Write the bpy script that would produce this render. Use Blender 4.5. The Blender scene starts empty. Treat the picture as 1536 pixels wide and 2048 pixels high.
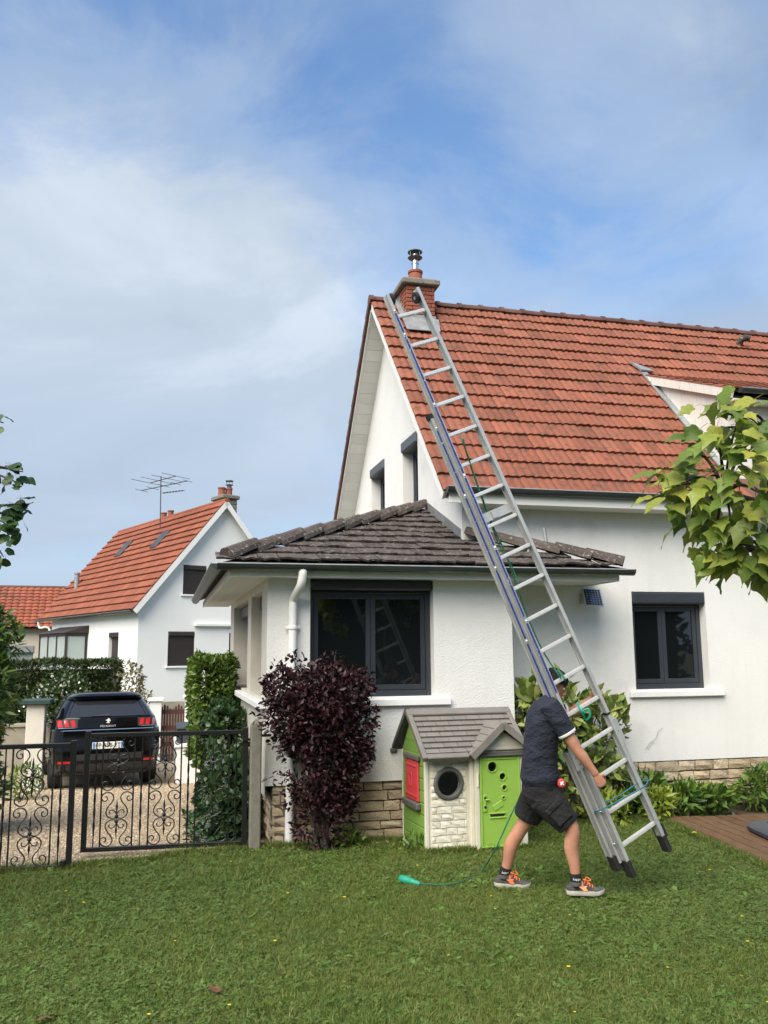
import bpy, bmesh, math, random
import numpy as np
from mathutils import Vector, Matrix, Euler, Quaternion

random.seed(11)
rng = np.random.default_rng(11)
R = math.radians
SC = bpy.context.scene
COL = SC.collection

# ------------------------------------------------------------------ camera
cam_d = bpy.data.cameras.new('camera')
cam = bpy.data.objects.new('camera', cam_d)
COL.objects.link(cam)
cam_d.sensor_fit = 'VERTICAL'
cam_d.sensor_height = 24.0
cam_d.lens = 20.47
cam_d.clip_start = 0.05
cam_d.clip_end = 3000
_yaw, _pitch, _roll = R(14.014), R(9.015), R(-0.4315)
cam.location = (0, 0, 1.9)
cam.rotation_euler = (Matrix.Rotation(-_yaw, 3, 'Z') @ Matrix.Rotation(R(90) + _pitch, 3, 'X') @ Matrix.Rotation(_roll, 3, 'Z')).to_euler()
SC.camera = cam

# ------------------------------------------------------------------ sky, sun, exposure
SUN_EL, SUN_DIR = R(48), Vector((-0.70, -0.71, 0)).normalized()
world = bpy.data.worlds.new('World')
SC.world = world
world.use_nodes = True
wt = world.node_tree
wt.nodes.clear()


def wn(t, **kw):
    n = wt.nodes.new(t)
    for k, v in kw.items():
        if k.startswith('i_'):
            n.inputs[k[2:].replace('_', ' ')].default_value = v
        else:
            setattr(n, k, v)
    return n


def wl(a, b):
    wt.links.new(a, b)


w_out = wn('ShaderNodeOutputWorld')
w_bg = wn('ShaderNodeBackground')
w_bg.inputs['Strength'].default_value = 0.092
sky = wn('ShaderNodeTexSky', sky_type='NISHITA')
sky.sun_disc = False
sky.sun_elevation = SUN_EL
sky.sun_rotation = math.atan2(SUN_DIR.x, SUN_DIR.y)
sky.air_density = 1.0
sky.dust_density = 0.15
sky.ozone_density = 2.2
tc = wn('ShaderNodeTexCoord')
sep = wn('ShaderNodeSeparateXYZ')
wl(tc.outputs['Generated'], sep.inputs[0])


def wmath(op, a, b=None, clamp=False):
    n = wn('ShaderNodeMath', operation=op, use_clamp=clamp)
    for i, v in enumerate((a, b)):
        if v is None:
            continue
        if isinstance(v, (int, float)):
            n.inputs[i].default_value = v
        else:
            wl(v, n.inputs[i])
    return n.outputs[0]


zz = wmath('ADD', wmath('MAXIMUM', sep.outputs['Z'], 0.0), 0.22)
comb = wn('ShaderNodeCombineXYZ')
wl(wmath('DIVIDE', sep.outputs['X'], zz), comb.inputs[0])
wl(wmath('DIVIDE', sep.outputs['Y'], zz), comb.inputs[1])


SKY_OFF = (11.6, 2.08, 0.0)


def wnoise(scale, detail, rough, dist, off):
    mp = wn('ShaderNodeMapping')
    mp.inputs['Location'].default_value = off
    mp['k'] = float(off[0] - SKY_OFF[0])
    wl(comb.outputs[0], mp.inputs[0])
    n = wn('ShaderNodeTexNoise')
    n.inputs['Scale'].default_value = scale
    n.inputs['Detail'].default_value = detail
    n.inputs['Roughness'].default_value = rough
    n.inputs['Distortion'].default_value = dist
    wl(mp.outputs[0], n.inputs['Vector'])
    return n.outputs['Fac']


def wramp(fac, stops):
    n = wn('ShaderNodeValToRGB')
    n.color_ramp.interpolation = 'EASE'
    e = n.color_ramp.elements
    e[0].position, e[0].color = stops[0][0], (*stops[0][1], 1)
    e[1].position, e[1].color = stops[-1][0], (*stops[-1][1], 1)
    for p, c in stops[1:-1]:
        x = e.new(p)
        x.color = (*c, 1)
    wl(fac, n.inputs[0])
    return n.outputs[0]


big = wnoise(0.62, 2.0, 0.5, 0.3, SKY_OFF)
fine = wnoise(2.0, 8.0, 0.60, 0.4, (SKY_OFF[0] + 4, SKY_OFF[1], 0))
cov = wmath('ADD', wmath('MULTIPLY', big, 0.66), wmath('MULTIPLY', fine, 0.34))
cover = wramp(cov, [(0.395, (0.15, 0.15, 0.15)), (0.475, (0.52, 0.52, 0.52)), (0.565, (0.95, 0.95, 0.95))])
tone = wnoise(1.3, 6.0, 0.55, 0.5, (SKY_OFF[0] + 6.2, SKY_OFF[1] + 0.5, 0))
cloud = wramp(tone, [(0.34, (1.95, 2.3, 2.75)), (0.50, (2.55, 2.95, 3.4)), (0.66, (3.25, 3.6, 4.05))])
hsv = wn('ShaderNodeHueSaturation')
hsv.inputs['Saturation'].default_value = 1.22
hsv.inputs['Value'].default_value = 0.98
wl(sky.outputs[0], hsv.inputs['Color'])
low = wramp(sep.outputs['Z'], [(0.02, (1.0, 1.0, 1.0)), (0.15, (0.78, 0.78, 0.78)), (0.44, (0.0, 0.0, 0.0))])   # thin grey stratus towards the horizon
mix = wn('ShaderNodeMixRGB')
wl(cover, mix.inputs[0])
mix2 = wn('ShaderNodeMixRGB')
mix2.inputs[2].default_value = (2.1, 2.6, 3.3, 1)
wl(low, mix2.inputs[0])
wl(hsv.outputs[0], mix.inputs[1])
wl(cloud, mix.inputs[2])
wl(mix.outputs[0], mix2.inputs[1])
wl(mix2.outputs[0], w_bg.inputs['Color'])
wl(w_bg.outputs[0], w_out.inputs[0])

sun_d = bpy.data.lights.new('sun', 'SUN')
sun_d.energy = 2.75
sun_d.angle = R(58)
sun_d.color = (1.0, 0.92, 0.80)
sun = bpy.data.objects.new('sun', sun_d)
COL.objects.link(sun)
_sd = Vector((SUN_DIR.x * math.cos(SUN_EL), SUN_DIR.y * math.cos(SUN_EL), math.sin(SUN_EL)))
sun.rotation_euler = _sd.to_track_quat('Z', 'Y').to_euler()
sun.location = _sd * 30

SC.view_settings.view_transform = 'Standard'
SC.view_settings.look = 'None'
SC.view_settings.gamma = 1.0
SC.view_settings.use_curve_mapping = False
SC.view_settings.exposure = 1.35
SC.cycles.max_bounces = 6
SC.cycles.diffuse_bounces = 3
SC.cycles.glossy_bounces = 3
SC.cycles.transmission_bounces = 3
SC.cycles.transparent_max_bounces = 4
SC.cycles.use_adaptive_sampling = True
SC.cycles.adaptive_threshold = 0.02


# ------------------------------------------------------------------ materials
def lin(r, g, b):
    f = lambda c: (c / 255 / 12.92) if c / 255 <= 0.04045 else ((c / 255 + 0.055) / 1.055) ** 2.4
    return (f(r), f(g), f(b))


def nodes_of(m):
    m.use_nodes = True
    nt = m.node_tree
    b = nt.nodes['Principled BSDF']
    return nt, b


def mat(name, col, rough=0.6, metal=0.0, col2=None, scale=3.0, detail=5, lo=0.35, hi=0.65, rnd=0.0, bump=0.0, bscale=60.0,
        spots=None, spot_scale=8.0, spot_lo=0.62, spot_hi=0.7, spec=0.5, coat=0.0, transl=0.0, attr=False, rcol=None, bdist=0.01, stretch=None, streak=None):
    """procedural principled material: two-tone noise, per-object variation, spots and bump"""
    m = bpy.data.materials.new(name)
    nt, b = nodes_of(m)
    N, L = nt.nodes, nt.links
    geo = N.new('ShaderNodeNewGeometry')
    pos = geo.outputs['Position']
    if stretch:
        mp = N.new('ShaderNodeMapping')
        mp.inputs['Scale'].default_value = stretch
        L.new(pos, mp.inputs[0])
        pos = mp.outputs[0]
    c = None

    def rgb(v):
        n = N.new('ShaderNodeRGB')
        n.outputs[0].default_value = (*v, 1)
        return n.outputs[0]

    def noise(s, d=5):
        n = N.new('ShaderNodeTexNoise')
        n.inputs['Scale'].default_value = s
        n.inputs['Detail'].default_value = d
        n.inputs['Roughness'].default_value = 0.6
        L.new(pos, n.inputs['Vector'])
        return n.outputs['Fac']

    def rng_map(f, a, bb):
        n = N.new('ShaderNodeMapRange')
        n.inputs[1].default_value = a
        n.inputs[2].default_value = bb
        L.new(f, n.inputs[0])
        return n.outputs[0]

    def mixc(f, a, bb, mode='MIX'):
        n = N.new('ShaderNodeMixRGB')
        n.blend_type = mode
        if isinstance(f, float):
            n.inputs[0].default_value = f
        else:
            L.new(f, n.inputs[0])
        L.new(a, n.inputs[1])
        L.new(bb, n.inputs[2])
        return n.outputs[0]

    c = rgb(col)
    if col2 is not None:
        c = mixc(rng_map(noise(scale, detail), lo, hi), c, rgb(col2))
    if rnd or rcol is not None:
        oi = N.new('ShaderNodeObjectInfo')
        r = oi.outputs['Random']
        if attr:
            at = N.new('ShaderNodeAttribute')
            at.attribute_name = 'rnd'
            ad = N.new('ShaderNodeMath')
            ad.operation = 'ADD'
            L.new(r, ad.inputs[0])
            L.new(at.outputs['Fac'], ad.inputs[1])
            fr = N.new('ShaderNodeMath')
            fr.operation = 'FRACT'
            L.new(ad.outputs[0], fr.inputs[0])
            r = fr.outputs[0]
        if rcol is not None:
            cr = N.new('ShaderNodeValToRGB')
            e = cr.color_ramp.elements
            k = len(rcol)
            e[0].position, e[0].color = 0.0, (*rcol[0], 1)
            e[1].position, e[1].color = 1.0, (*rcol[-1], 1)
            for i in range(1, k - 1):
                x = e.new(i / (k - 1))
                x.color = (*rcol[i], 1)
            L.new(r, cr.inputs[0])
            c = cr.outputs[0] if col2 is None else mixc(0.5, cr.outputs[0], c)
        if rnd:
            mr = N.new('ShaderNodeMapRange')
            mr.inputs[3].default_value = 1 - rnd
            mr.inputs[4].default_value = 1 + rnd
            L.new(r, mr.inputs[0])
            hs = N.new('ShaderNodeHueSaturation')
            L.new(mr.outputs[0], hs.inputs['Value'])
            L.new(c, hs.inputs['Color'])
            c = hs.outputs[0]
    if spots is not None:
        c = mixc(rng_map(noise(spot_scale, 6), spot_lo, spot_hi), c, rgb(spots))
    if streak is not None:                  # faint rain runs down a wall
        mp2 = N.new('ShaderNodeMapping')
        mp2.inputs['Scale'].default_value = (7.0, 7.0, 0.55)
        L.new(geo.outputs['Position'], mp2.inputs[0])
        ns = N.new('ShaderNodeTexNoise')
        ns.inputs['Scale'].default_value = 1.0
        ns.inputs['Detail'].default_value = 6
        L.new(mp2.outputs[0], ns.inputs['Vector'])
        c = mixc(rng_map(ns.outputs['Fac'], 0.50, 0.92), c, rgb(streak))
    L.new(c, b.inputs['Base Color'])
    b.inputs['Roughness'].default_value = rough
    b.inputs['Metallic'].default_value = metal
    b.inputs['Specular IOR Level'].default_value = spec
    b.inputs['Coat Weight'].default_value = coat
    b.inputs['Coat Roughness'].default_value = 0.04
    if bump:
        bp = N.new('ShaderNodeBump')
        bp.inputs['Strength'].default_value = bump
        bp.inputs['Distance'].default_value = bdist
        L.new(noise(bscale, 6), bp.inputs['Height'])
        L.new(bp.outputs[0], b.inputs['Normal'])
    if transl:
        tr = N.new('ShaderNodeBsdfTranslucent')
        L.new(c, tr.inputs['Color'])
        ms = N.new('ShaderNodeMixShader')
        ms.inputs[0].default_value = transl
        L.new(b.outputs[0], ms.inputs[1])
        L.new(tr.outputs[0], ms.inputs[2])
        L.new(ms.outputs[0], N['Material Output'].inputs['Surface'])
    return m


MT = {}
MT['render'] = mat('white_render', (0.82, 0.815, 0.785), 0.85, col2=(0.77, 0.77, 0.735), scale=1.3, bump=0.9, bscale=75, bdist=0.012, spots=(0.66, 0.645, 0.60), spot_scale=2.2, spot_lo=0.60, spot_hi=0.85, streak=(0.735, 0.725, 0.69))
MT['paint'] = mat('white_paint', (0.82, 0.82, 0.80), 0.55, col2=(0.77, 0.77, 0.745), scale=4)
MT['cream'] = mat('cream_paint', (0.66, 0.63, 0.55), 0.6, col2=(0.58, 0.55, 0.47), scale=4)
MT['soffit'] = mat('soffit_paint', (0.72, 0.71, 0.67), 0.6, rnd=0.05)
MT['anthracite'] = mat('anthracite_aluminium', (0.030, 0.036, 0.046), 0.35, col2=(0.036, 0.042, 0.052), scale=6)
MT['box_grey'] = mat('shutter_box_grey', (0.075, 0.085, 0.095), 0.45)
MT['glass'] = mat('dark_window_glass', (0.007, 0.009, 0.010), 0.02, spec=0.85)
MT['dark'] = mat('dark_recess', (0.02, 0.02, 0.02), 0.8)
MT['zinc'] = mat('dark_zinc', (0.085, 0.10, 0.10), 0.38, 0.55, col2=(0.06, 0.072, 0.072), scale=5)
MT['zinc_lt'] = mat('pale_zinc', (0.36, 0.38, 0.39), 0.5, 0.35, col2=(0.25, 0.27, 0.28), scale=8)
MT['lead'] = mat('lead_flashing', (0.30, 0.32, 0.33), 0.55, 0.3, col2=(0.22, 0.22, 0.21), scale=7)
MT['tile'] = mat('clay_tile', (0.25, 0.075, 0.036), 0.85, col2=(0.155, 0.055, 0.032), scale=2.2, lo=0.3, hi=0.72, rnd=0.20, attr=True, rcol=[(0.225, 0.070, 0.038), (0.27, 0.086, 0.044), (0.185, 0.062, 0.038), (0.24, 0.082, 0.048)],
                 spots=(0.060, 0.042, 0.024), spot_scale=9, spot_lo=0.52, spot_hi=0.74, bump=0.3, bscale=50)
MT['tile_dark'] = mat('dark_ridge_tile', (0.085, 0.040, 0.032), 0.8, col2=(0.12, 0.055, 0.04), scale=6, rnd=0.25, bump=0.3, bscale=50)
MT['tile_brown'] = mat('brown_concrete_tile', (0.056, 0.043, 0.038), 0.9, col2=(0.082, 0.065, 0.057), scale=7, rnd=0.22, attr=True, spots=(0.27, 0.26, 0.22), spot_scale=26, spot_lo=0.57, spot_hi=0.66, bump=0.9, bscale=55, bdist=0.02)
MT['tile_far'] = mat('orange_far_tile', (0.235, 0.070, 0.034), 0.8, col2=(0.19, 0.056, 0.03), scale=3, rnd=0.14, attr=True, rcol=[(0.24, 0.072, 0.036), (0.20, 0.060, 0.032), (0.27, 0.085, 0.042)])
MT['tile_red'] = mat('weathered_red_tile', (0.28, 0.080, 0.042), 0.8, col2=(0.25, 0.070, 0.036), scale=2, rnd=0.15, attr=True, spots=(0.07, 0.045, 0.035), spot_scale=0.8, spot_lo=0.54, spot_hi=0.66)
MT['stone'] = mat('limestone_block', (0.50, 0.41, 0.28), 0.9, col2=(0.40, 0.31, 0.19), scale=9, rnd=0.18, rcol=[(0.54, 0.45, 0.32), (0.44, 0.33, 0.20), (0.56, 0.48, 0.36), (0.49, 0.38, 0.25)], bump=0.9, bscale=38, bdist=0.02, spots=(0.20, 0.16, 0.11), spot_scale=14, spot_lo=0.6, spot_hi=0.75)
MT['mortar'] = mat('dark_mortar', (0.10, 0.082, 0.062), 0.95, col2=(0.15, 0.125, 0.10), scale=12, bump=0.5)
MT['brick'] = mat('chimney_brick', (0.27, 0.085, 0.05), 0.9, col2=(0.20, 0.065, 0.042), scale=11, rnd=0.2, bump=0.5, bscale=80)
MT['concrete'] = mat('weathered_concrete', (0.22, 0.20, 0.165), 0.95, col2=(0.15, 0.14, 0.115), scale=9, bump=0.6, bscale=60, spots=(0.07, 0.065, 0.05), spot_scale=18)
MT['post'] = mat('concrete_post', (0.21, 0.20, 0.165), 0.95, col2=(0.165, 0.155, 0.125), scale=20, bump=0.5, bscale=120)
MT['terra'] = mat('terracotta_pot', (0.30, 0.095, 0.055), 0.85, col2=(0.22, 0.075, 0.045), scale=9)
MT['steel'] = mat('stainless_steel', (0.55, 0.55, 0.55), 0.25, 0.95)
MT['steel_dk'] = mat('dull_steel', (0.12, 0.12, 0.12), 0.4, 0.7)
MT['alu'] = mat('ladder_aluminium', (0.50, 0.51, 0.50), 0.40, 0.35, col2=(0.42, 0.43, 0.43), scale=9, stretch=(1, 1, 1))
MT['alu_lt'] = mat('bright_aluminium', (0.70, 0.70, 0.68), 0.36, 0.3, col2=(0.60, 0.60, 0.59), scale=14)
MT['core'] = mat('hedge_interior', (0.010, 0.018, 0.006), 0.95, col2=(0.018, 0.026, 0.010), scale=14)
MT['letter'] = mat('silver_letter', (0.55, 0.56, 0.57), 0.4)
MT['rubber'] = mat('black_rubber', (0.010, 0.010, 0.011), 0.8, col2=(0.018, 0.017, 0.016), scale=15)
MT['blue'] = mat('blue_sticker', (0.014, 0.028, 0.17), 0.5, col2=(0.028, 0.05, 0.24), scale=12, spots=(0.35, 0.37, 0.40), spot_scale=26, spot_lo=0.62, spot_hi=0.66)
MT['rope_green'] = mat('green_rope', (0.015, 0.16, 0.085), 0.7, col2=(0.012, 0.10, 0.06), scale=60)
MT['rope_blue'] = mat('blue_rope', (0.02, 0.13, 0.22), 0.7, col2=(0.02, 0.17, 0.2), scale=60)
MT['teal'] = mat('teal_plastic', (0.012, 0.26, 0.17), 0.5)
MT['iron'] = mat('black_wrought_iron', (0.010, 0.010, 0.0105), 0.38, spec=0.5)
MT['gravel'] = mat('gravel_bed', (0.46, 0.37, 0.25), 0.95, col2=(0.33, 0.26, 0.17), scale=38, detail=8, bump=1.0, bscale=70, bdist=0.03, spots=(0.12, 0.09, 0.055), spot_scale=5, spot_lo=0.58, spot_hi=0.72)
MT['pebble'] = mat('pebble', (0.40, 0.32, 0.22), 0.9, rnd=0.25, rcol=[(0.44, 0.36, 0.26), (0.30, 0.23, 0.15), (0.50, 0.43, 0.33), (0.36, 0.27, 0.18)])
MT['soil'] = mat('garden_soil', (0.060, 0.040, 0.026), 0.95, col2=(0.10, 0.062, 0.038), scale=18, bump=1.0, bscale=40, bdist=0.02)
MT['lawn'] = mat('lawn_ground', (0.050, 0.080, 0.020), 0.95, col2=(0.085, 0.10, 0.034), scale=4, bump=1.0, bscale=90, bdist=0.02)
MT['far_ground'] = mat('far_ground', (0.07, 0.09, 0.035), 0.95, col2=(0.10, 0.10, 0.06), scale=0.4)
MT['deck'] = mat('weathered_deck_plank', (0.165, 0.092, 0.046), 0.75, col2=(0.10, 0.057, 0.030), scale=6, rnd=0.18, stretch=(6, 1.2, 6), bump=0.4, bscale=20)
MT['grey_plastic'] = mat('grey_plastic', (0.175, 0.16, 0.145), 0.55, col2=(0.205, 0.19, 0.172), scale=6, rnd=0.08, bump=0.12, bscale=130)
MT['grey_dk'] = mat('dark_grey_plastic', (0.085, 0.080, 0.074), 0.55, col2=(0.10, 0.095, 0.088), scale=6)
MT['green_plastic'] = mat('lime_plastic', (0.27, 0.46, 0.070), 0.5, col2=(0.24, 0.42, 0.062), scale=3)
MT['green_side'] = mat('green_plastic_board', (0.18, 0.32, 0.055), 0.55, col2=(0.15, 0.27, 0.048), scale=3, rnd=0.08)
MT['red_plastic'] = mat('red_plastic', (0.55, 0.045, 0.055), 0.5, col2=(0.48, 0.042, 0.052), scale=5)
MT['white_plastic'] = mat('off_white_plastic', (0.70, 0.67, 0.56), 0.55, col2=(0.63, 0.60, 0.49), scale=4, rnd=0.05, bump=0.25, bscale=45, bdist=0.01)
MT['car'] = mat('black_car_paint', (0.0035, 0.0035, 0.004), 0.10, spec=0.35)
MT['car_trim'] = mat('black_car_trim', (0.018, 0.018, 0.019), 0.55)
MT['car_glass'] = mat('tinted_car_glass', (0.02, 0.022, 0.026), 0.05, spec=0.9)
MT['red_lamp'] = mat('red_tail_lamp', (0.50, 0.008, 0.012), 0.2, coat=0.8)
MT['chrome'] = mat('chrome', (0.65, 0.66, 0.67), 0.15, 1.0)
MT['plate_white'] = mat('plate_white', (0.78, 0.78, 0.76), 0.4)
MT['plate_blue'] = mat('plate_blue', (0.10, 0.25, 0.50), 0.4)
MT['black'] = mat('black_print', (0.012, 0.012, 0.013), 0.5)
MT['shutter'] = mat('brown_roller_shutter', (0.030, 0.021, 0.019), 0.55, col2=(0.036, 0.026, 0.023), scale=6)
MT['far_white'] = mat('far_house_render', (0.82, 0.82, 0.80), 0.85, col2=(0.78, 0.78, 0.765), scale=0.7, bump=0.2, bscale=60)
MT['far_cream'] = mat('beige_render', (0.60, 0.54, 0.44), 0.85, col2=(0.56, 0.50, 0.41), scale=0.8)
MT['far_glass'] = mat('pale_glazing', (0.32, 0.38, 0.38), 0.08, spec=0.8)
MT['brown_frame'] = mat('brown_frame', (0.035, 0.026, 0.023), 0.5)
MT['picket'] = mat('dark_picket_wood', (0.075, 0.030, 0.022), 0.75, rnd=0.2)
MT['wall_far'] = mat('old_concrete_wall', (0.34, 0.31, 0.25), 0.95, col2=(0.25, 0.22, 0.17), scale=2.0, spots=(0.11, 0.085, 0.06), spot_scale=2.2, spot_lo=0.6, spot_hi=0.7)
MT['cap_green'] = mat('dark_green_cap', (0.02, 0.05, 0.045), 0.6)
MT['bark'] = mat('shrub_bark', (0.085, 0.065, 0.05), 0.9, col2=(0.05, 0.04, 0.03), scale=20, bump=0.5, bscale=60)
MT['bark_dk'] = mat('dark_bark', (0.045, 0.036, 0.028), 0.9, col2=(0.065, 0.052, 0.04), scale=20, bump=0.5, bscale=60)
MT['twig'] = mat('dry_twig', (0.22, 0.17, 0.11), 0.9)


def leafmat(name, cols, rough=0.45, transl=0.25, spec=0.4):
    cols = [tuple(min(1.0, q * 1.15) for q in c) for c in cols]
    return mat(name, cols[0], rough, rcol=cols, attr=True, transl=transl, spec=spec)


MT['plum'] = leafmat('purple_leaf', [(0.015, 0.0065, 0.0085), (0.030, 0.011, 0.014), (0.018, 0.0075, 0.0095), (0.052, 0.0125, 0.018), (0.026, 0.0105, 0.013)], 0.42, 0.10)
MT['aucuba'] = leafmat('variegated_leaf', [(0.10, 0.16, 0.028), (0.30, 0.34, 0.09), (0.055, 0.105, 0.022), (0.40, 0.42, 0.15), (0.14, 0.20, 0.035), (0.075, 0.12, 0.025)], 0.4, 0.2)
MT['hedge'] = leafmat('hedge_leaf', [(0.030, 0.062, 0.014), (0.055, 0.10, 0.020), (0.020, 0.045, 0.012), (0.085, 0.135, 0.03)], 0.4, 0.2)
MT['bush'] = leafmat('bush_leaf', [(0.065, 0.125, 0.026), (0.11, 0.18, 0.036), (0.042, 0.090, 0.020), (0.15, 0.215, 0.05)], 0.4, 0.25)
MT['thuja'] = leafmat('clipped_conifer_leaf', [(0.026, 0.045, 0.014), (0.045, 0.068, 0.018), (0.018, 0.033, 0.011), (0.060, 0.078, 0.024)], 0.6, 0.15)
MT['laurel'] = leafmat('bright_hedge_leaf', [(0.075, 0.135, 0.022), (0.13, 0.20, 0.034), (0.040, 0.085, 0.018), (0.17, 0.24, 0.045)], 0.4, 0.25)
MT['ivy'] = leafmat('ivy_leaf', [(0.024, 0.058, 0.020), (0.040, 0.085, 0.028), (0.016, 0.040, 0.015), (0.065, 0.105, 0.033)], 0.35, 0.15)
MT['peony'] = leafmat('peony_leaf', [(0.060, 0.125, 0.020), (0.10, 0.18, 0.025), (0.035, 0.085, 0.016), (0.16, 0.23, 0.035)], 0.4, 0.25)
MT['yellow_leaf'] = leafmat('yellow_green_leaf', [(0.24, 0.30, 0.04), (0.16, 0.22, 0.03), (0.32, 0.36, 0.06)], 0.4, 0.3)
MT['dry_leaf'] = leafmat('dry_leaf', [(0.20, 0.15, 0.07), (0.12, 0.12, 0.05), (0.30, 0.24, 0.13), (0.09, 0.11, 0.04)], 0.7, 0.2)
MT['tulip_far'] = leafmat('big_tree_leaf', [(0.10, 0.17, 0.028), (0.055, 0.115, 0.022), (0.17, 0.24, 0.040), (0.075, 0.135, 0.030), (0.25, 0.29, 0.05), (0.045, 0.095, 0.022)], 0.42, 0.38)
MT['tulip'] = leafmat('veined_tree_leaf', [(0.15, 0.22, 0.034), (0.085, 0.155, 0.028), (0.25, 0.30, 0.048), (0.12, 0.18, 0.036), (0.36, 0.36, 0.06), (0.070, 0.130, 0.026)], 0.40, 0.40)
_nt = MT['tulip'].node_tree                # paler midrib and side veins, darker blotches
_N, _L = _nt.nodes, _nt.links
_cr = [n for n in _N if n.type == 'VALTORGB'][0]
_oc = _N.new('ShaderNodeTexCoord')
_sx = _N.new('ShaderNodeSeparateXYZ')
_L.new(_oc.outputs['Object'], _sx.inputs[0])


def _mm(op, a, b_=None):
    n = _N.new('ShaderNodeMath')
    n.operation = op
    for i, v in enumerate((a, b_)):
        if v is None:
            continue
        if isinstance(v, (int, float)):
            n.inputs[i].default_value = v
        else:
            _L.new(v, n.inputs[i])
    return n.outputs[0]


_ax = _mm('ABSOLUTE', _sx.outputs['X'])
_vein = _mm('LESS_THAN', _mm('ABSOLUTE', _mm('SUBTRACT', _mm('FRACT', _mm('MULTIPLY', _mm('SUBTRACT', _sx.outputs['Y'], _mm('MULTIPLY', _ax, 0.8)), 6.5)), 0.5)), 0.07)
_rib = _mm('MAXIMUM', _mm('LESS_THAN', _ax, 0.014), _mm('MULTIPLY', _vein, 0.6))
_mxr = _N.new('ShaderNodeMixRGB')
_mxr.blend_type = 'MIX'
_L.new(_mm('MULTIPLY', _rib, 0.22), _mxr.inputs[0])
_L.new(_cr.outputs[0], _mxr.inputs[1])
_mxr.inputs[2].default_value = (0.30, 0.36, 0.11, 1)
_nz = _N.new('ShaderNodeTexNoise')
_nz.inputs['Scale'].default_value = 14
_hs = _N.new('ShaderNodeHueSaturation')
_L.new(_mm('ADD', _mm('MULTIPLY', _nz.outputs['Fac'], 0.8), 0.6), _hs.inputs['Value'])
_L.new(_mxr.outputs[0], _hs.inputs['Color'])
for n in _N:
    if n.type == 'BSDF_PRINCIPLED':
        _L.new(_hs.outputs[0], n.inputs['Base Color'])
    if n.type == 'BSDF_TRANSLUCENT':
        _L.new(_hs.outputs[0], n.inputs['Color'])
MT['hazel'] = leafmat('dark_tree_leaf', [(0.020, 0.048, 0.012), (0.032, 0.068, 0.018), (0.045, 0.09, 0.022)], 0.45, 0.25)
MT['grass'] = leafmat('grass_blade', [(0.060, 0.105, 0.016), (0.088, 0.130, 0.024), (0.045, 0.088, 0.014), (0.13, 0.15, 0.040), (0.072, 0.112, 0.020)], 0.55, 0.3, 0.25)
MT['grass'] = mat('grass_blade_patchy', (0.092, 0.165, 0.028), 0.55, col2=(0.20, 0.225, 0.060), scale=1.6, lo=0.36, hi=0.70, rcol=[(0.105, 0.175, 0.028), (0.155, 0.215, 0.044), (0.080, 0.145, 0.024), (0.25, 0.26, 0.085), (0.125, 0.185, 0.036), (0.36, 0.32, 0.15)], attr=True, transl=0.38, spec=0.25)
MT['clover'] = leafmat('clover_leaf', [(0.098, 0.165, 0.034), (0.14, 0.205, 0.055), (0.075, 0.135, 0.028)], 0.5, 0.35, 0.3)
MT['weed'] = leafmat('weed_leaf', [(0.11, 0.20, 0.040), (0.085, 0.17, 0.034), (0.16, 0.23, 0.07)], 0.5, 0.3, 0.3)
MT['flower'] = mat('yellow_petal', (0.80, 0.55, 0.02), 0.6)
MT['white_flower'] = mat('white_petal', (0.75, 0.74, 0.70), 0.6)
MT['brown_leaf'] = mat('fallen_leaf_brown', (0.16, 0.075, 0.03), 0.8, col2=(0.10, 0.05, 0.022), scale=30)
MT['skin'] = mat('skin', (0.50, 0.26, 0.17), 0.62, col2=(0.40, 0.175, 0.11), scale=7, lo=0.3, hi=0.7, bump=0.25, bscale=110, bdist=0.004, spots=(0.30, 0.15, 0.10), spot_scale=60, spot_lo=0.6, spot_hi=0.75)
MT['shirt'] = mat('navy_cotton', (0.009, 0.012, 0.024), 0.9, col2=(0.015, 0.020, 0.036), scale=7, bump=0.9, bscale=8, bdist=0.06, stretch=(1.0, 1.0, 1.6), spots=(0.024, 0.027, 0.040), spot_scale=45, spot_lo=0.63, spot_hi=0.72)
MT['shorts'] = mat('black_work_cotton', (0.006, 0.006, 0.007), 0.9, col2=(0.011, 0.0115, 0.014), scale=9, bump=1.0, bscale=15, bdist=0.035, spots=(0.045, 0.05, 0.065), spot_scale=38, spot_lo=0.64, spot_hi=0.72)
MT['sock'] = mat('black_sock', (0.010, 0.010, 0.011), 0.95, bump=0.4, bscale=200)
MT['shoe'] = mat('grey_suede', (0.045, 0.043, 0.040), 0.85, col2=(0.065, 0.062, 0.058), scale=25, bump=0.3, bscale=120)
MT['toe'] = mat('dusty_toe', (0.075, 0.085, 0.08), 0.85, col2=(0.05, 0.055, 0.052), scale=30)
MT['sole'] = mat('pale_sole', (0.42, 0.40, 0.36), 0.8, col2=(0.33, 0.31, 0.27), scale=18)
MT['orange'] = mat('orange_fabric', (0.85, 0.17, 0.045), 0.7)
MT['orange_lt'] = mat('pale_orange', (0.90, 0.38, 0.17), 0.7)
MT['white_cloth'] = mat('white_trim', (0.72, 0.72, 0.70), 0.8)
MT['cap'] = mat('black_cap', (0.013, 0.015, 0.014), 0.9, bump=0.3, bscale=150)
MT['hair'] = mat('short_brown_hair', (0.03, 0.02, 0.014), 0.8, bump=0.5, bscale=200)
MT['solar_cell'] = mat('solar_cell', (0.020, 0.045, 0.11), 0.15, coat=0.6)
MT['lid'] = mat('dark_blue_grey_lid', (0.030, 0.038, 0.048), 0.5, col2=(0.042, 0.05, 0.06), scale=8)
MT['dormer'] = mat('peeling_white_boards', (0.64, 0.61, 0.55), 0.85, col2=(0.70, 0.68, 0.63), scale=2, stretch=(1, 9, 1), spots=(0.36, 0.30, 0.22), spot_scale=6, spot_lo=0.58, spot_hi=0.72)


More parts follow.
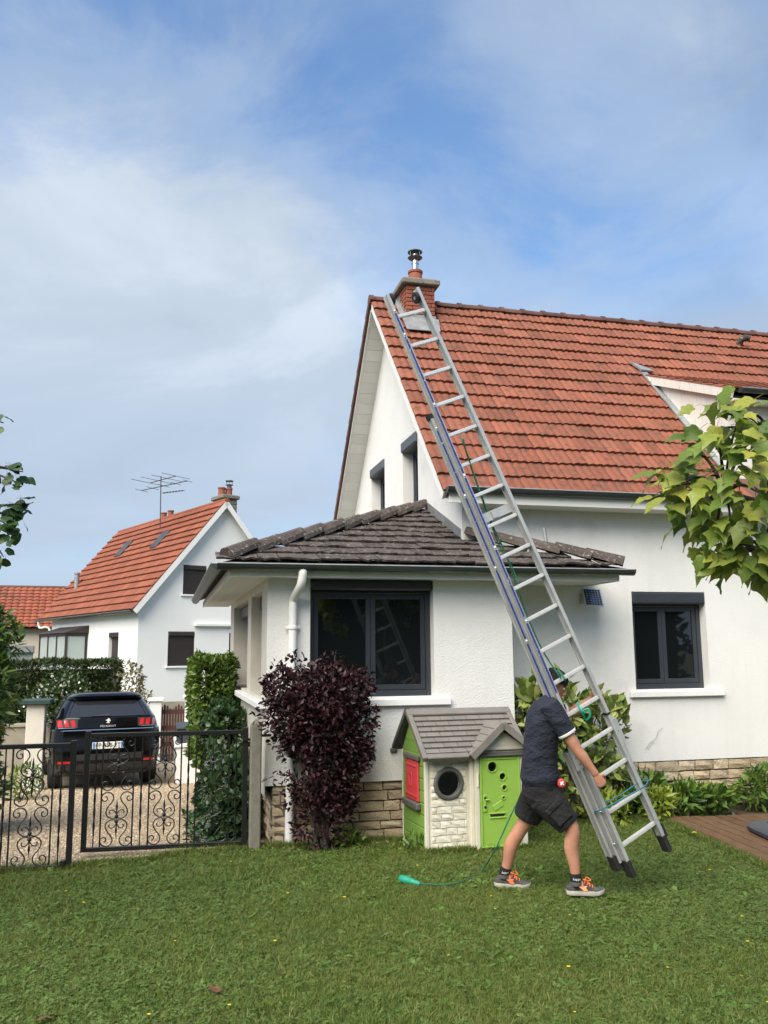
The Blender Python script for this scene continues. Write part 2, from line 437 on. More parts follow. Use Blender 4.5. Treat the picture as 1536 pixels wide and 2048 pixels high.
# ------------------------------------------------------------------ mesh building
def catmull(pts, n=6, closed=False):
    P = [Vector(p) for p in pts]
    out = []
    k = len(P)
    for i in range(k - (0 if closed else 1)):
        p0 = P[(i - 1) % k] if (closed or i > 0) else P[i] * 2 - P[i + 1]
        p1, p2 = P[i], P[(i + 1) % k]
        p3 = P[(i + 2) % k] if (closed or i + 2 < k) else p2 * 2 - p1
        for j in range(n):
            t = j / n
            out.append(0.5 * ((2 * p1) + (-p0 + p2) * t + (2 * p0 - 5 * p1 + 4 * p2 - p3) * t * t + (-p0 + 3 * p1 - 3 * p2 + p3) * t ** 3))
    if not closed:
        out.append(P[-1].copy())
    return out


class MB:
    """collects geometry for one mesh object"""

    def __init__(self):
        self.v, self.f, self.m, self.r = [], [], [], []

    def add(self, verts, faces, mi=0, rnd=None):
        o = len(self.v)
        self.v += [tuple(p) for p in verts]
        self.f += [tuple(i + o for i in f) for f in faces]
        self.m += [mi] * len(faces)
        self.r += [0.0 if rnd is None else rnd] * len(verts)
        return self

    def box(self, x0, x1, y0, y1, z0, z1, mi=0, M=None):
        v = [Vector((x, y, z)) for z in (z0, z1) for y in (y0, y1) for x in (x0, x1)]
        if M is not None:
            v = [M @ p for p in v]
        return self.add(v, [(0, 2, 3, 1), (4, 5, 7, 6), (0, 1, 5, 4), (2, 6, 7, 3), (0, 4, 6, 2), (1, 3, 7, 5)], mi)

    def cbox(self, x0, x1, y0, y1, z0, z1, b=0.006, mi=0, M=None):
        """box with chamfered edges"""
        bm = bmesh.new()
        vs = [bm.verts.new((x, y, z)) for z in (z0, z1) for y in (y0, y1) for x in (x0, x1)]
        for f in [(0, 2, 3, 1), (4, 5, 7, 6), (0, 1, 5, 4), (2, 6, 7, 3), (0, 4, 6, 2), (1, 3, 7, 5)]:
            bm.faces.new([vs[i] for i in f])
        bmesh.ops.bevel(bm, geom=list(bm.edges), offset=b, segments=1, affect='EDGES', profile=0.5)
        bm.verts.ensure_lookup_table()
        bm.verts.index_update()
        v = [(M @ q.co) if M is not None else q.co.copy() for q in bm.verts]
        fs = [[q.index for q in f.verts] for f in bm.faces]
        bm.free()
        return self.add(v, fs, mi)

    def prism(self, poly, vec, mi=0):
        n = len(poly)
        vec = Vector(vec)
        a = [Vector(p) for p in poly]
        b = [p + vec for p in a]
        fs = [tuple(range(n - 1, -1, -1)), tuple(range(n, 2 * n))]
        fs += [(i, (i + 1) % n, (i + 1) % n + n, i + n) for i in range(n)]
        nrm = (a[1] - a[0]).cross(a[2] - a[0])
        if nrm.dot(vec) < 0:
            fs = [f[::-1] for f in fs]
        return self.add(a + b, fs, mi)

    def tube(self, pts, r, n=8, mi=0, cap=True, flat=None):
        P = [Vector(p) for p in pts]
        k = len(P)
        rs = r if isinstance(r, (list, tuple)) else [r] * k
        T = []
        for i in range(k):
            t = (P[min(i + 1, k - 1)] - P[max(i - 1, 0)])
            T.append(t.normalized() if t.length > 1e-9 else Vector((0, 0, 1)))
        ref = Vector((0, 0, 1)) if abs(T[0].z) < 0.9 else Vector((1, 0, 0))
        nx = T[0].cross(ref).normalized()
        vs = []
        for i in range(k):
            nx = (nx - T[i] * nx.dot(T[i]))
            nx = nx.normalized() if nx.length > 1e-6 else T[i].orthogonal().normalized()
            ny = T[i].cross(nx)
            for j in range(n):
                a = 2 * math.pi * j / n
                fl = 1.0 if flat is None else flat
                vs.append(P[i] + nx * (rs[i] * math.cos(a)) + ny * (rs[i] * fl * math.sin(a)))
        fs = [(i * n + j, i * n + (j + 1) % n, (i + 1) * n + (j + 1) % n, (i + 1) * n + j) for i in range(k - 1) for j in range(n)]
        if cap:
            fs += [tuple(range(n - 1, -1, -1)), tuple((k - 1) * n + j for j in range(n))]
        return self.add(vs, fs, mi)

    def bar(self, a, b, w, h, up=(0, 0, 1), mi=0):
        """rectangular bar from a to b, w wide, h along up"""
        a, b, up = Vector(a), Vector(b), Vector(up)
        t = (b - a).normalized()
        s = t.cross(up).normalized()
        u = s.cross(t).normalized()
        q = [s * (sx * w / 2) + u * (sy * h / 2) for sx, sy in ((-1, -1), (1, -1), (1, 1), (-1, 1))]
        v = [a + p for p in q] + [b + p for p in q]
        return self.add(v, [(3, 2, 1, 0), (4, 5, 6, 7), (0, 1, 5, 4), (1, 2, 6, 5), (2, 3, 7, 6), (3, 0, 4, 7)], mi)

    def lathe(self, prof, origin=(0, 0, 0), n=20, axis=None, mi=0):
        o = Vector(origin)
        q = Vector(axis).to_track_quat('Z', 'Y').to_matrix() if axis is not None else Matrix.Identity(3)
        vs = []
        for r, z in prof:
            for j in range(n):
                a = 2 * math.pi * j / n
                vs.append(o + q @ Vector((r * math.cos(a), r * math.sin(a), z)))
        k = len(prof)
        fs = [(i * n + j, i * n + (j + 1) % n, (i + 1) * n + (j + 1) % n, (i + 1) * n + j) for i in range(k - 1) for j in range(n)]
        fs += [tuple(range(n - 1, -1, -1)), tuple((k - 1) * n + j for j in range(n))]
        return self.add(vs, fs, mi)

    def loft(self, rings, mi=0, cap=True):
        n = len(rings[0])
        vs = [p for r in rings for p in r]
        k = len(rings)
        fs = [(i * n + j, i * n + (j + 1) % n, (i + 1) * n + (j + 1) % n, (i + 1) * n + j) for i in range(k - 1) for j in range(n)]
        if cap:
            fs += [tuple(range(n - 1, -1, -1)), tuple((k - 1) * n + j for j in range(n))]
        return self.add(vs, fs, mi)

    def ball(self, c, r, n=12, s=(1, 1, 1), mi=0):
        c = Vector(c)
        rings = []
        for i in range(1, n // 2):
            t = math.pi * i / (n // 2)
            rings.append([c + Vector((r * s[0] * math.sin(t) * math.cos(2 * math.pi * j / n), r * s[1] * math.sin(t) * math.sin(2 * math.pi * j / n), -r * s[2] * math.cos(t))) for j in range(n)])
        return self.loft(rings, mi)

    def mesh(self, name, mats, smooth=None):
        me = bpy.data.meshes.new(name)
        me.from_pydata(self.v, [], self.f)
        for q in (mats if isinstance(mats, (list, tuple)) else [mats]):
            me.materials.append(MT[q] if isinstance(q, str) else q)
        if any(self.m):
            me.polygons.foreach_set('material_index', self.m)
        if any(self.r):
            a = me.attributes.new('rnd', 'FLOAT', 'POINT')
            a.data.foreach_set('value', self.r)
        if smooth:
            me.polygons.foreach_set('use_smooth', [True] * len(me.polygons))
            if smooth is not True:
                me.update()
                try:
                    me.set_sharp_from_angle(angle=R(smooth))
                except Exception:
                    pass
        me.update()
        return me

    def build(self, name, mats, parent=None, smooth=None, kind=None, label=None, cat=None, group=None):
        return link(name, self.mesh(name, mats, smooth), parent, kind=kind, label=label, cat=cat, group=group)


OFF = {}


def tag(o, label=None, cat=None, group=None, kind=None):
    if label:
        o['label'] = label
    if cat:
        o['category'] = cat
    if group:
        o['group'] = group
    if kind:
        o['kind'] = kind
    return o


def link(name, me, parent=None, M=None, kind=None, label=None, cat=None, group=None):
    o = bpy.data.objects.new(name, me)
    COL.objects.link(o)
    if M is not None:
        o.matrix_basis = M
    if parent is not None:
        o.parent = parent
        if parent.name in OFF:
            o.matrix_parent_inverse = OFF[parent.name]
    return tag(o, label, cat, group, kind)


def thing(name, label, cat, loc=(0, 0, 0), rot=None, group=None):
    """an Empty at the base of a thing; without rot its parts are given in world coordinates, with rot in local ones"""
    o = bpy.data.objects.new(name, None)
    COL.objects.link(o)
    o.empty_display_size = 0.2
    o.location = loc
    if rot is None:
        OFF[o.name] = Matrix.Translation(-Vector(loc))
    else:
        o.rotation_euler = rot
    return tag(o, label, cat, group)


def structure(o):
    o['kind'] = 'structure'
    return o


def basis(xa, ya, za, o):
    M = Matrix.Identity(4)
    for i, a in enumerate((xa, ya, za)):
        for k in range(3):
            M[k][i] = a[k]
    for k in range(3):
        M[k][3] = o[k]
    return M


def wall_holes(mb, o, ud, vd, nd, U, V, holes, depth, mi=0):
    """a rectangular wall face with openings: outward normal nd, reveals run depth inwards"""
    o, ud, vd, nd = Vector(o), Vector(ud), Vector(vd), Vector(nd)
    us = sorted({U[0], U[1], *[h[0] for h in holes], *[h[1] for h in holes]})
    vs = sorted({V[0], V[1], *[h[2] for h in holes], *[h[3] for h in holes]})
    P = lambda u, v, d=0.0: o + ud * u + vd * v - nd * d
    flip = ud.cross(vd).dot(nd) < 0

    def q(a, b, c, d):
        mb.add([a, b, c, d], [(3, 2, 1, 0) if flip else (0, 1, 2, 3)], mi)
    for i in range(len(us) - 1):
        for j in range(len(vs) - 1):
            cu, cv = (us[i] + us[i + 1]) / 2, (vs[j] + vs[j + 1]) / 2
            if any(h[0] < cu < h[1] and h[2] < cv < h[3] for h in holes):
                continue
            q(P(us[i], vs[j]), P(us[i + 1], vs[j]), P(us[i + 1], vs[j + 1]), P(us[i], vs[j + 1]))
    for a, b, c, d in holes:
        q(P(a, c), P(a, d), P(a, d, depth), P(a, c, depth))
        q(P(b, d), P(b, c), P(b, c, depth), P(b, d, depth))
        q(P(a, d), P(b, d), P(b, d, depth), P(a, d, depth))
        q(P(b, c), P(a, c), P(a, c, depth), P(b, c, depth))


def text_mesh(body, size, extrude, mats, name='lettering'):
    cu = bpy.data.curves.new(name, 'FONT')
    cu.body = body
    cu.size = size
    cu.extrude = extrude
    cu.align_x = 'CENTER'
    cu.align_y = 'CENTER'
    o = bpy.data.objects.new(name, cu)
    COL.objects.link(o)
    dg = bpy.context.evaluated_depsgraph_get()
    me = bpy.data.meshes.new_from_object(o.evaluated_get(dg))
    bpy.data.objects.remove(o)
    bpy.data.curves.remove(cu)
    me.materials.clear()
    me.materials.append(MT[mats])
    return me


# ---- foliage
LEAF = {
    'oval': ([(0, 0), (0.22, 0.28), (0.24, 0.58), (0, 1.0), (-0.24, 0.58), (-0.22, 0.28)], 0.10),
    'lance': ([(0, 0), (0.14, 0.30), (0.13, 0.62), (0, 1.0), (-0.13, 0.62), (-0.14, 0.30)], 0.06),
    'round': ([(0, 0), (0.36, 0.25), (0.40, 0.62), (0, 0.95), (-0.40, 0.62), (-0.36, 0.25)], 0.08),
    'scale': ([(0, 0), (0.16, 0.35), (0.10, 0.75), (0, 1.0), (-0.10, 0.75), (-0.16, 0.35)], 0.02),
}


def leaf_cloud(name, P, D, U, size, shape, matname, parent=None, kind=None, jitter=0.35, **kw):
    """one mesh of many single leaves: P bases, D growth directions, U rough normals"""
    n = len(P)
    pts, fold = LEAF[shape]
    T = np.array([(x, y, abs(x) * fold / 0.25 - 0.25 * fold * y * y * 4) for x, y in pts])
    D = D / np.maximum(np.linalg.norm(D, axis=1, keepdims=True), 1e-6)
    X = np.cross(D, U)
    ln = np.linalg.norm(X, axis=1, keepdims=True)
    X = np.where(ln > 1e-4, X / np.maximum(ln, 1e-6), np.array([[1.0, 0, 0]]))
    Z = np.cross(X, D)
    s = size * (1 + jitter * (rng.random(n) * 2 - 1))
    V = P[:, None, :] + s[:, None, None] * (T[None, :, 0:1] * X[:, None, :] + T[None, :, 1:2] * D[:, None, :] + T[None, :, 2:3] * Z[:, None, :])
    k = len(pts)
    V = V.reshape(-1, 3)
    me = bpy.data.meshes.new(name)
    me.vertices.add(n * k)
    me.vertices.foreach_set('co', V.ravel().astype(np.float32))
    idx = np.arange(n)[:, None] * k
    F = np.concatenate([idx + np.array([[0, 1, 2, 3]]), idx + np.array([[0, 3, 4, 5]])], axis=1).reshape(-1)
    me.loops.add(n * 8)
    me.loops.foreach_set('vertex_index', F.astype(np.int32))
    me.polygons.add(n * 2)
    me.polygons.foreach_set('loop_start', (np.arange(n * 2) * 4).astype(np.int32))
    a = me.attributes.new('rnd', 'FLOAT', 'POINT')
    a.data.foreach_set('value', np.repeat(rng.random(n), k).astype(np.float32))
    me.materials.append(MT[matname])
    me.update(calc_edges=True)
    me.validate()
    return link(name, me, parent, kind=kind, **kw)


def unit(n):
    v = rng.normal(size=(n, 3))
    return v / np.linalg.norm(v, axis=1, keepdims=True)


def lump(P, f, seed=0):
    """cheap smooth pseudo-noise in -1..1"""
    o = np.zeros(len(P))
    r = np.random.default_rng(seed)
    for k in range(5):
        d = r.normal(size=3) * f
        o += np.sin(P @ d + r.random() * 6.28)
    return o / 3.0


def crown_points(c, rad, n, seed=0, shell=0.55, gap=-0.55, f=3.0):
    """points spread through a lumpy ellipsoid, denser near its outside, with holes"""
    out = []
    got = 0
    c, rad = np.array(c), np.array(rad)
    while got < n:
        d = unit(n)
        t = shell + (1 - shell) * rng.random(n) ** 0.7
        p = d * t[:, None]
        p *= (1 + 0.18 * lump(d * 2.0, 1.6, seed))[:, None]
        keep = lump(p * rad * f, 1.0, seed + 5) > gap
        q = (c + p * rad)[keep]
        out.append(np.hstack([q, d[keep]]))
        got += len(q)
    a = np.vstack(out)[:n]
    return a[:, :3], a[:, 3:]
# ------------------------------------------------------------------ ground
def gz(x, y):
    """height of the ground: level lawn, then falling gently away to the street behind"""
    if y < 9.2:
        return 0.0
    if y < 17:
        return -0.056 * (y - 9.2)
    return -0.437 - 0.03 * min(y - 17, 22)


def sheet(name, xs, ys, dz, matname, inside=None):
    mb = MB()
    idx = {}
    for j, y in enumerate(ys):
        for i, x in enumerate(xs):
            idx[i, j] = len(mb.v)
            mb.v.append((x, y, gz(x, y) + dz))
            mb.r.append(0.0)
    for j in range(len(ys) - 1):
        for i in range(len(xs) - 1):
            if inside and not inside((xs[i] + xs[i + 1]) / 2, (ys[j] + ys[j + 1]) / 2):
                continue
            mb.f.append((idx[i, j], idx[i + 1, j], idx[i + 1, j + 1], idx[i, j + 1]))
            mb.m.append(0)
    return structure(mb.build(name, matname))


sheet('ground', [-600, -60, -12, 12, 60, 600], [-600, -60, -12, 9.2, 13, 17, 24, 31, 39, 60, 200, 900], -0.03, 'far_ground')


def lawn_edge(x):
    """the y at which the lawn stops, gravel drive or soil beyond"""
    if x < -0.75:
        return 8.60
    if x < 1.0:
        t = (x + 0.75) / 1.75
        return 8.60 + 0.36 * t * t * (3 - 2 * t) + 0.03 * math.sin(x * 9)
    if x < 3.6:
        return 8.86 + 0.04 * math.sin(x * 7)
    return 9.12 + 0.05 * math.sin(x * 5)


def strip_sheet(name, x0, x1, n, lo, hi, dz, matname):
    mb = MB()
    for i in range(n + 1):
        x = x0 + (x1 - x0) * i / n
        a, b = lo(x), hi(x)
        for y in (a, b):
            mb.v.append((x, y, gz(x, y) + dz))
            mb.r.append(0.0)
    for i in range(n):
        mb.f.append((2 * i, 2 * i + 2, 2 * i + 3, 2 * i + 1))
        mb.m.append(0)
    return structure(mb.build(name, matname))


strip_sheet('lawn', -14, 14, 160, lambda x: -10.0, lawn_edge, 0.0, 'lawn')
strip_sheet('flower_bed', 0.98, 9.5, 60, lambda x: lawn_edge(x) - 0.12, lambda x: 9.9, -0.004, 'soil')
mb = MB()
ys = [8.35, 9.2, 11, 13, 15, 17, 19, 21.4]
for y in ys:
    for x in (-7.0, 1.06):
        mb.v.append((x, y, gz(x, y) - 0.012))
        mb.r.append(0.0)
for i in range(len(ys) - 1):
    mb.f.append((2 * i, 2 * i + 1, 2 * i + 3, 2 * i + 2))
    mb.m.append(0)
structure(mb.build('gravel_driveway', 'gravel'))

# ------------------------------------------------------------------ the white house
XG, YM, XE = 3.38, 9.72, 12.6          # gable plane, front wall plane, far end
YR, ZR = 13.03, 7.47                   # ridge
EY, EZ = 9.42, 3.705                   # roof plane at the eave
TAN = (ZR - EZ) / (YR - EY)
PITCH = math.atan(TAN)
YB = 2 * YR - YM
house = thing('white_house', 'white rendered house with steep red tiled roof and veranda', 'house', (3.4, 9.7, 0))


def roof_z(y):
    return EZ + (y - EY) * TAN if y <= YR else EZ + (2 * YR - y - EY) * TAN


MAIN_WIN = (5.555, 6.575, 1.405, 2.595)
mb = MB()
wall_holes(mb, (0, YM, 0), (1, 0, 0), (0, 0, 1), (0, -1, 0), (XG, XE), (0.565, 3.62), [MAIN_WIN], 0.2)
mb.box(XG, XE, YM + 0.14, YM + 0.18, -1.0, 0.56)
mb.build('front_wall', 'render', house)

GW = [(11.555, 12.36, 3.45, 4.98), (13.48, 14.42, 3.45, 4.99)]
mb = MB()
wall_holes(mb, (XG, 0, 0), (0, 1, 0), (0, 0, 1), (-1, 0, 0), (10.80, 2 * YR - 10.80), (-1.2, 5.0), GW, 0.25)
for s in (1, -1):
    q = [(YM, -1.2), (10.80, -1.2), (10.80, 5.0), (10.80, roof_z(10.80) - 0.06), (YM, roof_z(YM) - 0.06)]
    q = [(XG, y if s > 0 else 2 * YR - y, z) for y, z in q]
    mb.add(q, [(4, 3, 2, 1, 0) if s > 0 else (0, 1, 2, 3, 4)])
mb.add([(XG, y, z) for y, z in [(10.80, 5.0), (2 * YR - 10.80, 5.0), (2 * YR - 10.80, roof_z(10.80) - 0.06), (YR, ZR - 0.06), (10.80, roof_z(10.80) - 0.06)]], [(4, 3, 2, 1, 0)])
mb.box(XG + 0.6, XE, YB - 0.1, YB, -1.2, 3.9)
mb.box(XE - 0.1, XE, YM + 0.2, YB - 0.1, -1.2, 3.9)
mb.build('gable_wall', 'render', house)


def window(parent, o, ud, nd, u0, u1, z0, z1, recess, leaves=2, box=0.15, boxout=0.0, mull=0.5, boxmat='anthracite', boxin=0.02, label=None):
    """shutter box, outer frame, sashes and panes set back in an opening; ud along the wall, nd outwards"""
    o, ud, nd = Vector(o), Vector(ud), Vector(nd)
    zv = Vector((0, 0, 1))
    M = basis(ud, -nd, zv, o)
    if M.to_3x3().determinant() < 0:
        M = basis(-ud, -nd, zv, o)
        u0, u1 = -u1, -u0
        mull = 1 - mull
    f = MB()
    zt = z1 - box
    d0, d1 = recess, recess + 0.07
    w = 0.055
    f.cbox(u0, u0 + w, d0, d1, z0, zt, 0.006, M=M)
    f.cbox(u1 - w, u1, d0, d1, z0, zt, 0.006, M=M)
    f.cbox(u0 + w, u1 - w, d0, d1, z0, z0 + w + 0.01, 0.006, M=M)
    f.cbox(u0 + w, u1 - w, d0, d1, zt - 0.03, zt, 0.006, M=M)
    win = f.build('window', 'anthracite', parent, label=label)
    if box:
        b = MB()
        b.cbox(u0 + 0.002, u1 - 0.002, -boxout, recess + 0.1, zt, z1 - 0.003, 0.02, M=M)
        b.build('shutter_box', boxmat, win, smooth=30)
    ia, ib = u0 + w, u1 - w
    cuts = [ia, ia + (ib - ia) * mull, ib] if leaves == 2 else [ia, ib]
    for k in range(len(cuts) - 1):
        a, b_ = cuts[k] + 0.002, cuts[k + 1] - 0.002
        s = MB()
        e0, e1 = d0 + 0.012, d0 + 0.055
        t = 0.052
        s.cbox(a, a + t, e0, e1, z0 + w + 0.012, zt - 0.032, 0.005, M=M)
        s.cbox(b_ - t, b_, e0, e1, z0 + w + 0.012, zt - 0.032, 0.005, M=M)
        s.cbox(a + t, b_ - t, e0, e1, z0 + w + 0.012, z0 + w + 0.07, 0.005, M=M)
        s.cbox(a + t, b_ - t, e0, e1, zt - 0.085, zt - 0.032, 0.005, M=M)
        s.build('sash', 'anthracite', win)
        g = MB()
        g.box(a + t - 0.004, b_ - t + 0.004, d0 + 0.03, d0 + 0.038, z0 + w + 0.06, zt - 0.08, M=M)
        g.build('pane', 'glass', win)
    return win


w = window(house, (0, YM, 0), (1, 0, 0), (0, -1, 0), *MAIN_WIN, 0.13, mull=0.47, boxout=0.012)
mb = MB()
mb.cbox(MAIN_WIN[0] - 0.10, MAIN_WIN[1] + 0.17, YM - 0.055, YM - 0.001, 1.318, 1.392, 0.008)
mb.cbox(MAIN_WIN[0] + 0.002, MAIN_WIN[1] - 0.002, YM - 0.001, YM + 0.13, 1.36, 1.408, 0.004)
mb.build('sill', 'paint', w)
for (a, b, c, d) in GW:
    window(house, (XG, 0, 0), (0, 1, 0), (-1, 0, 0), a, b, c, d, 0.16, leaves=1, box=0.17, boxout=0.035, boxmat='box_grey')

# ---- stone plinth: single blocks in front of mortar
STONES = []
for k in range(6):
    bm = bmesh.new()
    bmesh.ops.create_cube(bm, size=1.0)
    bmesh.ops.subdivide_edges(bm, edges=list(bm.edges), cuts=1, use_grid_fill=True)
    for v in bm.verts:
        if v.co.y < -0.4:
            edge = max(abs(v.co.x), abs(v.co.z))
            v.co.y += random.uniform(-0.25, 0.10) if edge < 0.4 else random.uniform(0.12, 0.42)
        v.co.x += random.uniform(-0.03, 0.03)
        v.co.z += random.uniform(-0.07, 0.07)
    me = bpy.data.meshes.new('stone')
    bm.to_mesh(me)
    bm.free()
    me.materials.append(MT['stone'])
    STONES.append(me)


def stone_wall(parent, o, ud, nd, u0, u1, z0, z1, courses, lmin, lmax, thick=0.05, back=0.03, tall=0.0):
    """a mortar bed with courses of separate stones; returns the bed"""
    o, ud, nd = Vector(o), Vector(ud), Vector(nd)
    M = basis(ud, -nd, (0, 0, 1), o)
    bed = MB()
    if M.to_3x3().determinant() < 0:
        bed.box(u0, u1, back, back + 0.1, z0 - 0.8, z1, M=M)
        bed.f = [f[::-1] for f in bed.f]
    else:
        bed.box(u0, u1, back, back + 0.1, z0 - 0.8, z1, M=M)
    base = bed.build('stone_plinth', 'mortar', parent)
    hs = [random.uniform(0.8, 1.25) for _ in range(courses)]
    zl = [z0]
    for q in hs:
        zl.append(zl[-1] + q * (z1 - z0) / sum(hs))
    h = (z1 - z0) / courses
    skip = []
    for c in range(courses):
        u = u0 - random.uniform(0, lmax * 0.7)
        while u < u1:
            ln = random.uniform(lmin, lmax)
            a, b = max(u, u0) + 0.009, min(u + ln, u1) - 0.009
            u += ln
            if b - a < 0.04 or any(s[0] < b and s[1] > a and s[2] == c for s in skip):
                continue
            za, zb = zl[c] + 0.009, zl[c + 1] - 0.009
            if tall and random.random() < tall and c < courses - 1 and b - a > 0.12:
                b = a + 0.085
                zb = zl[c + 2] - 0.009
                skip.append((a - 0.01, b + 0.01, c + 1))
                u = b + 0.008
            cc = o + ud * ((a + b) / 2) - nd * (back + 0.01 - thick / 2) + Vector((0, 0, (za + zb) / 2))
            S = basis(ud * (b - a), -nd * (thick + random.uniform(-0.008, 0.008)), (0, 0, zb - za), cc)
            link('stone', random.choice(STONES), base, M=S)
    return base


stone_wall(house, (0, YM, 0), (1, 0, 0), (0, -1, 0), 3.8, 9.2, 0.02, 0.56, 5, 0.16, 0.33, tall=0.06)

# ---- main roof
PX = Vector((1, 0, 0))
PUP = Vector((0, math.cos(PITCH), math.sin(PITCH)))
PN = Vector((0, -math.sin(PITCH), math.cos(PITCH)))
SLOPE = (YR - EY) / math.cos(PITCH)
XV = 3.05
mb = MB()
mb.prism([(XV + 0.03, EY - 0.02, EZ - 0.06), (XE, EY - 0.02, EZ - 0.06), (XE, YR, ZR - 0.08), (XV + 0.03, YR, ZR - 0.08)], PN * 0.05)
Y2 = 2 * YR - EY
mb.prism([(XV + 0.03, Y2 + 0.02, EZ - 0.06), (XE, Y2 + 0.02, EZ - 0.06), (XE, YR + 0.001, ZR - 0.08), (XV + 0.03, YR + 0.001, ZR - 0.08)], Vector((0, math.sin(PITCH), math.cos(PITCH))) * 0.05)
roof = mb.build('roof', 'tile_dark', house)


def tile_mesh(name, w, L, amp, thick, matname, rolls=2, n=5, lift=0.03):
    """an interlocking tile: x across, y up the slope, z off the slope; lower edge raised over the course below"""
    mb = MB()
    seg = rolls * n - (rolls - 1)
    prof = []
    for i in range(seg + 1):
        u = i / seg
        ph = (u * rolls) % 1.0 if u < 1 else 1.0
        prof.append((u * w - w * 0.004, amp * (math.sin(math.pi * ph) ** 0.8 if 0 < ph < 1 else 0.0)))
    k = len(prof)
    rows = [(-0.012, lift), (L * 1.06, 0.004)]
    vs = [Vector((x, y, z + h)) for y, h in rows for x, z in prof] + [Vector((x, rows[0][0] + 0.004, z + lift - thick)) for x, z in prof]
    fs = [(i, i + 1, k + i + 1, k + i) for i in range(k - 1)]
    fs += [(2 * k + i, 2 * k + i + 1, i + 1, i) for i in range(k - 1)]
    fs += [(2 * k, 0, k), (2 * k + k - 1, 2 * k - 1, k - 1)]
    mb.add(vs, fs)
    me = mb.mesh(name, matname)
    return me, vs, fs


ROWS, COLS = 16, 39
TL, TW = SLOPE / ROWS, 0.207
TILE, TV, TF = tile_mesh('tile', TW, TL, 0.019, 0.028, 'tile', 2, 4, 0.038)
DX0, DX1 = 7.12, 12.4                  # dormer cheeks
DZ, DY, DSL = 5.235, 9.56, 0.40        # dormer eave height, eave y, slope
CH = (3.515, 3.985, 12.55, 13.22)      # chimney plan


def dormer_hits(x, y):
    return x > DX0 - 0.02 and y < 11.72


places = []
for r_ in range(ROWS):
    for c_ in range(COLS):
        x, s = XV + c_ * TW, r_ * TL
        p = Vector((x, EY, EZ)) + PUP * s
        cx, cy = x + TW / 2, (p + PUP * TL / 2).y
        if cx > XE or (cx > DX0 + 0.1 and cy < 11.75):
            continue
        if CH[0] < cx < CH[1] and cy > CH[2] - 0.02:
            continue
        tilt = random.uniform(-0.010, 0.010)
        a = random.uniform(-0.014, 0.014)
        xa = (PX + PUP * a).normalized()
        M = basis(xa, PUP + PN * tilt, PN, p + PN * random.uniform(-0.003, 0.008) + PUP * random.uniform(-0.010, 0.006))
        places.append(((p - Vector((0, 0, 1.9))).length, M))
places.sort(key=lambda q: q[0])
for _, M in places[:296]:
    link('tile', TILE, roof, M=M)
rest = MB()
for _, M in places[296:]:
    rest.add([M @ v for v in TV], TF, rnd=0.001 + random.random() * 0.99)
rest.build('upper_tiles', 'tile', roof, kind='stuff')

# verge: soffit boards under the overhang and the tile edge above them
for s in (1, -1):
    n = 26
    tdir = Vector((0, s * math.cos(PITCH), math.sin(PITCH)))
    nrm = Vector((0, -s * math.sin(PITCH), math.cos(PITCH)))
    e0 = Vector((0, EY if s > 0 else Y2, EZ))
    bw = SLOPE / n
    for k in range(n):
        p = e0 + tdir * (k * bw) - nrm * 0.085
        b = MB()
        M = basis((1, 0, 0), tdir, nrm, Vector((0, 0, 0))) if s > 0 else basis((-1, 0, 0), tdir, nrm, Vector((0, 0, 0)))
        M.translation = p
        if s > 0:
            b.box(XV + 0.04, XG + 0.05, 0.002, bw - 0.002, -0.018, 0.0, M=M)
        else:
            b.box(-XG - 0.05, -XV - 0.04, 0.002, bw - 0.002, -0.018, 0.0, M=M)
        b.build('soffit_board', 'soffit', roof)
    b = MB()
    b.prism([e0 + Vector((XV + 0.012, 0, 0)) - nrm * 0.11 + tdir * 0.0, e0 + Vector((XV + 0.04, 0, 0)) - nrm * 0.11,
             e0 + Vector((XV + 0.04, 0, 0)) - nrm * 0.02, e0 + Vector((XV + 0.012, 0, 0)) - nrm * 0.02], tdir * (SLOPE - 0.06))
    b.build('verge_board', 'soffit', roof)
for k in range(ROWS):                   # tile edge of the rear slope, seen from below
    tdir = Vector((0, -math.cos(PITCH), math.sin(PITCH)))
    nrm = Vector((0, math.sin(PITCH), math.cos(PITCH)))
    p = Vector((XV - 0.03, Y2, EZ)) + tdir * (k * TL)
    b = MB()
    q = [p - nrm * 0.07, p + nrm * 0.045, p + tdir * TL + nrm * 0.015, p + tdir * TL - nrm * 0.07]
    b.prism(q, (0.30, 0, 0))
    b.build('verge_tile', 'tile_dark', roof)

# ridge tiles with raised collars
RT = MB()
prof = []
for i, (y, r0) in enumerate([(0, 0.098), (0.06, 0.098), (0.061, 0.082), (0.385, 0.078)]):
    prof.append([Vector((y, r0 * 1.15 * math.cos(a), r0 * math.sin(a) - 0.02)) for a in [math.pi * (j / 8) * 1.06 - 0.09 for j in range(9)]] + [Vector((y, -0.06, -0.05)), Vector((y, 0.06, -0.05))])
RT.loft(prof)
RIDGE = RT.mesh('ridge_tile', 'tile_dark', 40)
for k in range(26):
    x = XV - 0.02 + k * 0.372
    if CH[0] - 0.3 < x < CH[1] - 0.05:
        if x + 0.3 > CH[0] + 0.12:
            continue
    M = Matrix.Translation((x, YR, ZR + 0.02)) @ Matrix.Rotation(random.uniform(-0.02, 0.02), 4, 'Y')
    link('ridge_tile', RIDGE, roof, M=M)


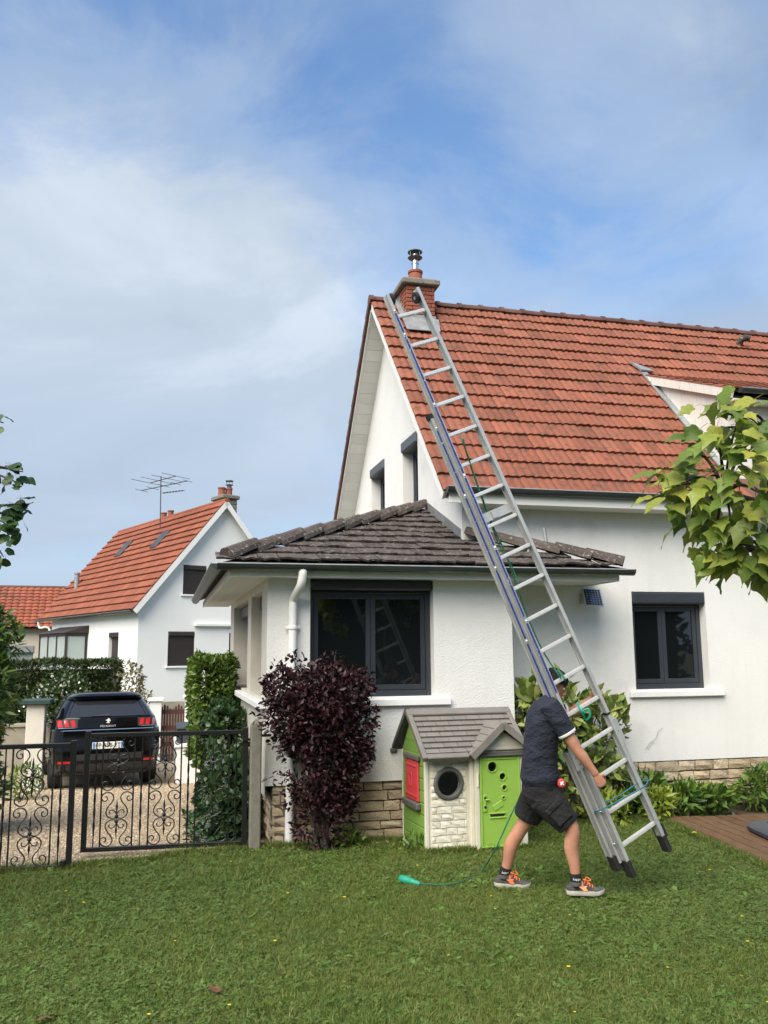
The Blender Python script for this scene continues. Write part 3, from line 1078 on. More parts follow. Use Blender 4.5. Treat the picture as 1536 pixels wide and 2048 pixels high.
def gutter(parent, a, b, r=0.065, out=(0, -1, 0), brackets=0.55, matname='zinc', name='gutter', phase=0.2, ring=0.07):
    a, b, out = Vector(a), Vector(b), Vector(out).normalized()
    up = Vector((0, 0, 1))
    t = (b - a).normalized()
    mb = MB()
    n = 10
    sec = lambda p, rr: [p + out * (rr * math.cos(ang)) + up * (rr * math.sin(ang)) for ang in [math.pi * (1 + j / n) for j in range(n + 1)]]
    o1, o2 = sec(a, r), sec(b, r)
    i1, i2 = sec(a, r - 0.004), sec(b, r - 0.004)
    k = n + 1
    vs = o1 + o2 + i1 + i2
    fs = [(j, j + 1, k + j + 1, k + j) for j in range(n)] + [(2 * k + j, 3 * k + j, 3 * k + j + 1, 2 * k + j + 1) for j in range(n)]
    fs += [(0, k, 3 * k, 2 * k), (k - 1, 2 * k + k - 1, 3 * k + k - 1, 2 * k - 1)]
    fs += [tuple(range(k)), tuple(range(2 * k - 1, k - 1, -1))]
    mb.add(vs, fs)
    g = mb.build(name, matname, parent, smooth=50)
    q = MB()
    q.tube([a + out * r, b + out * r], 0.008, 8)
    q.build('gutter_rim', 'zinc_lt', g, smooth=60)
    L = (b - a).length
    s = phase
    while s < L:
        c = a + t * s
        br = MB()
        o3, o4 = sec(c, r + 0.004), sec(c + t * 0.02, r + 0.004)
        br.add(o3 + o4, [(j, j + 1, k + j + 1, k + j) for j in range(n)])
        br.build('gutter_bracket', matname, g)
        s += brackets
    return g


gutter(house, (XV + 0.02, EY - 0.085, EZ + 0.035), (XE, EY - 0.085, EZ + 0.035), 0.07, phase=0.75, brackets=0.62)
mb = MB()
mb.box(XV + 0.06, XE, EY - 0.050, EY - 0.026, EZ - 0.135, EZ - 0.005)
mb.box(XV + 0.34, XE, EY - 0.0255, YM + 0.02, EZ - 0.135, EZ - 0.11)
mb.build('eave_board', 'soffit', house)

# ---- chimney
mb = MB()
mb.box(CH[0] + 0.006, CH[1] - 0.006, CH[2] + 0.006, CH[3] - 0.006, 6.4, 7.60)
chim = mb.build('chimney', 'mortar', house)
bk = MB()
bk.cbox(-0.5, 0.5, -0.5, 0.5, -0.5, 0.5, 0.04)
BRICK = bk.mesh('brick', 'brick')
for face in ('front', 'side'):
    L0, L1 = (CH[0], CH[1]) if face == 'front' else (CH[2] + 0.02, CH[3])
    zc = 6.62
    row = 0
    while zc < 7.60:
        u = L0 - (0.105 if row % 2 else 0.0)
        while u < L1:
            a, b = max(u, L0) + 0.004, min(u + 0.21, L1) - 0.004
            if b - a > 0.03:
                d = random.uniform(-0.003, 0.003)
                if face == 'front':
                    M = basis((b - a, 0, 0), (0, 0.05, 0), (0, 0, 0.056), ((a + b) / 2, CH[2] + 0.015 + d, zc))
                else:
                    M = basis((0.05, 0, 0), (0, b - a, 0), (0, 0, 0.056), (CH[0] + 0.015 + d, (a + b) / 2, zc))
                link('brick', BRICK, chim, M=M)
            u += 0.21
        zc += 0.066
        row += 1
mb = MB()
mb.cbox(CH[0] - 0.075, CH[1] + 0.075, CH[2] - 0.075, CH[3] + 0.075, 7.60, 7.685, 0.012)
mb.cbox(CH[0] - 0.03, CH[1] + 0.03, CH[2] - 0.03, CH[3] + 0.03, 7.685, 7.715, 0.01)
mb.build('chimney_cap', 'concrete', chim)
PC = (3.745, 12.80)
mb = MB()
mb.lathe([(0.125, 7.71), (0.118, 7.80), (0.105, 7.90), (0.12, 7.905), (0.12, 7.94), (0.10, 7.945)], (PC[0], PC[1], 0))
mb.build('chimney_pot', 'terra', chim, smooth=35)
mb = MB()
mb.lathe([(0.055, 7.93), (0.055, 8.06), (0.062, 8.062), (0.062, 8.085), (0.05, 8.09), (0.05, 8.14)], (PC[0], PC[1], 0))
mb.lathe([(0.045, 8.19), (0.045, 8.24)], (PC[0], PC[1], 0))
flue = mb.build('flue_pipe', 'steel', chim, smooth=35)
mb = MB()
mb.lathe([(0.05, 8.12), (0.115, 8.165), (0.12, 8.175), (0.05, 8.185)], (PC[0], PC[1], 0))
mb.lathe([(0.118, 8.265), (0.12, 8.275), (0.06, 8.305), (0.0, 8.315)], (PC[0], PC[1], 0))
for k in range(4):
    a = k * math.pi / 2 + 0.5
    mb.tube([(PC[0] + 0.10 * math.cos(a), PC[1] + 0.10 * math.sin(a), 8.17), (PC[0] + 0.105 * math.cos(a), PC[1] + 0.105 * math.sin(a), 8.27)], 0.006, 6)
mb.build('flue_cowl', 'steel_dk', flue, smooth=35)
mb = MB()                                # lead and zinc flashing round the stack
f0 = CH[2] - 0.30
for a, b, w0 in ((f0, CH[2] + 0.0, 0.03),):
    p = [Vector((CH[0] - 0.09, a, roof_z(a))), Vector((CH[1] - 0.03, a, roof_z(a))), Vector((CH[1] + 0.04, b, roof_z(b))), Vector((CH[0] - 0.09, b, roof_z(b)))]
    mb.prism([q + PN * 0.080 for q in p], PN * 0.012)
mb.box(CH[0] - 0.012, CH[1] + 0.012, CH[2] - 0.014, CH[2] - 0.002, roof_z(CH[2]) + 0.02, roof_z(CH[2]) + 0.13)
p = [Vector((CH[0] - 0.09, CH[2], roof_z(CH[2]))), Vector((CH[0] - 0.001, CH[2], roof_z(CH[2]))), Vector((CH[0] - 0.001, YR, ZR)), Vector((CH[0] - 0.09, YR, ZR))]
mb.prism([q + PN * 0.055 for q in p], PN * 0.012)
for k in range(5):
    y = CH[2] + k * 0.11
    mb.box(CH[0] - 0.012, CH[0] - 0.002, y + 0.003, y + 0.107, roof_z(y) + 0.02, roof_z(y) + 0.21)
mb.build('flashing', 'lead', chim)

# ---- dormer on the main roof
mb = MB()
dzr = lambda y: DZ + (y - DY) * DSL
ytop = (DZ - DY * DSL - EZ + EY * TAN) / (TAN - DSL)
poly = [(DX0, DY + 0.2, roof_z(DY + 0.2) - 0.1), (DX0, DY + 0.2, dzr(DY + 0.2) - 0.06), (DX0, ytop, dzr(ytop) - 0.06)]
mb.prism(poly, (0.1, 0, 0))
mb.box(DX0 + 0.1, DX1, DY + 0.2, DY + 0.3, 3.7, DZ - 0.02)
dorm = mb.build('dormer', 'dormer', house)
mb = MB()
mb.bar((DX0 - 0.06, DY - 0.02, dzr(DY) - 0.065), (DX0 - 0.06, ytop - 0.02, dzr(ytop) - 0.065), 0.03, 0.13, up=(0, -DSL, 1))
mb.box(DX0 - 0.05, DX1, DY - 0.02, DY + 0.19, DZ - 0.16, DZ - 0.13)
mb.build('barge_board', 'dormer', dorm)
ang = math.atan(DSL)
dup_, dn = Vector((0, math.cos(ang), math.sin(ang))), Vector((0, -math.sin(ang), math.cos(ang)))
DT, DV, DF = tile_mesh('tile', TW, 0.235, 0.016, 0.024, 'tile', 2, 4, 0.028)
nd_ = int((ytop - DY) / math.cos(ang) / 0.235) + 1
dr = MB()
dr.prism([(DX0 - 0.07, DY - 0.02, DZ - 0.04), (DX1, DY - 0.02, DZ - 0.04), (DX1, ytop, dzr(ytop) - 0.04), (DX0 - 0.07, ytop, dzr(ytop) - 0.04)], dn * 0.035)
droof = dr.build('dormer_roof', 'tile_dark', dorm)
rest = MB()
for r_ in range(nd_):
    for c_ in range(18):
        p = Vector((DX0 - 0.08 + c_ * TW, DY - 0.05, DZ - 0.02)) + dup_ * (r_ * 0.235)
        M = basis(PX, dup_, dn, p)
        rest.add([M @ v for v in DV], DF, rnd=0.001 + random.random() * 0.99)
rest.build('dormer_tiles', 'tile', dorm, kind='stuff')
gutter(dorm, (DX0 + 0.0, DY - 0.09, DZ - 0.02), (DX1, DY - 0.09, DZ - 0.02), 0.055, brackets=0.5, name='gutter')
mb = MB()
for k in range(6):
    a = Vector((DX0 - 0.10, 0, 0)) + Vector((0, DY + 0.25, roof_z(DY + 0.25))) + PUP * (k * 0.48)
    b = a + PUP * 0.475
    if b.y > ytop + 0.1:
        break
    mb.prism([a + PN * 0.05, a + PN * 0.05 + Vector((0.10, 0, 0)), b + PN * 0.05 + Vector((0.10, 0, 0)), b + PN * 0.05], PN * (0.02 + 0.004 * (k % 2)))
t0 = Vector((DX0 - 0.05, ytop, roof_z(ytop)))
mb.prism([t0 + PN * 0.05 + PUP * 0.28 + Vector((-0.10, 0, 0)), t0 + PN * 0.05 + Vector((-0.06, -0.05, 0)), t0 + PN * 0.05 + Vector((0.16, -0.02, 0)), t0 + PN * 0.05 + PUP * 0.10 + Vector((0.14, 0, 0))], PN * 0.03)
mb.build('flashing', 'zinc_lt', dorm)
p = Vector((9.542, 12.629, 7.106))
mb = MB()
mb.tube([p - PN * 0.02, p + PN * 0.10, p + PN * 0.13 + Vector((0.05, -0.02, 0.01)), p + PN * 0.13 + Vector((0.12, -0.03, 0.0))], 0.055, 12)
mb.build('vent_tile', 'tile_brown', roof, smooth=40)

# ------------------------------------------------------------------ veranda
VX0, VX1, VY = 1.02, 3.72, 9.10
ES, EF, EXR = 0.52, 8.80, 5.02         # eave lines: side x, front y, end x
VE = 2.80                              # tile height at the eave
AP = Vector((XG, 11.22, 3.785))         # where the hip meets the gable
VWIN = (1.468, 2.815, 1.415, 2.652)
mb = MB()
wall_holes(mb, (0, VY, 0), (1, 0, 0), (0, 0, 1), (0, -1, 0), (VX0, VX1), (0.565, 2.66), [VWIN], 0.2)
mb.box(VX1 - 0.2, VX1, VY + 0.001, YM, 0.565, 2.66)
mb.add([(VX0, VY, 0.565), (VX1, VY, 0.565), (VX1, YM, 0.565), (VX0, 14.4, 0.565)], [(0, 3, 2, 1)])
ver = mb.build('veranda_wall', 'render', house)
mb = MB()
SIDE = [(9.62, 10.84, 1.42, 2.56), (11.28, 13.62, 1.42, 2.56)]
wall_holes(mb, (VX0, 0, 0), (0, 1, 0), (0, 0, 1), (-1, 0, 0), (VY, 14.3), (0.45, 2.66), SIDE, 0.42)
mb.box(VX0 + 0.01, VX1, 14.1, 14.3, -1.0, 2.66)
mb.build('veranda_side_wall', 'cream', house)
w = window(house, (0, VY, 0), (1, 0, 0), (0, -1, 0), *VWIN, 0.125, box=0.115, mull=0.505, boxout=0.01)
mb = MB()
mb.cbox(VWIN[0] - 0.10, VWIN[1] + 0.17, VY - 0.055, VY - 0.001, 1.325, 1.398, 0.008)
mb.cbox(VWIN[0] + 0.002, VWIN[1] - 0.002, VY - 0.001, VY + 0.125, 1.37, 1.418, 0.004)
mb.build('sill', 'paint', w)
for (a, b, c, d) in SIDE:
    sw = window(house, (VX0, 0, 0), (0, 1, 0), (-1, 0, 0), a, b, c, d, 0.34, leaves=2, box=0.17, boxout=-0.10, boxmat='box_grey')
mb = MB()
mb.cbox(VX0 - 0.09, VX0 + 0.0, VY - 0.01, 14.35, 1.318, 1.392, 0.01)
mb.build('veranda_ledge', 'paint', house)
stone_wall(house, (0, VY + 0.035, 0), (1, 0, 0), (0, -1, 0), VX0 + 0.075, VX1, -0.02, 0.56, 6, 0.17, 0.34)
stone_wall(house, (VX0 + 0.075, 0, 0), (0, -1, 0), (-1, 0, 0), -13.6, -(VY + 0.04), -0.42, 0.45, 9, 0.2, 0.36)

# roof planes
VSL = (AP.z - VE) / (AP.y - EF)
fz = lambda y: VE + (y - EF) * VSL
HR = Vector((3.42, YM - 0.02, fz(YM - 0.02)))      # head of the end hip
C0, C1 = Vector((ES, EF, VE)), Vector((EXR, EF, VE))
mb = MB()
dn_ = Vector((0, 0, -0.05))
mb.prism([C0 + dn_, C1 + dn_, HR + dn_, Vector((XG + 0.0, YM, fz(YM))) + dn_, AP + dn_], (0, 0, 0.03))
mb.prism([C0 + dn_, AP + dn_, Vector((XG, 15.2, 3.785)) + dn_, Vector((ES, 15.2, VE)) + dn_], (0, 0, 0.03))
mb.prism([C1 + dn_, Vector((EXR, YM, VE)) + dn_, HR + dn_], (0, 0, 0.03))
vroof = mb.build('veranda_roof', 'tile_brown', house)
va = math.atan(VSL)
vup, vn = Vector((0, math.cos(va), math.sin(va))), Vector((0, -math.sin(va), math.cos(va)))
NR = 10
VL = (AP.y - EF) / math.cos(va) / NR


def flat_tile(w, L, matname, k):
    r_ = random.Random(k)
    mb = MB()
    t, lift = 0.022, 0.030
    xs = [0.003, w * 0.33, w * 0.66, w - 0.003]
    fr = [(x, -0.01 + r_.uniform(-0.014, 0.010), lift + r_.uniform(-0.006, 0.010)) for x in xs]
    bk_ = [(x, L * 1.03, 0.006) for x in xs]
    bo = [(x, y + 0.004, z - t) for x, y, z in fr]
    mb.add(fr + bk_ + bo, [(i, i + 1, 5 + i, 4 + i) for i in range(3)] + [(8 + i, 9 + i, i + 1, i) for i in range(3)] + [(8, 0, 4), (11, 7, 3)])
    return mb.mesh('tile', matname)


def tile_row(parent, y_of, row, xa, xb, w, L, meshes, p0, xdir, updir, nrm):
    n = max(1, int(round((xb - xa) / w)))
    ww = (xb - xa) / n
    for i in range(n):
        p = p0 + xdir * (xa + i * ww) + updir * (row * L) + nrm * random.uniform(0, 0.012) + updir * random.uniform(-0.012, 0.012)
        M = basis(xdir * (ww / w) + updir * random.uniform(-0.03, 0.03), updir, nrm, p)
        link('tile', random.choice(meshes), parent, M=M)


VT = [flat_tile(0.205, VL, 'tile_brown', k) for k in range(9)]
for r_ in range(NR):
    y = EF + (r_ + 0.35) * VL * math.cos(va)
    t = (y - EF) / (AP.y - EF)
    xa = ES + (XG - ES) * t
    if y < YM:
        t2 = (y - EF) / (HR.y - EF)
        xb = EXR + (HR.x - EXR) * t2
    else:
        xb = XG - 0.02
    if xb - xa < 0.12:
        continue
    tile_row(vroof, None, r_, xa - 0.15, xb, 0.205, VL, VT, Vector((0, EF, VE)), PX, vup, vn)


def hip(parent, a, b, n, r0=0.085, L=0.40, first=True):
    """overlapping half-round hip tiles from a up to b"""
    a, b = Vector(a), Vector(b)
    t = (b - a).normalized()
    s = t.cross(Vector((0, 0, 1))).normalized()
    u = s.cross(t)
    mb = MB()
    prof = []
    for y, k in ((0, 1.06), (L * 1.08, 0.78)):
        prof.append([Vector((-r0 * k * 1.25, y, -0.045)), Vector((-r0 * k * 1.15, y, 0.0)), Vector((-r0 * k * 0.6, y, r0 * k * 0.62)), Vector((0, y, r0 * k * 0.75)), Vector((r0 * k * 0.6, y, r0 * k * 0.62)), Vector((r0 * k * 1.15, y, 0)), Vector((r0 * k * 1.25, y, -0.045))])
    mb.loft(prof)
    me = mb.mesh('hip_tile', 'tile_brown')
    d = (b - a).length / n
    for k in range(n):
        M = basis(s, t, u, a + t * (k * d) + u * (0.045 + random.uniform(-0.004, 0.008))) @ Matrix.Rotation(0.10 + random.uniform(-0.03, 0.03), 4, 'X') @ Matrix.Rotation(random.uniform(-0.03, 0.03), 4, 'Z')
        link('hip_tile', me, parent, M=M)


hip(vroof, C0 + Vector((0.06, 0.05, 0.02)), AP + Vector((-0.05, -0.04, 0.0)), 10)
hip(vroof, C1 + Vector((-0.06, 0.03, 0.02)), HR + Vector((0.05, -0.03, 0.02)), 5)
mb = MB()                                  # lead apron along the gable
for k in range(4):
    a, b = AP.y - 0.02 - k * 0.36, AP.y - 0.02 - (k + 1) * 0.36 + 0.004
    b = max(b, YM + 0.01)
    mb.prism([(XG - 0.003, a, fz(a) + 0.02), (XG - 0.003, b, fz(b) + 0.02), (XG - 0.003, b, fz(b) + 0.13), (XG - 0.003, a, fz(a) + 0.13)], (-0.008 - 0.002 * (k % 2), 0, 0))
mb.build('flashing', 'lead', vroof)
p = C1 + (HR - C1) * 0.50
mb = MB()
mb.tube([p + Vector((0, 0, 0.05)), p + Vector((0.012, 0, 0.14)), p + Vector((-0.01, 0, 0.30))], 0.022, 10)
mb.build('vent_pipe', 'zinc_lt', vroof, smooth=40)
# fascia, soffit, gutters
mb = MB()
mb.box(ES + 0.09, EXR - 0.10, EF + 0.05, EF + 0.075, 2.645, 2.735)
mb.box(ES + 0.09, ES + 0.115, EF + 0.0755, 15.2, 2.645, 2.735)
mb.box(EXR - 0.125, EXR - 0.10, EF + 0.0755, YM, 2.645, 2.735)
mb.build('fascia', 'paint', house)
mb = MB()
n = 13
for k in range(4):
    x = ES + 0.116 + k * 0.1
    b = MB()
    b.box(x + 0.001, x + 0.099, EF + 0.076, 15.1, 2.652, 2.664)
    b.build('soffit_board', 'soffit', vroof)
for k in range(2):
    y = EF + 0.076 + k * 0.112
    b = MB()
    b.box(ES + 0.52, EXR - 0.126, y + 0.001, y + 0.111, 2.6525, 2.6635)
    b.build('soffit_board', 'soffit', vroof)
b = MB()
b.box(VX1 + 0.001, EXR - 0.126, EF + 0.302, YM - 0.001, 2.652, 2.663)
b.build('soffit_board', 'soffit', vroof)
gutter(house, (ES - 0.04, EF - 0.035, 2.765), (EXR + 0.03, EF - 0.035, 2.765), 0.062, brackets=0.41, phase=0.12)
gutter(house, (ES - 0.035, 15.2, 2.765), (ES - 0.035, EF - 0.04, 2.765), 0.062, out=(-1, 0, 0), brackets=0.30, phase=0.2)
mb = MB()
gx = 1.275
pts = catmull([(1.335, EF - 0.03, 2.72), (1.335, EF - 0.03, 2.66), (1.32, EF + 0.02, 2.55), (1.285, VY - 0.075, 2.44), (gx, VY - 0.065, 2.34), (gx, VY - 0.065, 2.2)], 5)
mb.tube(pts + [Vector((gx, VY - 0.065, 1.2)), Vector((gx - 0.012, VY - 0.065, 0.6)), Vector((gx - 0.02, VY - 0.07, -0.02))], 0.044, 14)
dp = mb.build('downpipe', 'paint', house, smooth=50)
mb = MB()
mb.lathe([(0.05, -0.03), (0.053, -0.02), (0.053, 0.0), (0.05, 0.01)], (gx, VY - 0.065, 2.15), 14)
mb.box(gx - 0.075, gx + 0.075, VY - 0.05, VY - 0.035, 2.135, 2.16)
mb.build('pipe_clip', 'paint', dp)
# ------------------------------------------------------------------ neighbouring houses
NA = R(23.4)
NU, NV = Vector((-math.sin(NA), math.cos(NA), 0)), Vector((math.cos(NA), math.sin(NA), 0))
N0 = Vector((-0.898, 31.246, 0))        # its near corner
far = thing('neighbour_house', 'white house with orange roof and brown roller shutters beyond the drive', 'house', tuple(N0), rot=(0, 0, NA))
# local axes: x along the gable, y along the long wall, z up
GWD, ZE_, ZA_, LN = 6.24, 3.62, 7.36, 9.6
mb = MB()
fw_ = [(1.10, 2.10, 1.42, 2.62), (1.60, 2.50, 3.93, 4.98), (3.46, 4.4, -0.6, 2.58)]
wall_holes(mb, (0, 0, 0), (1, 0, 0), (0, 0, 1), (0, -1, 0), (0, GWD), (-1.6, 5.02), fw_, 0.12)
mb.f, mb.m = [], []
mb.v, mb.r = [], []
wall_holes(mb, (0, 0, 0), (1, 0, 0), (0, 0, 1), (0, -1, 0), (0, GWD), (-1.6, 3.62), [fw_[0], fw_[2]], 0.12)
tx = lambda z: (z - ZE_) / (ZA_ - ZE_) * GWD / 2
wall_holes(mb, (0, 0, 0), (1, 0, 0), (0, 0, 1), (0, -1, 0), (tx(5.02), GWD - tx(5.02)), (3.62, 5.02), [fw_[1]], 0.12)
mb.add([(0, 0, 3.62), (tx(5.02), 0, 3.62), (tx(5.02), 0, 5.02)], [(0, 1, 2)])
mb.add([(GWD, 0, 3.62), (GWD - tx(5.02), 0, 5.02), (GWD - tx(5.02), 0, 3.62)], [(0, 1, 2)])
mb.add([(tx(5.02), 0, 5.02), (GWD - tx(5.02), 0, 5.02), (GWD / 2, 0, ZA_)], [(0, 1, 2)])
mb.box(GWD - 0.1, GWD, 0.01, LN, -1.6, 3.6)
mb.build('gable_wall', 'far_white', far)
mb = MB()
wall_holes(mb, (0, 0, 0), (0, 1, 0), (0, 0, 1), (-1, 0, 0), (0.001, LN), (-1.6, 3.62), [(1.78, 2.75, 0.2, 2.62)], 0.22)
mb.build('long_wall', 'far_white', far)


def far_shutter(x0, x1, z0, z1, sill=True):
    f = MB()
    n = max(3, int((z1 - z0 - 0.16) / 0.055))
    h = (z1 - z0 - 0.16) / n
    f.cbox(x0 + 0.01, x1 - 0.01, -0.03, 0.10, z1 - 0.17, z1 - 0.005, 0.03)
    f.box(x0 + 0.005, x0 + 0.05, 0.02, 0.10, z0, z1 - 0.17)
    f.box(x1 - 0.05, x1 - 0.005, 0.02, 0.10, z0, z1 - 0.17)
    wn_ = f.build('window', 'shutter', far)
    s = MB()
    for k in range(n):
        s.box(x0 + 0.05, x1 - 0.05, 0.045, 0.06, z0 + k * h + 0.004, z0 + (k + 1) * h - 0.004)
    s.box(x0 + 0.05, x1 - 0.05, 0.061, 0.07, z0, z1 - 0.17)
    s.build('roller_shutter', 'shutter', wn_)
    if sill:
        q = MB()
        q.cbox(x0 - 0.08, x1 + 0.06, -0.07, 0.04, z0 - 0.07, z0 - 0.002, 0.01)
        q.build('sill', 'paint', wn_)
    return wn_


far_shutter(*fw_[0])
far_shutter(*fw_[1])
far_shutter(*fw_[2], sill=False)
f = MB()
f.box(0.12, 0.2, 1.80, 2.73, 0.2, 2.60)
f.cbox(-0.01, 0.2, 1.79, 2.74, 2.45, 2.615, 0.02)
f.build('door', 'shutter', far)
mb = MB()
mb.cbox(2.06, 3.62, -0.14, -0.002, 2.80, 2.91, 0.02)
mb.build('door_hood', 'paint', far)
# roof
fp = math.atan2(ZA_ - ZE_, GWD / 2)
OV = 0.28
e_l = Vector((-OV * 1.0, 0, ZE_ - OV * math.tan(fp)))
sl = Vector((math.cos(fp), 0, math.sin(fp)))
sn = Vector((-math.sin(fp), 0, math.cos(fp)))
FL = (GWD / 2 + OV) / math.cos(fp)
mb = MB()
y0_, y1_ = -0.30, LN + 0.9
mb.prism([e_l + Vector((0, y0_ + 0.03, 0.0)), e_l + sl * FL + Vector((0, y0_ + 0.03, 0)), e_l + sl * FL + Vector((0, y1_, 0)), e_l + Vector((0, y1_, 0))], sn * 0.05)
e_r = Vector((GWD + OV, 0, e_l.z))
sr, srn = Vector((-sl.x, 0, sl.z)), Vector((-sn.x, 0, sn.z))
mb.prism([e_r + Vector((0, y0_ + 0.03, 0.0)), e_r + sr * FL + Vector((0, y0_ + 0.03, 0)), e_r + sr * FL + Vector((0, y1_, 0)), e_r + Vector((0, y1_, 0))], srn * 0.05)
froof = mb.build('roof', 'tile_dark', far)
FT, FV, FF = tile_mesh('tile', 0.30, FL / 15, 0.045, 0.05, 'tile_far', 2, 4, 0.075)
pl = []
for r_ in range(15):
    for c_ in range(36):
        p = e_l + sn * 0.05 + sl * (r_ * FL / 15) + Vector((0, y1_ - c_ * 0.30, 0))
        if p.y - 0.3 < y0_ - 0.05:
            continue
        pl.append((c_, basis(Vector((0, -1, 0)), sl, sn, p)))
pl.sort(key=lambda q: -q[0])
for _, M in pl[:290]:
    link('tile', FT, froof, M=M)
rest = MB()
for _, M in pl[290:]:
    rest.add([M @ v for v in FV], FF, rnd=0.001 + random.random() * 0.99)
rest.build('farther_tiles', 'tile_far', froof, kind='stuff')
mb = MB()
mb.tube([e_l + sl * FL + Vector((0, y0_, 0.07)), e_l + sl * FL + Vector((0, y1_, 0.07))], 0.09, 8)
mb.build('ridge_cap', 'tile_far', froof)
for a, tdir, nn in ((e_l, sl, sn), (e_r, sr, srn)):
    b = MB()
    b.prism([a + Vector((0, y0_, 0)) - nn * 0.13, a + Vector((0, y0_ + 0.03, 0)) - nn * 0.13, a + Vector((0, y0_ + 0.03, 0)) + nn * 0.05, a + Vector((0, y0_, 0)) + nn * 0.05], tdir * FL)
    b.build('barge_board', 'far_white', froof)
    b = MB()
    b.prism([a + Vector((0, y0_ + 0.031, 0)) - nn * 0.005, a + Vector((0, -0.002, 0)) - nn * 0.005, a + Vector((0, -0.002, 0)) - nn * 0.03, a + Vector((0, y0_ + 0.031, 0)) - nn * 0.03], tdir * FL)
    b.build('verge_soffit', 'far_white', froof)
g = gutter(far, tuple(e_l + Vector((-0.05, y1_ + 0.1, 0.03))), tuple(e_l + Vector((-0.05, y0_ + 0.05, 0.03))), 0.08, out=(-1, 0, 0), brackets=0.8)
mb = MB()
mb.tube(catmull([(e_l.x - 0.05, y1_ - 0.1, e_l.z - 0.03), (e_l.x, y1_ - 0.15, e_l.z - 0.3), (-0.06, LN - 0.1, e_l.z - 0.55), (-0.06, LN - 0.1, 0)], 4), 0.05, 8)
mb.build('downpipe', 'paint', far, smooth=40)
for yy in (3.1, 6.9):                    # two roof windows
    a = e_l + sl * (FL * 0.70) + Vector((0, yy, 0)) + sn * 0.12
    M = basis(Vector((0, -1, 0)), sl, sn, a)
    b = MB()
    b.cbox(-0.30, 0.30, -0.44, 0.44, 0, 0.07, 0.01, M=M)
    rw = b.build('roof_window', 'zinc', far)
    b = MB()
    b.box(-0.22, 0.22, -0.34, 0.34, 0.07, 0.076, M=M)
    b.build('pane', 'zinc', rw)
a = e_l + sl * (FL * 0.30) + Vector((0, y1_ - 1.6, 0))
b = MB()
b.tube([a, a + Vector((0, 0, 0.75))], 0.10, 10)
b.lathe([(0.13, 0.75), (0.13, 0.80), (0.02, 0.85)], tuple(a), 10)
b.build('vent_pipe', 'zinc_lt', far)
# bay window at the far end of the long wall
b = MB()
b.box(-0.85, -0.0, 5.0, 8.4, -1.2, 0.7)
for xx, yy in ((-0.85, 5.0), (-0.85, 6.1), (-0.85, 7.2), (-0.85, 8.32), (-0.08, 5.0)):
    b.box(xx, xx + 0.08, yy, yy + 0.08, 0.7, 2.55)
b.box(-0.86, -0.001, 4.99, 8.41, 2.55, 2.66)
bay = b.build('bay_window', 'brown_frame', far)
b = MB()
b.prism([(-0.95, 4.9, 2.66), (-0.002, 4.9, 2.66), (-0.002, 4.9, 2.95)], (0, 3.6, 0))
b.build('bay_roof', 'brown_frame', bay)
for yy in (5.09, 6.19, 7.29):
    b = MB()
    b.box(-0.82, -0.80, yy, yy + 1.0, 0.72, 2.53)
    b.build('pane', 'far_glass', bay)
b = MB()
b.box(-0.76, -0.10, 5.03, 5.05, 0.72, 2.53)
b.build('pane', 'far_glass', bay)
# chimney and pots
CHF = Vector((GWD / 2 + 0.45, 0.75, 0))
b = MB()
b.box(CHF.x - 0.28, CHF.x + 0.28, CHF.y - 0.4, CHF.y + 0.4, 6.2, 7.62)
fch = b.build('chimney', 'concrete', far)
for k in range(6):
    z = 6.55 + k * 0.17
    b = MB()
    b.cbox(CHF.x - 0.295, CHF.x + 0.295, CHF.y - 0.415, CHF.y + 0.415, z, z + 0.15, 0.02)
    b.build('stone_course', 'concrete', fch)
b = MB()
b.cbox(CHF.x - 0.37, CHF.x + 0.37, CHF.y - 0.5, CHF.y + 0.5, 7.60, 7.76, 0.03)
b.build('chimney_cap', 'concrete', fch)
for dx in (-0.16, 0.14):
    b = MB()
    b.lathe([(0.14, 7.75), (0.125, 8.02), (0.145, 8.03), (0.145, 8.09)], (CHF.x + dx, CHF.y, 0), 12)
    b.build('chimney_pot', 'terra', fch, smooth=40)
b = MB()
b.lathe([(0.09, 8.05), (0.09, 8.2), (0.16, 8.22), (0.09, 8.24)], (CHF.x + 0.16, CHF.y, 0), 10)
b.lathe([(0.15, 8.36), (0.15, 8.39), (0.02, 8.42)], (CHF.x + 0.16, CHF.y, 0), 10)
for k in range(3):
    b.tube([(CHF.x + 0.16 + 0.12 * math.cos(k * 2.1), CHF.y + 0.12 * math.sin(k * 2.1), 8.22), (CHF.x + 0.16 + 0.12 * math.cos(k * 2.1), CHF.y + 0.12 * math.sin(k * 2.1), 8.37)], 0.012, 5)
b.build('flue_cowl', 'steel_dk', fch)
for yy in (5.2, 5.9):
    b = MB()
    b.lathe([(0.12, 7.2), (0.12, 7.72), (0.14, 7.73), (0.14, 7.78)], (GWD / 2 + 0.2, yy, 0), 10)
    b.build('roof_vent', 'terra', far)

ant_base = Vector((-0.307, 34.701, 7.138))
ant = thing('television_antenna', 'thin metal television antenna on the roof of the orange-roofed neighbour house', 'antenna', tuple(ant_base))
b = MB()
top = Vector((-0.336, 34.457, 8.676))
b.tube([ant_base - Vector((0, 0, 0.5)), top], 0.022, 6)
b.build('mast', 'steel_dk', ant)


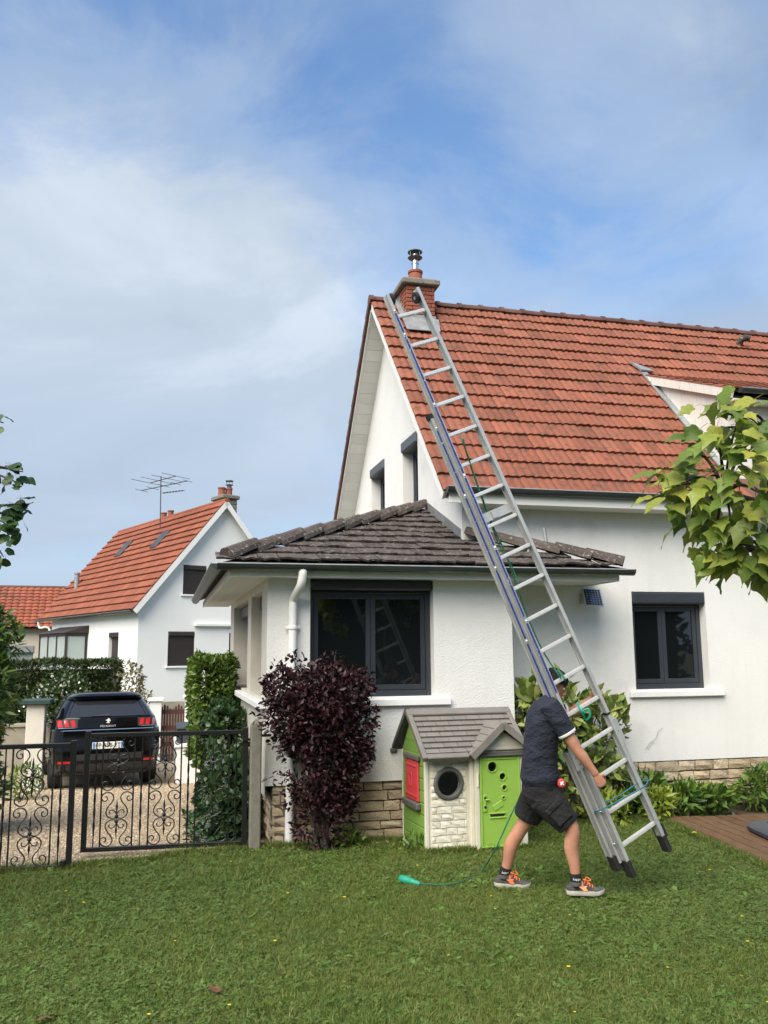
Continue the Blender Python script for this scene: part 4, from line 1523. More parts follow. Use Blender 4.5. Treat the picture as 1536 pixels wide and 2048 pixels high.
def boom(p, q, els, L, tilt=0.0):
    p, q = Vector(p), Vector(q)
    m = MB()
    m.tube([p, q], 0.018, 5)
    b_ = m.build('boom', 'steel_dk', ant)
    d = (q - p).normalized()
    side = Vector((d.y, -d.x, 0.05)).normalized()
    for k in range(els):
        c = p + (q - p) * (k / max(1, els - 1))
        e = MB()
        ll = L * (1 - 0.25 * k / max(1, els - 1))
        e.tube([c - side * ll, c + side * ll], 0.010, 5)
        e.build('element', 'steel_dk', b_)


boom((-0.756, 35.213, 8.525), (0.227, 33.711, 8.552), 4, 0.85)
boom((-1.080, 35.544, 8.271), (0.657, 33.534, 8.341), 5, 0.32)
boom((-0.242, 34.743, 8.058), (0.516, 33.323, 7.930), 8, 0.10)

# second neighbour, half hidden
S0 = Vector((-4.6, 44.6, 0))
sec = thing('red_roof_house', 'beige house with weathered red roof partly hidden behind tall shrub', 'house', tuple(S0), rot=(0, 0, R(4)))
b = MB()
wall_holes(b, (0, 0, 0), (1, 0, 0), (0, 0, 1), (0, -1, 0), (-9, 2.5), (-1.6, 3.15), [(-3.2, -1.4, 0.3, 2.2)], 0.2)
b.build('wall', 'far_cream', sec)
b = MB()
b.box(-3.2, -1.4, 0.15, 0.2, 0.3, 2.2)
wnd = b.build('window', 'far_glass', sec)
b = MB()
b.box(-3.2, -1.4, -0.05, 0.14, 1.95, 2.25)
b.build('shutter_box', 'zinc_lt', wnd)
b = MB()
ra = math.atan2(2.0, 2.3)
su, s_n = Vector((0, math.cos(ra), math.sin(ra))), Vector((0, -math.sin(ra), math.cos(ra)))
b.prism([(-10, -0.35, 3.02), (3, -0.35, 3.02), (1.0, 1.95, 5.05), (-10, 1.95, 5.05)], s_n * 0.05)
sroof = b.build('roof', 'tile_dark', sec)
ST, SV, SF = tile_mesh('tile', 0.30, 0.255, 0.045, 0.04, 'tile_red', 1, 6, 0.05)
for r_ in range(12):
    for c_ in range(24):
        x = 2.6 - c_ * 0.30
        p = Vector((x, -0.38, 3.05)) + su * (r_ * 0.255)
        if x > 2.6 - r_ * 0.18:
            continue
        link('tile', ST, sroof, M=basis(PX, su, s_n, p + s_n * 0.05))
b = MB()
b.tube([(-10, 1.95, 5.12), (1.0, 1.95, 5.12)], 0.10, 8)
b.build('ridge_cap', 'tile_dark', sroof)
b = MB()
b.tube([Vector((-3.2, 0.9, 4.2)), Vector((-3.2, 0.6, 4.45))], 0.10, 8)
b.build('vent_pipe', 'paint', sec)

# ------------------------------------------------------------------ walls and gates at the end of the drive
GZ = -0.60


def pillar(name, label, x, y, w, z0, z1, matname, cap, capw=0.05, caph=0.09, group=None):
    t = thing(name, label, 'pillar', (x, y, z0), group=group)
    b = MB()
    b.cbox(x - w / 2, x + w / 2, y - w / 2, y + w / 2, z0, z1, 0.01)
    b.build('shaft', matname, t)
    b = MB()
    b.cbox(x - w / 2 - capw, x + w / 2 + capw, y - w / 2 - capw, y + w / 2 + capw, z1, z1 + caph, 0.015)
    b.build('cap', cap, t)
    return t


pillar('gate_pillar', 'white square pillar behind the parked car beside picket gate', *(-0.157, 21.300, 0.923)[:2], 0.27, GZ, 0.78, 'paint', 'paint')
pillar('gate_pillar', 'white square pillar between picket gate and bright green hedge', *(0.622, 21.300, 0.966)[:2], 0.24, GZ, 0.82, 'paint', 'paint')
pg = Vector((-0.045, 21.350, 0.919))
pe = Vector((0.522, 21.350, 0.908))
pick = thing('picket_gate', 'dark brown picket gate between two white pillars', 'gate', (pg.x, 21.35, GZ))
n = 9
for k in range(n):
    x = pg.x + (pe.x - pg.x) * (k + 0.5) / n
    b = MB()
    h = 0.62 + 0.05 * math.sin(k * 1.3)
    b.prism([(x - 0.026, 21.35, GZ + 0.06), (x + 0.026, 21.35, GZ + 0.06), (x + 0.026, 21.35, h), (x, 21.35, h + 0.04), (x - 0.026, 21.35, h)], (0, 0.02, 0))
    b.build('picket', 'picket', pick)
for z in (-0.25, 0.12, 0.48):
    b = MB()
    b.box(pg.x, pe.x, 21.372, 21.40, z, z + 0.10)
    b.build('rail', 'picket', pick)
wb = thing('garden_wall', 'rough stone garden wall behind the brown picket gate', 'wall', (pg.x, 24, GZ - 0.2))
b = MB()
b.box(-0.2, 1.5, 24.0, 24.2, GZ - 0.3, 0.62)
b.build('wall', 'wall_far', wb)
cp = Vector((-2.126, 16.600, 0.921))
pillar('post_box_pillar', 'cream pillar with dark green cap left of the parked car', cp.x, 16.6, 0.30, -0.5, 1.02, 'cream', 'cap_green', 0.10, 0.09)
cw = thing('boundary_wall', 'stained concrete wall behind the black car', 'wall', (cp.x, 19, -0.6))
b = MB()
b.box(-4.2, -0.95, 21.05, 21.25, -0.8, 0.30)
b.build('wall', 'wall_far', cw)
b = MB()
b.cbox(-4.2, -0.93, 21.0, 21.3, 0.30, 0.37, 0.01)
b.build('coping', 'wall_far', cw)
lw = thing('low_white_wall', 'low white garden wall beyond the gate beside climbing ivy', 'wall', (0.3, 15, -0.4))
a, c = Vector((0.255, 16.619, -0.360)), Vector((0.780, 17.631, -0.380))
b = MB()
b.cbox(a.x, a.x + 0.62, a.y, a.y + 2.6, -0.6, 0.20, 0.02)
b.build('wall', 'paint', lw)
b = MB()
b.cbox(a.x - 0.03, a.x + 0.65, a.y - 0.03, a.y + 2.63, 0.20, 0.25, 0.01)
b.build('coping', 'paint', lw)
tb = thing('planter_box', 'dark rectangular planter standing on the low white wall', 'planter', (a.x + 0.3, a.y + 0.5, 0.25))
b = MB()
b.cbox(a.x + 0.02, a.x + 0.60, a.y + 0.25, a.y + 1.6, 0.252, 0.50, 0.02)
b.build('tub', 'lid', tb)
b = MB()
b.cbox(a.x + 0.0, a.x + 0.62, a.y + 0.23, a.y + 1.62, 0.50, 0.53, 0.01)
b.build('rim', 'lid', tb)

# ------------------------------------------------------------------ the car
CARA = R(9.7)
car = thing('parked_car', 'black SUV parked on the gravel drive seen from behind', 'car', (-0.885, 16.12, -0.405), rot=(0, 0, CARA))
car.rotation_euler = (R(-1.8), 0, CARA)
#   z, half width, rear y, front y
SL = [(0.24, 0.78, 0.10, 4.25), (0.30, 0.85, 0.04, 4.36), (0.50, 0.905, 0.0, 4.44), (0.66, 0.918, 0.0, 4.44), (0.80, 0.92, 0.035, 4.42), (0.94, 0.915, 0.045, 4.36),
      (1.00, 0.905, 0.05, 4.25), (1.015, 0.89, 0.095, 4.1), (1.10, 0.872, 0.115, 3.55), (1.19, 0.845, 0.14, 3.25), (1.22, 0.82, 0.17, 3.15), (1.36, 0.75, 0.30, 2.85), (1.49, 0.675, 0.43, 2.50),
      (1.52, 0.655, 0.36, 2.42), (1.56, 0.63, 0.33, 2.30), (1.60, 0.57, 0.40, 2.15), (1.625, 0.42, 0.60, 1.90)]


def car_lv(z):
    for i in range(len(SL) - 1):
        if SL[i][0] <= z <= SL[i + 1][0]:
            t = (z - SL[i][0]) / (SL[i + 1][0] - SL[i][0])
            return [SL[i][k] + t * (SL[i + 1][k] - SL[i][k]) for k in range(4)]
    return SL[-1]


def rear_y(x, z):
    _, w_, yr, _f = car_lv(z)
    u = min(1.0, abs(x) / w_)
    return yr + 0.05 * u * u + 0.26 * max(0, (u - 0.80) / 0.20) ** 2


def car_ring(z):
    _, w_, yr, yf = car_lv(z)
    P_ = []
    us = [-1, -0.985, -0.95, -0.9, -0.8, -0.5, 0, 0.5, 0.8, 0.9, 0.95, 0.985, 1]
    for u in us:
        P_.append(Vector((u * w_, rear_y(u * w_, z), z)))
    for t in (0.15, 0.4, 0.65, 0.85):
        P_.append(Vector((w_ * (1.0 if t < 0.8 else 0.96), yr + 0.3 + (yf - yr - 0.5) * t, z)))
    for u in (0.8, 0.4, 0, -0.4, -0.8):
        P_.append(Vector((u * w_, yf - 0.25 * u * u, z)))
    for t in (0.85, 0.65, 0.4, 0.15):
        P_.append(Vector((-w_ * (1.0 if t < 0.8 else 0.96), yr + 0.3 + (yf - yr - 0.5) * t, z)))
    return P_


b = MB()
b.loft([car_ring(s[0]) for s in SL])
b.build('body', 'car', car, smooth=32)


def rear_patch(x0, x1, z0, z1, off, nx=8, nz=3, inset=None, tx0=None, tx1=None):
    """a skin lying just proud of the tailgate between two heights"""
    m = MB()
    ve = []
    for j in range(nz + 1):
        z = z0 + (z1 - z0) * j / nz
        t = j / nz
        a = x0 + ((tx0 if tx0 is not None else x0) - x0) * t
        c_ = x1 + ((tx1 if tx1 is not None else x1) - x1) * t
        for i in range(nx + 1):
            x = a + (c_ - a) * i / nx
            ve.append(Vector((x, rear_y(x, z) - off, z)))
    k = nx + 1
    fs = [(j * k + i, j * k + i + 1, (j + 1) * k + i + 1, (j + 1) * k + i) for j in range(nz) for i in range(nx)]
    m.add(ve, fs)
    bk_ = [v + Vector((0, 0.03, 0)) for v in ve]
    o = len(m.v)
    m.v += [tuple(v) for v in bk_]
    m.r += [0.0] * len(bk_)
    for i in range(nx):
        m.f += [(i, o + i, o + i + 1, i + 1), (nz * k + i, nz * k + i + 1, o + nz * k + i + 1, o + nz * k + i)]
        m.m += [0, 0]
    return m


gl = rear_patch(-0.70, 0.70, 1.215, 1.475, 0.010, 10, 4, tx0=-0.585, tx1=0.585).build('rear_window', 'car_glass', car, smooth=30)
b = MB()
b.prism([(-0.28, rear_y(-0.28, 1.225) - 0.03, 1.225), (0.03, rear_y(0, 1.225) - 0.03, 1.225), (0.03, rear_y(0, 1.262) - 0.03, 1.262), (-0.02, rear_y(0, 1.262) - 0.03, 1.262)], (0, 0.015, 0))
b.build('wiper', 'car_trim', gl)
rear_patch(-0.80, 0.80, 1.03, 1.185, 0.008, 14, 2).build('lamp_band', 'car', car, smooth=30)
for s in (-1, 1):
    lamp = rear_patch(s * 0.50 if s > 0 else -0.835, 0.835 if s > 0 else -0.50, 1.035, 1.18, 0.014, 6, 2).build('tail_lamp', 'car_trim', car)
    for k in range(3):
        xa = 0.53 + k * 0.105
        q0, q1 = (xa, xa + 0.068) if s > 0 else (-xa - 0.068, -xa)
        sl_ = 0.02 * s
        m = rear_patch(q0, q1, 1.055, 1.165, 0.024, 2, 2, tx0=q0 + sl_, tx1=q1 + sl_)
        m.build('claw_light', 'red_lamp', lamp)
    m = rear_patch(s * 0.54 if s > 0 else -0.80, 0.80 if s > 0 else -0.54, 1.036, 1.044, 0.026, 3, 1)
    m.build('chrome_line', 'chrome', lamp)
    rf = rear_patch(s * 0.60 if s > 0 else -0.80, 0.80 if s > 0 else -0.60, 0.455, 0.495, 0.022, 3, 1)
    rf.build('reflector', 'red_lamp', car)
rear_patch(-0.88, 0.88, 0.26, 0.44, 0.012, 14, 2).build('lower_bumper', 'car_trim', car)
rear_patch(-0.60, 0.60, 0.50, 0.60, 0.010, 10, 1).build('bumper_step', 'car_trim', car)
rear_patch(-0.86, 0.86, 0.992, 1.004, 0.016, 14, 1).build('crease_line', 'chrome', car)
pz = 0.735
b = MB()
b.cbox(-0.26, 0.26, rear_y(0, pz) - 0.030, rear_y(0, pz) - 0.018, pz - 0.056, pz + 0.056, 0.004)
lp = b.build('licence_plate', 'plate_white', car)
yp = rear_y(0, pz) - 0.031
for s in (-1, 1):
    b = MB()
    b.box(s * 0.255 - 0.022 * (s + 1), s * 0.255 - 0.022 * (s - 1), yp - 0.0015, yp, pz - 0.052, pz + 0.052)
    b.build('blue_band', 'plate_blue', lp)
t = text_mesh('FP-358-ET', 0.098, 0.001, 'black')
t.transform(Matrix.Translation((0, yp - 0.002, pz)) @ Matrix.Rotation(R(90), 4, 'X'))
link('plate_characters', t, lp)
t = text_mesh('PEUGEOT', 0.042, 0.001, 'letter')
t.transform(Matrix.Translation((0, rear_y(0, 1.05) - 0.012, 1.052)) @ Matrix.Rotation(R(90), 4, 'X') @ Matrix.Diagonal((1.45, 1, 1, 1)))
link('lettering', t, car)
LION = [(-0.018, -0.045), (-0.004, -0.045), (-0.002, -0.02), (0.012, -0.045), (0.026, -0.045), (0.016, -0.012), (0.022, 0.004), (0.036, -0.004), (0.040, 0.006), (0.024, 0.018), (0.030, 0.030), (0.022, 0.046), (0.004, 0.050),
        (-0.010, 0.042), (-0.014, 0.028), (-0.026, 0.020), (-0.040, 0.026), (-0.044, 0.018), (-0.028, 0.008), (-0.016, 0.008), (-0.012, -0.012), (-0.030, -0.030), (-0.024, -0.036), (-0.008, -0.026)]
b = MB()
yl = rear_y(0, 1.13) - 0.016
b.prism([(x * 1.05, yl, 1.135 + z * 0.95) for x, z in LION], (0, 0.008, 0))
b.build('badge', 'plate_white', car)
for s in (-1, 1):
    for yy in (0.78, 3.45):
        b = MB()
        b.lathe([(0.22, -0.115), (0.34, -0.11), (0.362, -0.07), (0.362, 0.07), (0.34, 0.11), (0.22, 0.115)], (s * 0.79, yy, 0.36), 28, axis=(1, 0, 0))
        wh = b.build('wheel', 'rubber', car, smooth=40)
        b = MB()
        b.lathe([(0.20, -0.09), (0.22, -0.10), (0.22, 0.10), (0.20, 0.09)], (s * 0.79, yy, 0.36), 20, axis=(1, 0, 0))
        b.build('rim', 'steel', wh, smooth=40)
    b = MB()
    b.cbox(s * 0.90 if s > 0 else -1.06, 1.06 if s > 0 else -0.90, 2.55, 2.70, 1.14, 1.30, 0.04)
    b.build('side_mirror', 'car', car, smooth=40)

# ------------------------------------------------------------------ iron gate
def half_scroll(sx, sy, w2):
    """one S scroll from the middle ornament to the side bar"""
    S = [(0.02, 0.012), (0.30, 0.004), (0.60, 0.030), (0.67, 0.070), (0.54, 0.115), (0.34, 0.150), (0.22, 0.190), (0.34, 0.232), (0.64, 0.246), (0.93, 0.222), (0.96, 0.184), (0.78, 0.164), (0.62, 0.178), (0.66, 0.205), (0.76, 0.203)]
    return [Vector((sx * u * w2, 0, sy * v)) for u, v in S]


def hook(sx, sy, w2):
    return [Vector((sx * u * w2, 0, sy * v)) for u, v in [(0.02, 0.020), (0.18, 0.052), (0.38, 0.056), (0.46, 0.036), (0.40, 0.024)]]


W2 = 0.147
_m = MB()
_m.tube(catmull(half_scroll(1, 1, W2), 5), 0.0062, 6)
SCROLL = _m.mesh('scroll', 'iron', 50)
_m = MB()
_m.tube(catmull(hook(1, 1, W2), 5), 0.0055, 6)
HOOK = _m.mesh('hook', 'iron', 50)
_m = MB()
prof = [(0.002, -0.17), (0.006, -0.14), (0.011, -0.11), (0.006, -0.075), (0.0055, -0.045), (0.018, -0.032), (0.018, -0.018), (0.0055, -0.006), (0.0055, 0.006), (0.018, 0.018), (0.018, 0.032), (0.0055, 0.045), (0.006, 0.075), (0.011, 0.11), (0.006, 0.14), (0.002, 0.17)]
_m.lathe(prof, (0, 0, 0), 10)
SPIN = _m.mesh('spindle', 'iron', 50)


def gate(name, label, loc, rz, W, H, bars, twists, panels, zb):
    g_ = thing(name, label, 'gate', loc, rot=(0, 0, rz))
    b = MB()
    b.cbox(-0.025, 0.025, -0.02, 0.02, zb, H + zb + 0.02, 0.003)
    b.cbox(W - 0.025, W + 0.025, -0.02, 0.02, zb, H + zb + 0.02, 0.003)
    b.cbox(0.0255, W - 0.0255, -0.02, 0.02, H + zb - 0.04, H + zb, 0.003)
    b.cbox(0.0255, W - 0.0255, -0.02, 0.02, zb, zb + 0.04, 0.003)
    b.build('frame', 'iron', g_)
    za, zt = zb + 0.04, H + zb - 0.04
    for u in bars:
        b = MB()
        b.box(u - 0.007, u + 0.007, -0.007, 0.007, za, zt)
        b.build('bar', 'iron', g_)
    for u in twists:
        b = MB()
        n_ = 60
        pts = [Vector((u, 0, za + (zt - za) * i / n_)) for i in range(n_ + 1)]
        rr = []
        for i in range(n_ + 1):
            t_ = i / n_
            rr.append(0.0065 + (0.006 * abs(math.sin(t_ * math.pi * 8)) if 0.1 < t_ < 0.9 else 0))
        b.tube(pts, rr, 6)
        b.build('twisted_bar', 'iron', g_, smooth=50)
    for u in panels:
        for zc in (za + 0.25, zt - 0.25):
            for sx in (-1, 1):
                for sy in (-1, 1):
                    off = 0.004 * sy
                    M = Matrix.Translation((u, off, zc + sy * 0.0)) @ Matrix.Diagonal((sx, 1, sy, 1))
                    link('scroll', SCROLL, g_, M=M)
                    link('hook', HOOK, g_, M=Matrix.Translation((u, off * 1.2, zc + sy * 0.025)) @ Matrix.Diagonal((sx, 1, sy * 1.0, 1)))
            link('spindle', SPIN, g_, M=Matrix.Translation((u, 0, zc)))
    return g_


gr_a = math.atan2(-0.10, 1.49)
g1 = gate('iron_gate', 'black wrought iron gate leaf hinged on the concrete post', (-0.685, 9.06, 0), gr_a, 1.495, 1.09,
          [0.145, 0.437, 0.583, 0.88, 1.022, 1.34], [0.085, 0.51, 0.95, 1.405], [0.291, 0.7315, 1.181], 0.045)
b = MB()
for z in (0.97, 0.12):
    b.box(1.52, 1.585, -0.012, 0.012, z, z + 0.05)
b.build('hinge', 'iron', g1)
g2 = gate('iron_gate', 'black wrought iron gate leaf reaching the frame edge left of the car', (-0.768, 8.575, 0), R(180) - 0.02, 1.495, 1.085,
          [0.165, 0.51, 0.63, 0.93, 1.05, 1.35], [0.095, 0.57, 0.99, 1.42], [0.3375, 0.78, 1.20], 0.012)
b = MB()
b.cbox(0.026, 0.07, -0.025, 0.035, 0.0, 0.09, 0.004)
b.build('drop_bolt', 'iron', g2)
post = thing('concrete_post', 'weathered square concrete gate post with pointed top', 'post', (0.905, 8.93, 0))
b = MB()
s_ = 0.055
px_, py_ = 0.905, 8.93
b.cbox(px_ - s_, px_ + s_, py_ - s_, py_ + s_, -0.3, 1.19, 0.012)
b.add([(px_ - s_ + .005, py_ - s_ + .005, 1.19), (px_ + s_ - .005, py_ - s_ + .005, 1.19), (px_ + s_ - .005, py_ + s_ - .005, 1.19), (px_ - s_ + .005, py_ + s_ - .005, 1.19), (px_, py_, 1.245)], [(0, 1, 4), (1, 2, 4), (2, 3, 4), (3, 0, 4)])
b.build('shaft', 'post', post)
b = MB()
b.box(px_ + 0.056, px_ + 0.15, py_ - 0.012, py_ + 0.012, 1.065, 1.09)
b.box(px_ - 0.13, px_ - 0.056, py_ - 0.012, py_ + 0.012, 1.03, 1.055)
b.build('iron_bracket', 'iron', post)

# ------------------------------------------------------------------ children's playhouse
PA = R(3.0)
ph = thing('playhouse', 'plastic playhouse with lime green door and grey roof', 'playhouse', (2.46, 8.28, 0), rot=(0, 0, PA))
PW, PD, PE_, PRZ = 1.0, 0.70, 0.90, 1.285      # width, depth, eave and ridge height
YRP = 0.36
b = MB()                                         # corner posts and back wall
b.cbox(-0.015, 0.025, -0.01, 0.03, 0, PE_, 0.006)
b.cbox(-0.015, 0.02, PD - 0.03, PD, 0, PE_, 0.006)
b.cbox(PW - 0.02, PW + 0.015, PD - 0.03, PD, 0, PE_, 0.006)
b.box(0.021, PW - 0.021, PD - 0.02, PD - 0.005, 0, PE_)
b.box(PW - 0.02, PW, 0.04, PD - 0.031, 0, PE_)
b.build('shell', 'white_plastic', ph)
nb = 8
for k in range(nb):                              # left side: green boards
    z0, z1 = PE_ * k / nb, PE_ * (k + 1) / nb
    b = MB()
    b.cbox(-0.012, 0.012, 0.031, PD - 0.031, z0 + 0.002, z1 - 0.003, 0.006)
    b.build('side_board', 'green_side', ph)
for k in range(3):
    z0 = PE_ + 0.115 * k
    z1 = z0 + 0.112
    h0, h1 = 1 - (z0 - PE_) / (PRZ - PE_), max(0.02, 1 - (z1 - PE_) / (PRZ - PE_))
    ya, yb = YRP - (YRP - 0.02) * h0, YRP + (PD - YRP - 0.02) * h0
    yc, yd = YRP - (YRP - 0.02) * h1, YRP + (PD - YRP - 0.02) * h1
    b = MB()
    b.prism([(-0.01, ya, z0), (-0.01, yb, z0), (-0.01, yd, z1), (-0.01, yc, z1)], (0.02, 0, 0))
    b.build('gable_board', 'green_side', ph)
b = MB()                                         # shutter on the side
b.cbox(-0.035, -0.013, 0.15, 0.52, 0.45, 0.83, 0.006)
sh = b.build('side_shutter', 'red_plastic', ph)
for z in (0.50, 0.78):
    b = MB()
    b.cbox(-0.042, -0.036, 0.17, 0.50, z - 0.012, z + 0.012, 0.003)
    b.build('shutter_rib', 'red_plastic', sh)
b = MB()
b.tube([(-0.042, 0.30, 0.58), (-0.042, 0.30, 0.69), (-0.042, 0.335, 0.71), (-0.042, 0.37, 0.69), (-0.042, 0.37, 0.58)], 0.006, 6)
b.build('shutter_motif', 'red_plastic', sh)
for z0, z1, o_ in ((0.835, 0.885, 0.03), (0.38, 0.445, 0.045)):
    b = MB()
    b.cbox(-0.04 - o_ + 0.02, -0.012, 0.11, 0.56, z0, z1, 0.01)
    b.build('shutter_ledge', 'grey_dk', ph)
# front wall: panel of moulded stones with a round window
RC, RR_ = (0.225, 0.635), 0.118
b = MB()
seg = 28
circ = [(RC[0] + RR_ * math.cos(2 * math.pi * i / seg), RC[1] + RR_ * math.sin(2 * math.pi * i / seg)) for i in range(seg)]
x0, x1, z0, z1 = 0.026, 0.425, 0.0, PE_


def to_edge(i):
    a_ = 2 * math.pi * i / seg
    dx, dz = math.cos(a_), math.sin(a_)
    ts = []
    if dx > 1e-6: ts.append((x1 - RC[0]) / dx)
    if dx < -1e-6: ts.append((x0 - RC[0]) / dx)
    if dz > 1e-6: ts.append((z1 - RC[1]) / dz)
    if dz < -1e-6: ts.append((z0 - RC[1]) / dz)
    t_ = min(ts)
    return (RC[0] + dx * t_, RC[1] + dz * t_)


ed = [to_edge(i) for i in range(seg)]
for i in range(seg):
    j = (i + 1) % seg
    mb_q = [(circ[i][0], 0.0, circ[i][1]), (circ[j][0], 0.0, circ[j][1]), (ed[j][0], 0.0, ed[j][1]), (ed[i][0], 0.0, ed[i][1])]
    b.add(mb_q, [(0, 1, 2, 3)])
    b.add([(circ[i][0], 0.0, circ[i][1]), (circ[j][0], 0.0, circ[j][1]), (circ[j][0], 0.03, circ[j][1]), (circ[i][0], 0.03, circ[i][1])], [(3, 2, 1, 0)])
for cx_, cz_ in ((x0, z0), (x1, z0), (x0, z1), (x1, z1)):
    i = min(range(seg), key=lambda q: (ed[q][0] - cx_) ** 2 + (ed[q][1] - cz_) ** 2)
    for j in ((i + 1) % seg, (i - 1) % seg):
        b.add([(ed[i][0], 0.0, ed[i][1]), (ed[j][0], 0.0, ed[j][1]), (cx_, 0.0, cz_)], [(0, 1, 2)])
fwall = b.build('front_panel', 'white_plastic', ph)
rr = random.Random(4)
zc = 0.03
row = 0
while zc < PE_ - 0.05:
    xx = x0 + 0.02 - (0.06 if row % 2 else 0)
    while xx < x1 - 0.02:
        ln = rr.uniform(0.10, 0.16)
        a_, c_ = max(xx, x0 + 0.02), min(xx + ln, x1 - 0.015)
        xx += ln
        dzr_ = 0.0 if zc < RC[1] < zc + 0.062 else min(abs(zc - RC[1]), abs(zc + 0.062 - RC[1]))
        hc_ = math.sqrt(max(0.0, 0.128 ** 2 - dzr_ ** 2))
        if hc_ > 0 and a_ < RC[0] + hc_ and c_ > RC[0] - hc_:
            if a_ < RC[0] - hc_:
                c_ = RC[0] - hc_
            elif c_ > RC[0] + hc_:
                a_ = RC[0] + hc_
            else:
                continue
        if c_ - a_ < 0.022:
            continue
        S = basis((c_ - a_ - 0.008, 0, 0), (0, 0.026, 0), (0, 0, 0.056), ((a_ + c_) / 2, -0.004, zc + 0.031))
        mcol = STONES[rr.randrange(6)].copy()
        mcol.materials.clear()
        mcol.materials.append(MT['white_plastic'])
        link('moulded_stone', mcol, fwall, M=S)
    zc += 0.066
    row += 1
b = MB()
for k in range(1):
    prof = []
    for i in range(36):
        a_ = 2 * math.pi * i / 36
        ca, sa = math.cos(a_), math.sin(a_)
        prof.append([Vector((RC[0] + r_ * ca, y_, RC[1] + r_ * sa)) for r_, y_ in ((0.112, 0.01), (0.112, -0.022), (0.122, -0.034), (0.142, -0.034), (0.156, -0.018), (0.156, 0.002))])
    prof.append(prof[0])
    b.loft(prof, cap=False)
b.build('round_window_frame', 'grey_dk', ph, smooth=35)
# porch with the door
DX = (0.455, 1.0)
b = MB()
b.cbox(0.426, 0.47, -0.06, 0.06, 0, PE_ + 0.0, 0.008)
b.box(0.47, 0.505, -0.10, -0.05, 0, 0.94)
b.box(0.935, 1.0, -0.10, -0.05, 0, 0.94)
b.box(0.505, 0.935, -0.10, -0.05, 0, 0.035)
b.box(0.505, 0.935, -0.10, -0.05, 0.90, 0.94)
b.prism([(0.47, -0.10, 0.94), (1.0, -0.10, 0.94), (1.0, -0.10, 0.955), (0.735, -0.10, 1.135), (0.47, -0.10, 0.955)], (0, 0.05, 0))
b.box(0.455, 0.475, -0.05, 0.04, 0, 0.93)
b.box(0.99, 1.005, -0.05, 0.04, 0, 0.93)
b.build('porch', 'white_plastic', ph)
b = MB()
b.box(0.53, 0.94, -0.104, -0.1005, 0.985, 0.990)
b.build('gable_groove', 'white_plastic', ph)
# door as a plate with real holes
HOLES = [(0.64, 0.785, 0.048), (0.745, 0.69, 0.034), (0.762, 0.585, 0.025), (0.752, 0.492, 0.015)]
bm = bmesh.new()
dx0, dx1, dz0, dz1 = 0.51, 0.93, 0.04, 0.895
NXd, NZd = 84, 180
b = MB()


def in_hole(x, z):
    if any((x - hx) ** 2 + (z - hz) ** 2 < hr * hr for hx, hz, hr in HOLES):
        return True
    return 0.612 < x < 0.762 and 0.318 < z < 0.345


gx_ = [dx0 + (dx1 - dx0) * i / NXd for i in range(NXd + 1)]
gz_ = [dz0 + (dz1 - dz0) * j / NZd for j in range(NZd + 1)]
cell = [[not in_hole((gx_[i] + gx_[i + 1]) / 2, (gz_[j] + gz_[j + 1]) / 2) for j in range(NZd)] for i in range(NXd)]
for i in range(NXd):                            # merge cells into vertical runs
    j = 0
    while j < NZd:
        if not cell[i][j]:
            j += 1
            continue
        k = j
        while k < NZd and cell[i][k]:
            k += 1
        b.add([(gx_[i], -0.106, gz_[j]), (gx_[i + 1], -0.106, gz_[j]), (gx_[i + 1], -0.106, gz_[k]), (gx_[i], -0.106, gz_[k])], [(0, 1, 2, 3)])
        b.add([(gx_[i], -0.095, gz_[j]), (gx_[i + 1], -0.095, gz_[j]), (gx_[i + 1], -0.095, gz_[k]), (gx_[i], -0.095, gz_[k])], [(3, 2, 1, 0)])
        j = k
bm.free()
door = b.build('door', 'green_plastic', ph)
for hx, hz, hr in HOLES:
    b = MB()
    prof = []
    for i in range(25):
        a_ = 2 * math.pi * i / 24
        prof.append([Vector((hx + r_ * math.cos(a_), y_, hz + r_ * math.sin(a_))) for r_, y_ in ((hr - 0.002, -0.09), (hr - 0.002, -0.114), (hr + 0.006, -0.114), (hr + 0.008, -0.106))])
    b.loft(prof, cap=False)
    b.build('porthole_rim', 'green_plastic', door, smooth=40)
b = MB()
for (u0, u1, v0, v1) in ((0.51, 0.528, 0.04, 0.895), (0.914, 0.93, 0.04, 0.895), (0.528, 0.914, 0.04, 0.056), (0.528, 0.914, 0.878, 0.895), (0.555, 0.89, 0.850, 0.860)):
    b.cbox(u0, u1, -0.116, -0.1065, v0, v1, 0.003)
b.build('door_border', 'green_plastic', door)
b = MB()
b.cbox(0.60, 0.775, -0.116, -0.1065, 0.346, 0.358, 0.003)
b.cbox(0.60, 0.775, -0.116, -0.1065, 0.305, 0.317, 0.003)
b.build('letter_slot', 'green_plastic', door)
b = MB()
M = Matrix.Translation((0.69, 0, 0.42)) @ Matrix.Rotation(R(-28), 4, 'Y')
b.cbox(-0.055, 0.055, -0.113, -0.1065, -0.028, 0.028, 0.003, M=M)
b.build('letter_motif', 'green_plastic', door)
b = MB()
b.cbox(0.537, 0.572, -0.118, -0.1065, 0.37, 0.53, 0.006)
b.build('lock_plate', 'green_plastic', door)
for z in (0.50, 0.415):
    b = MB()
    b.lathe([(0.0125, 0), (0.0125, 0.003)], (0.554, -0.1185, z), 12, axis=(0, -1, 0))
    b.build('keyhole', 'black', door)
b = MB()
b.cbox(0.552, 0.60, -0.138, -0.119, 0.478, 0.49, 0.004)
b.build('door_handle', 'green_plastic', door)
b = MB()
b.cbox(0.478, 0.498, -0.112, -0.1005, 0.60, 0.73, 0.004)
b.build('bell_plate', 'white_plastic', ph)
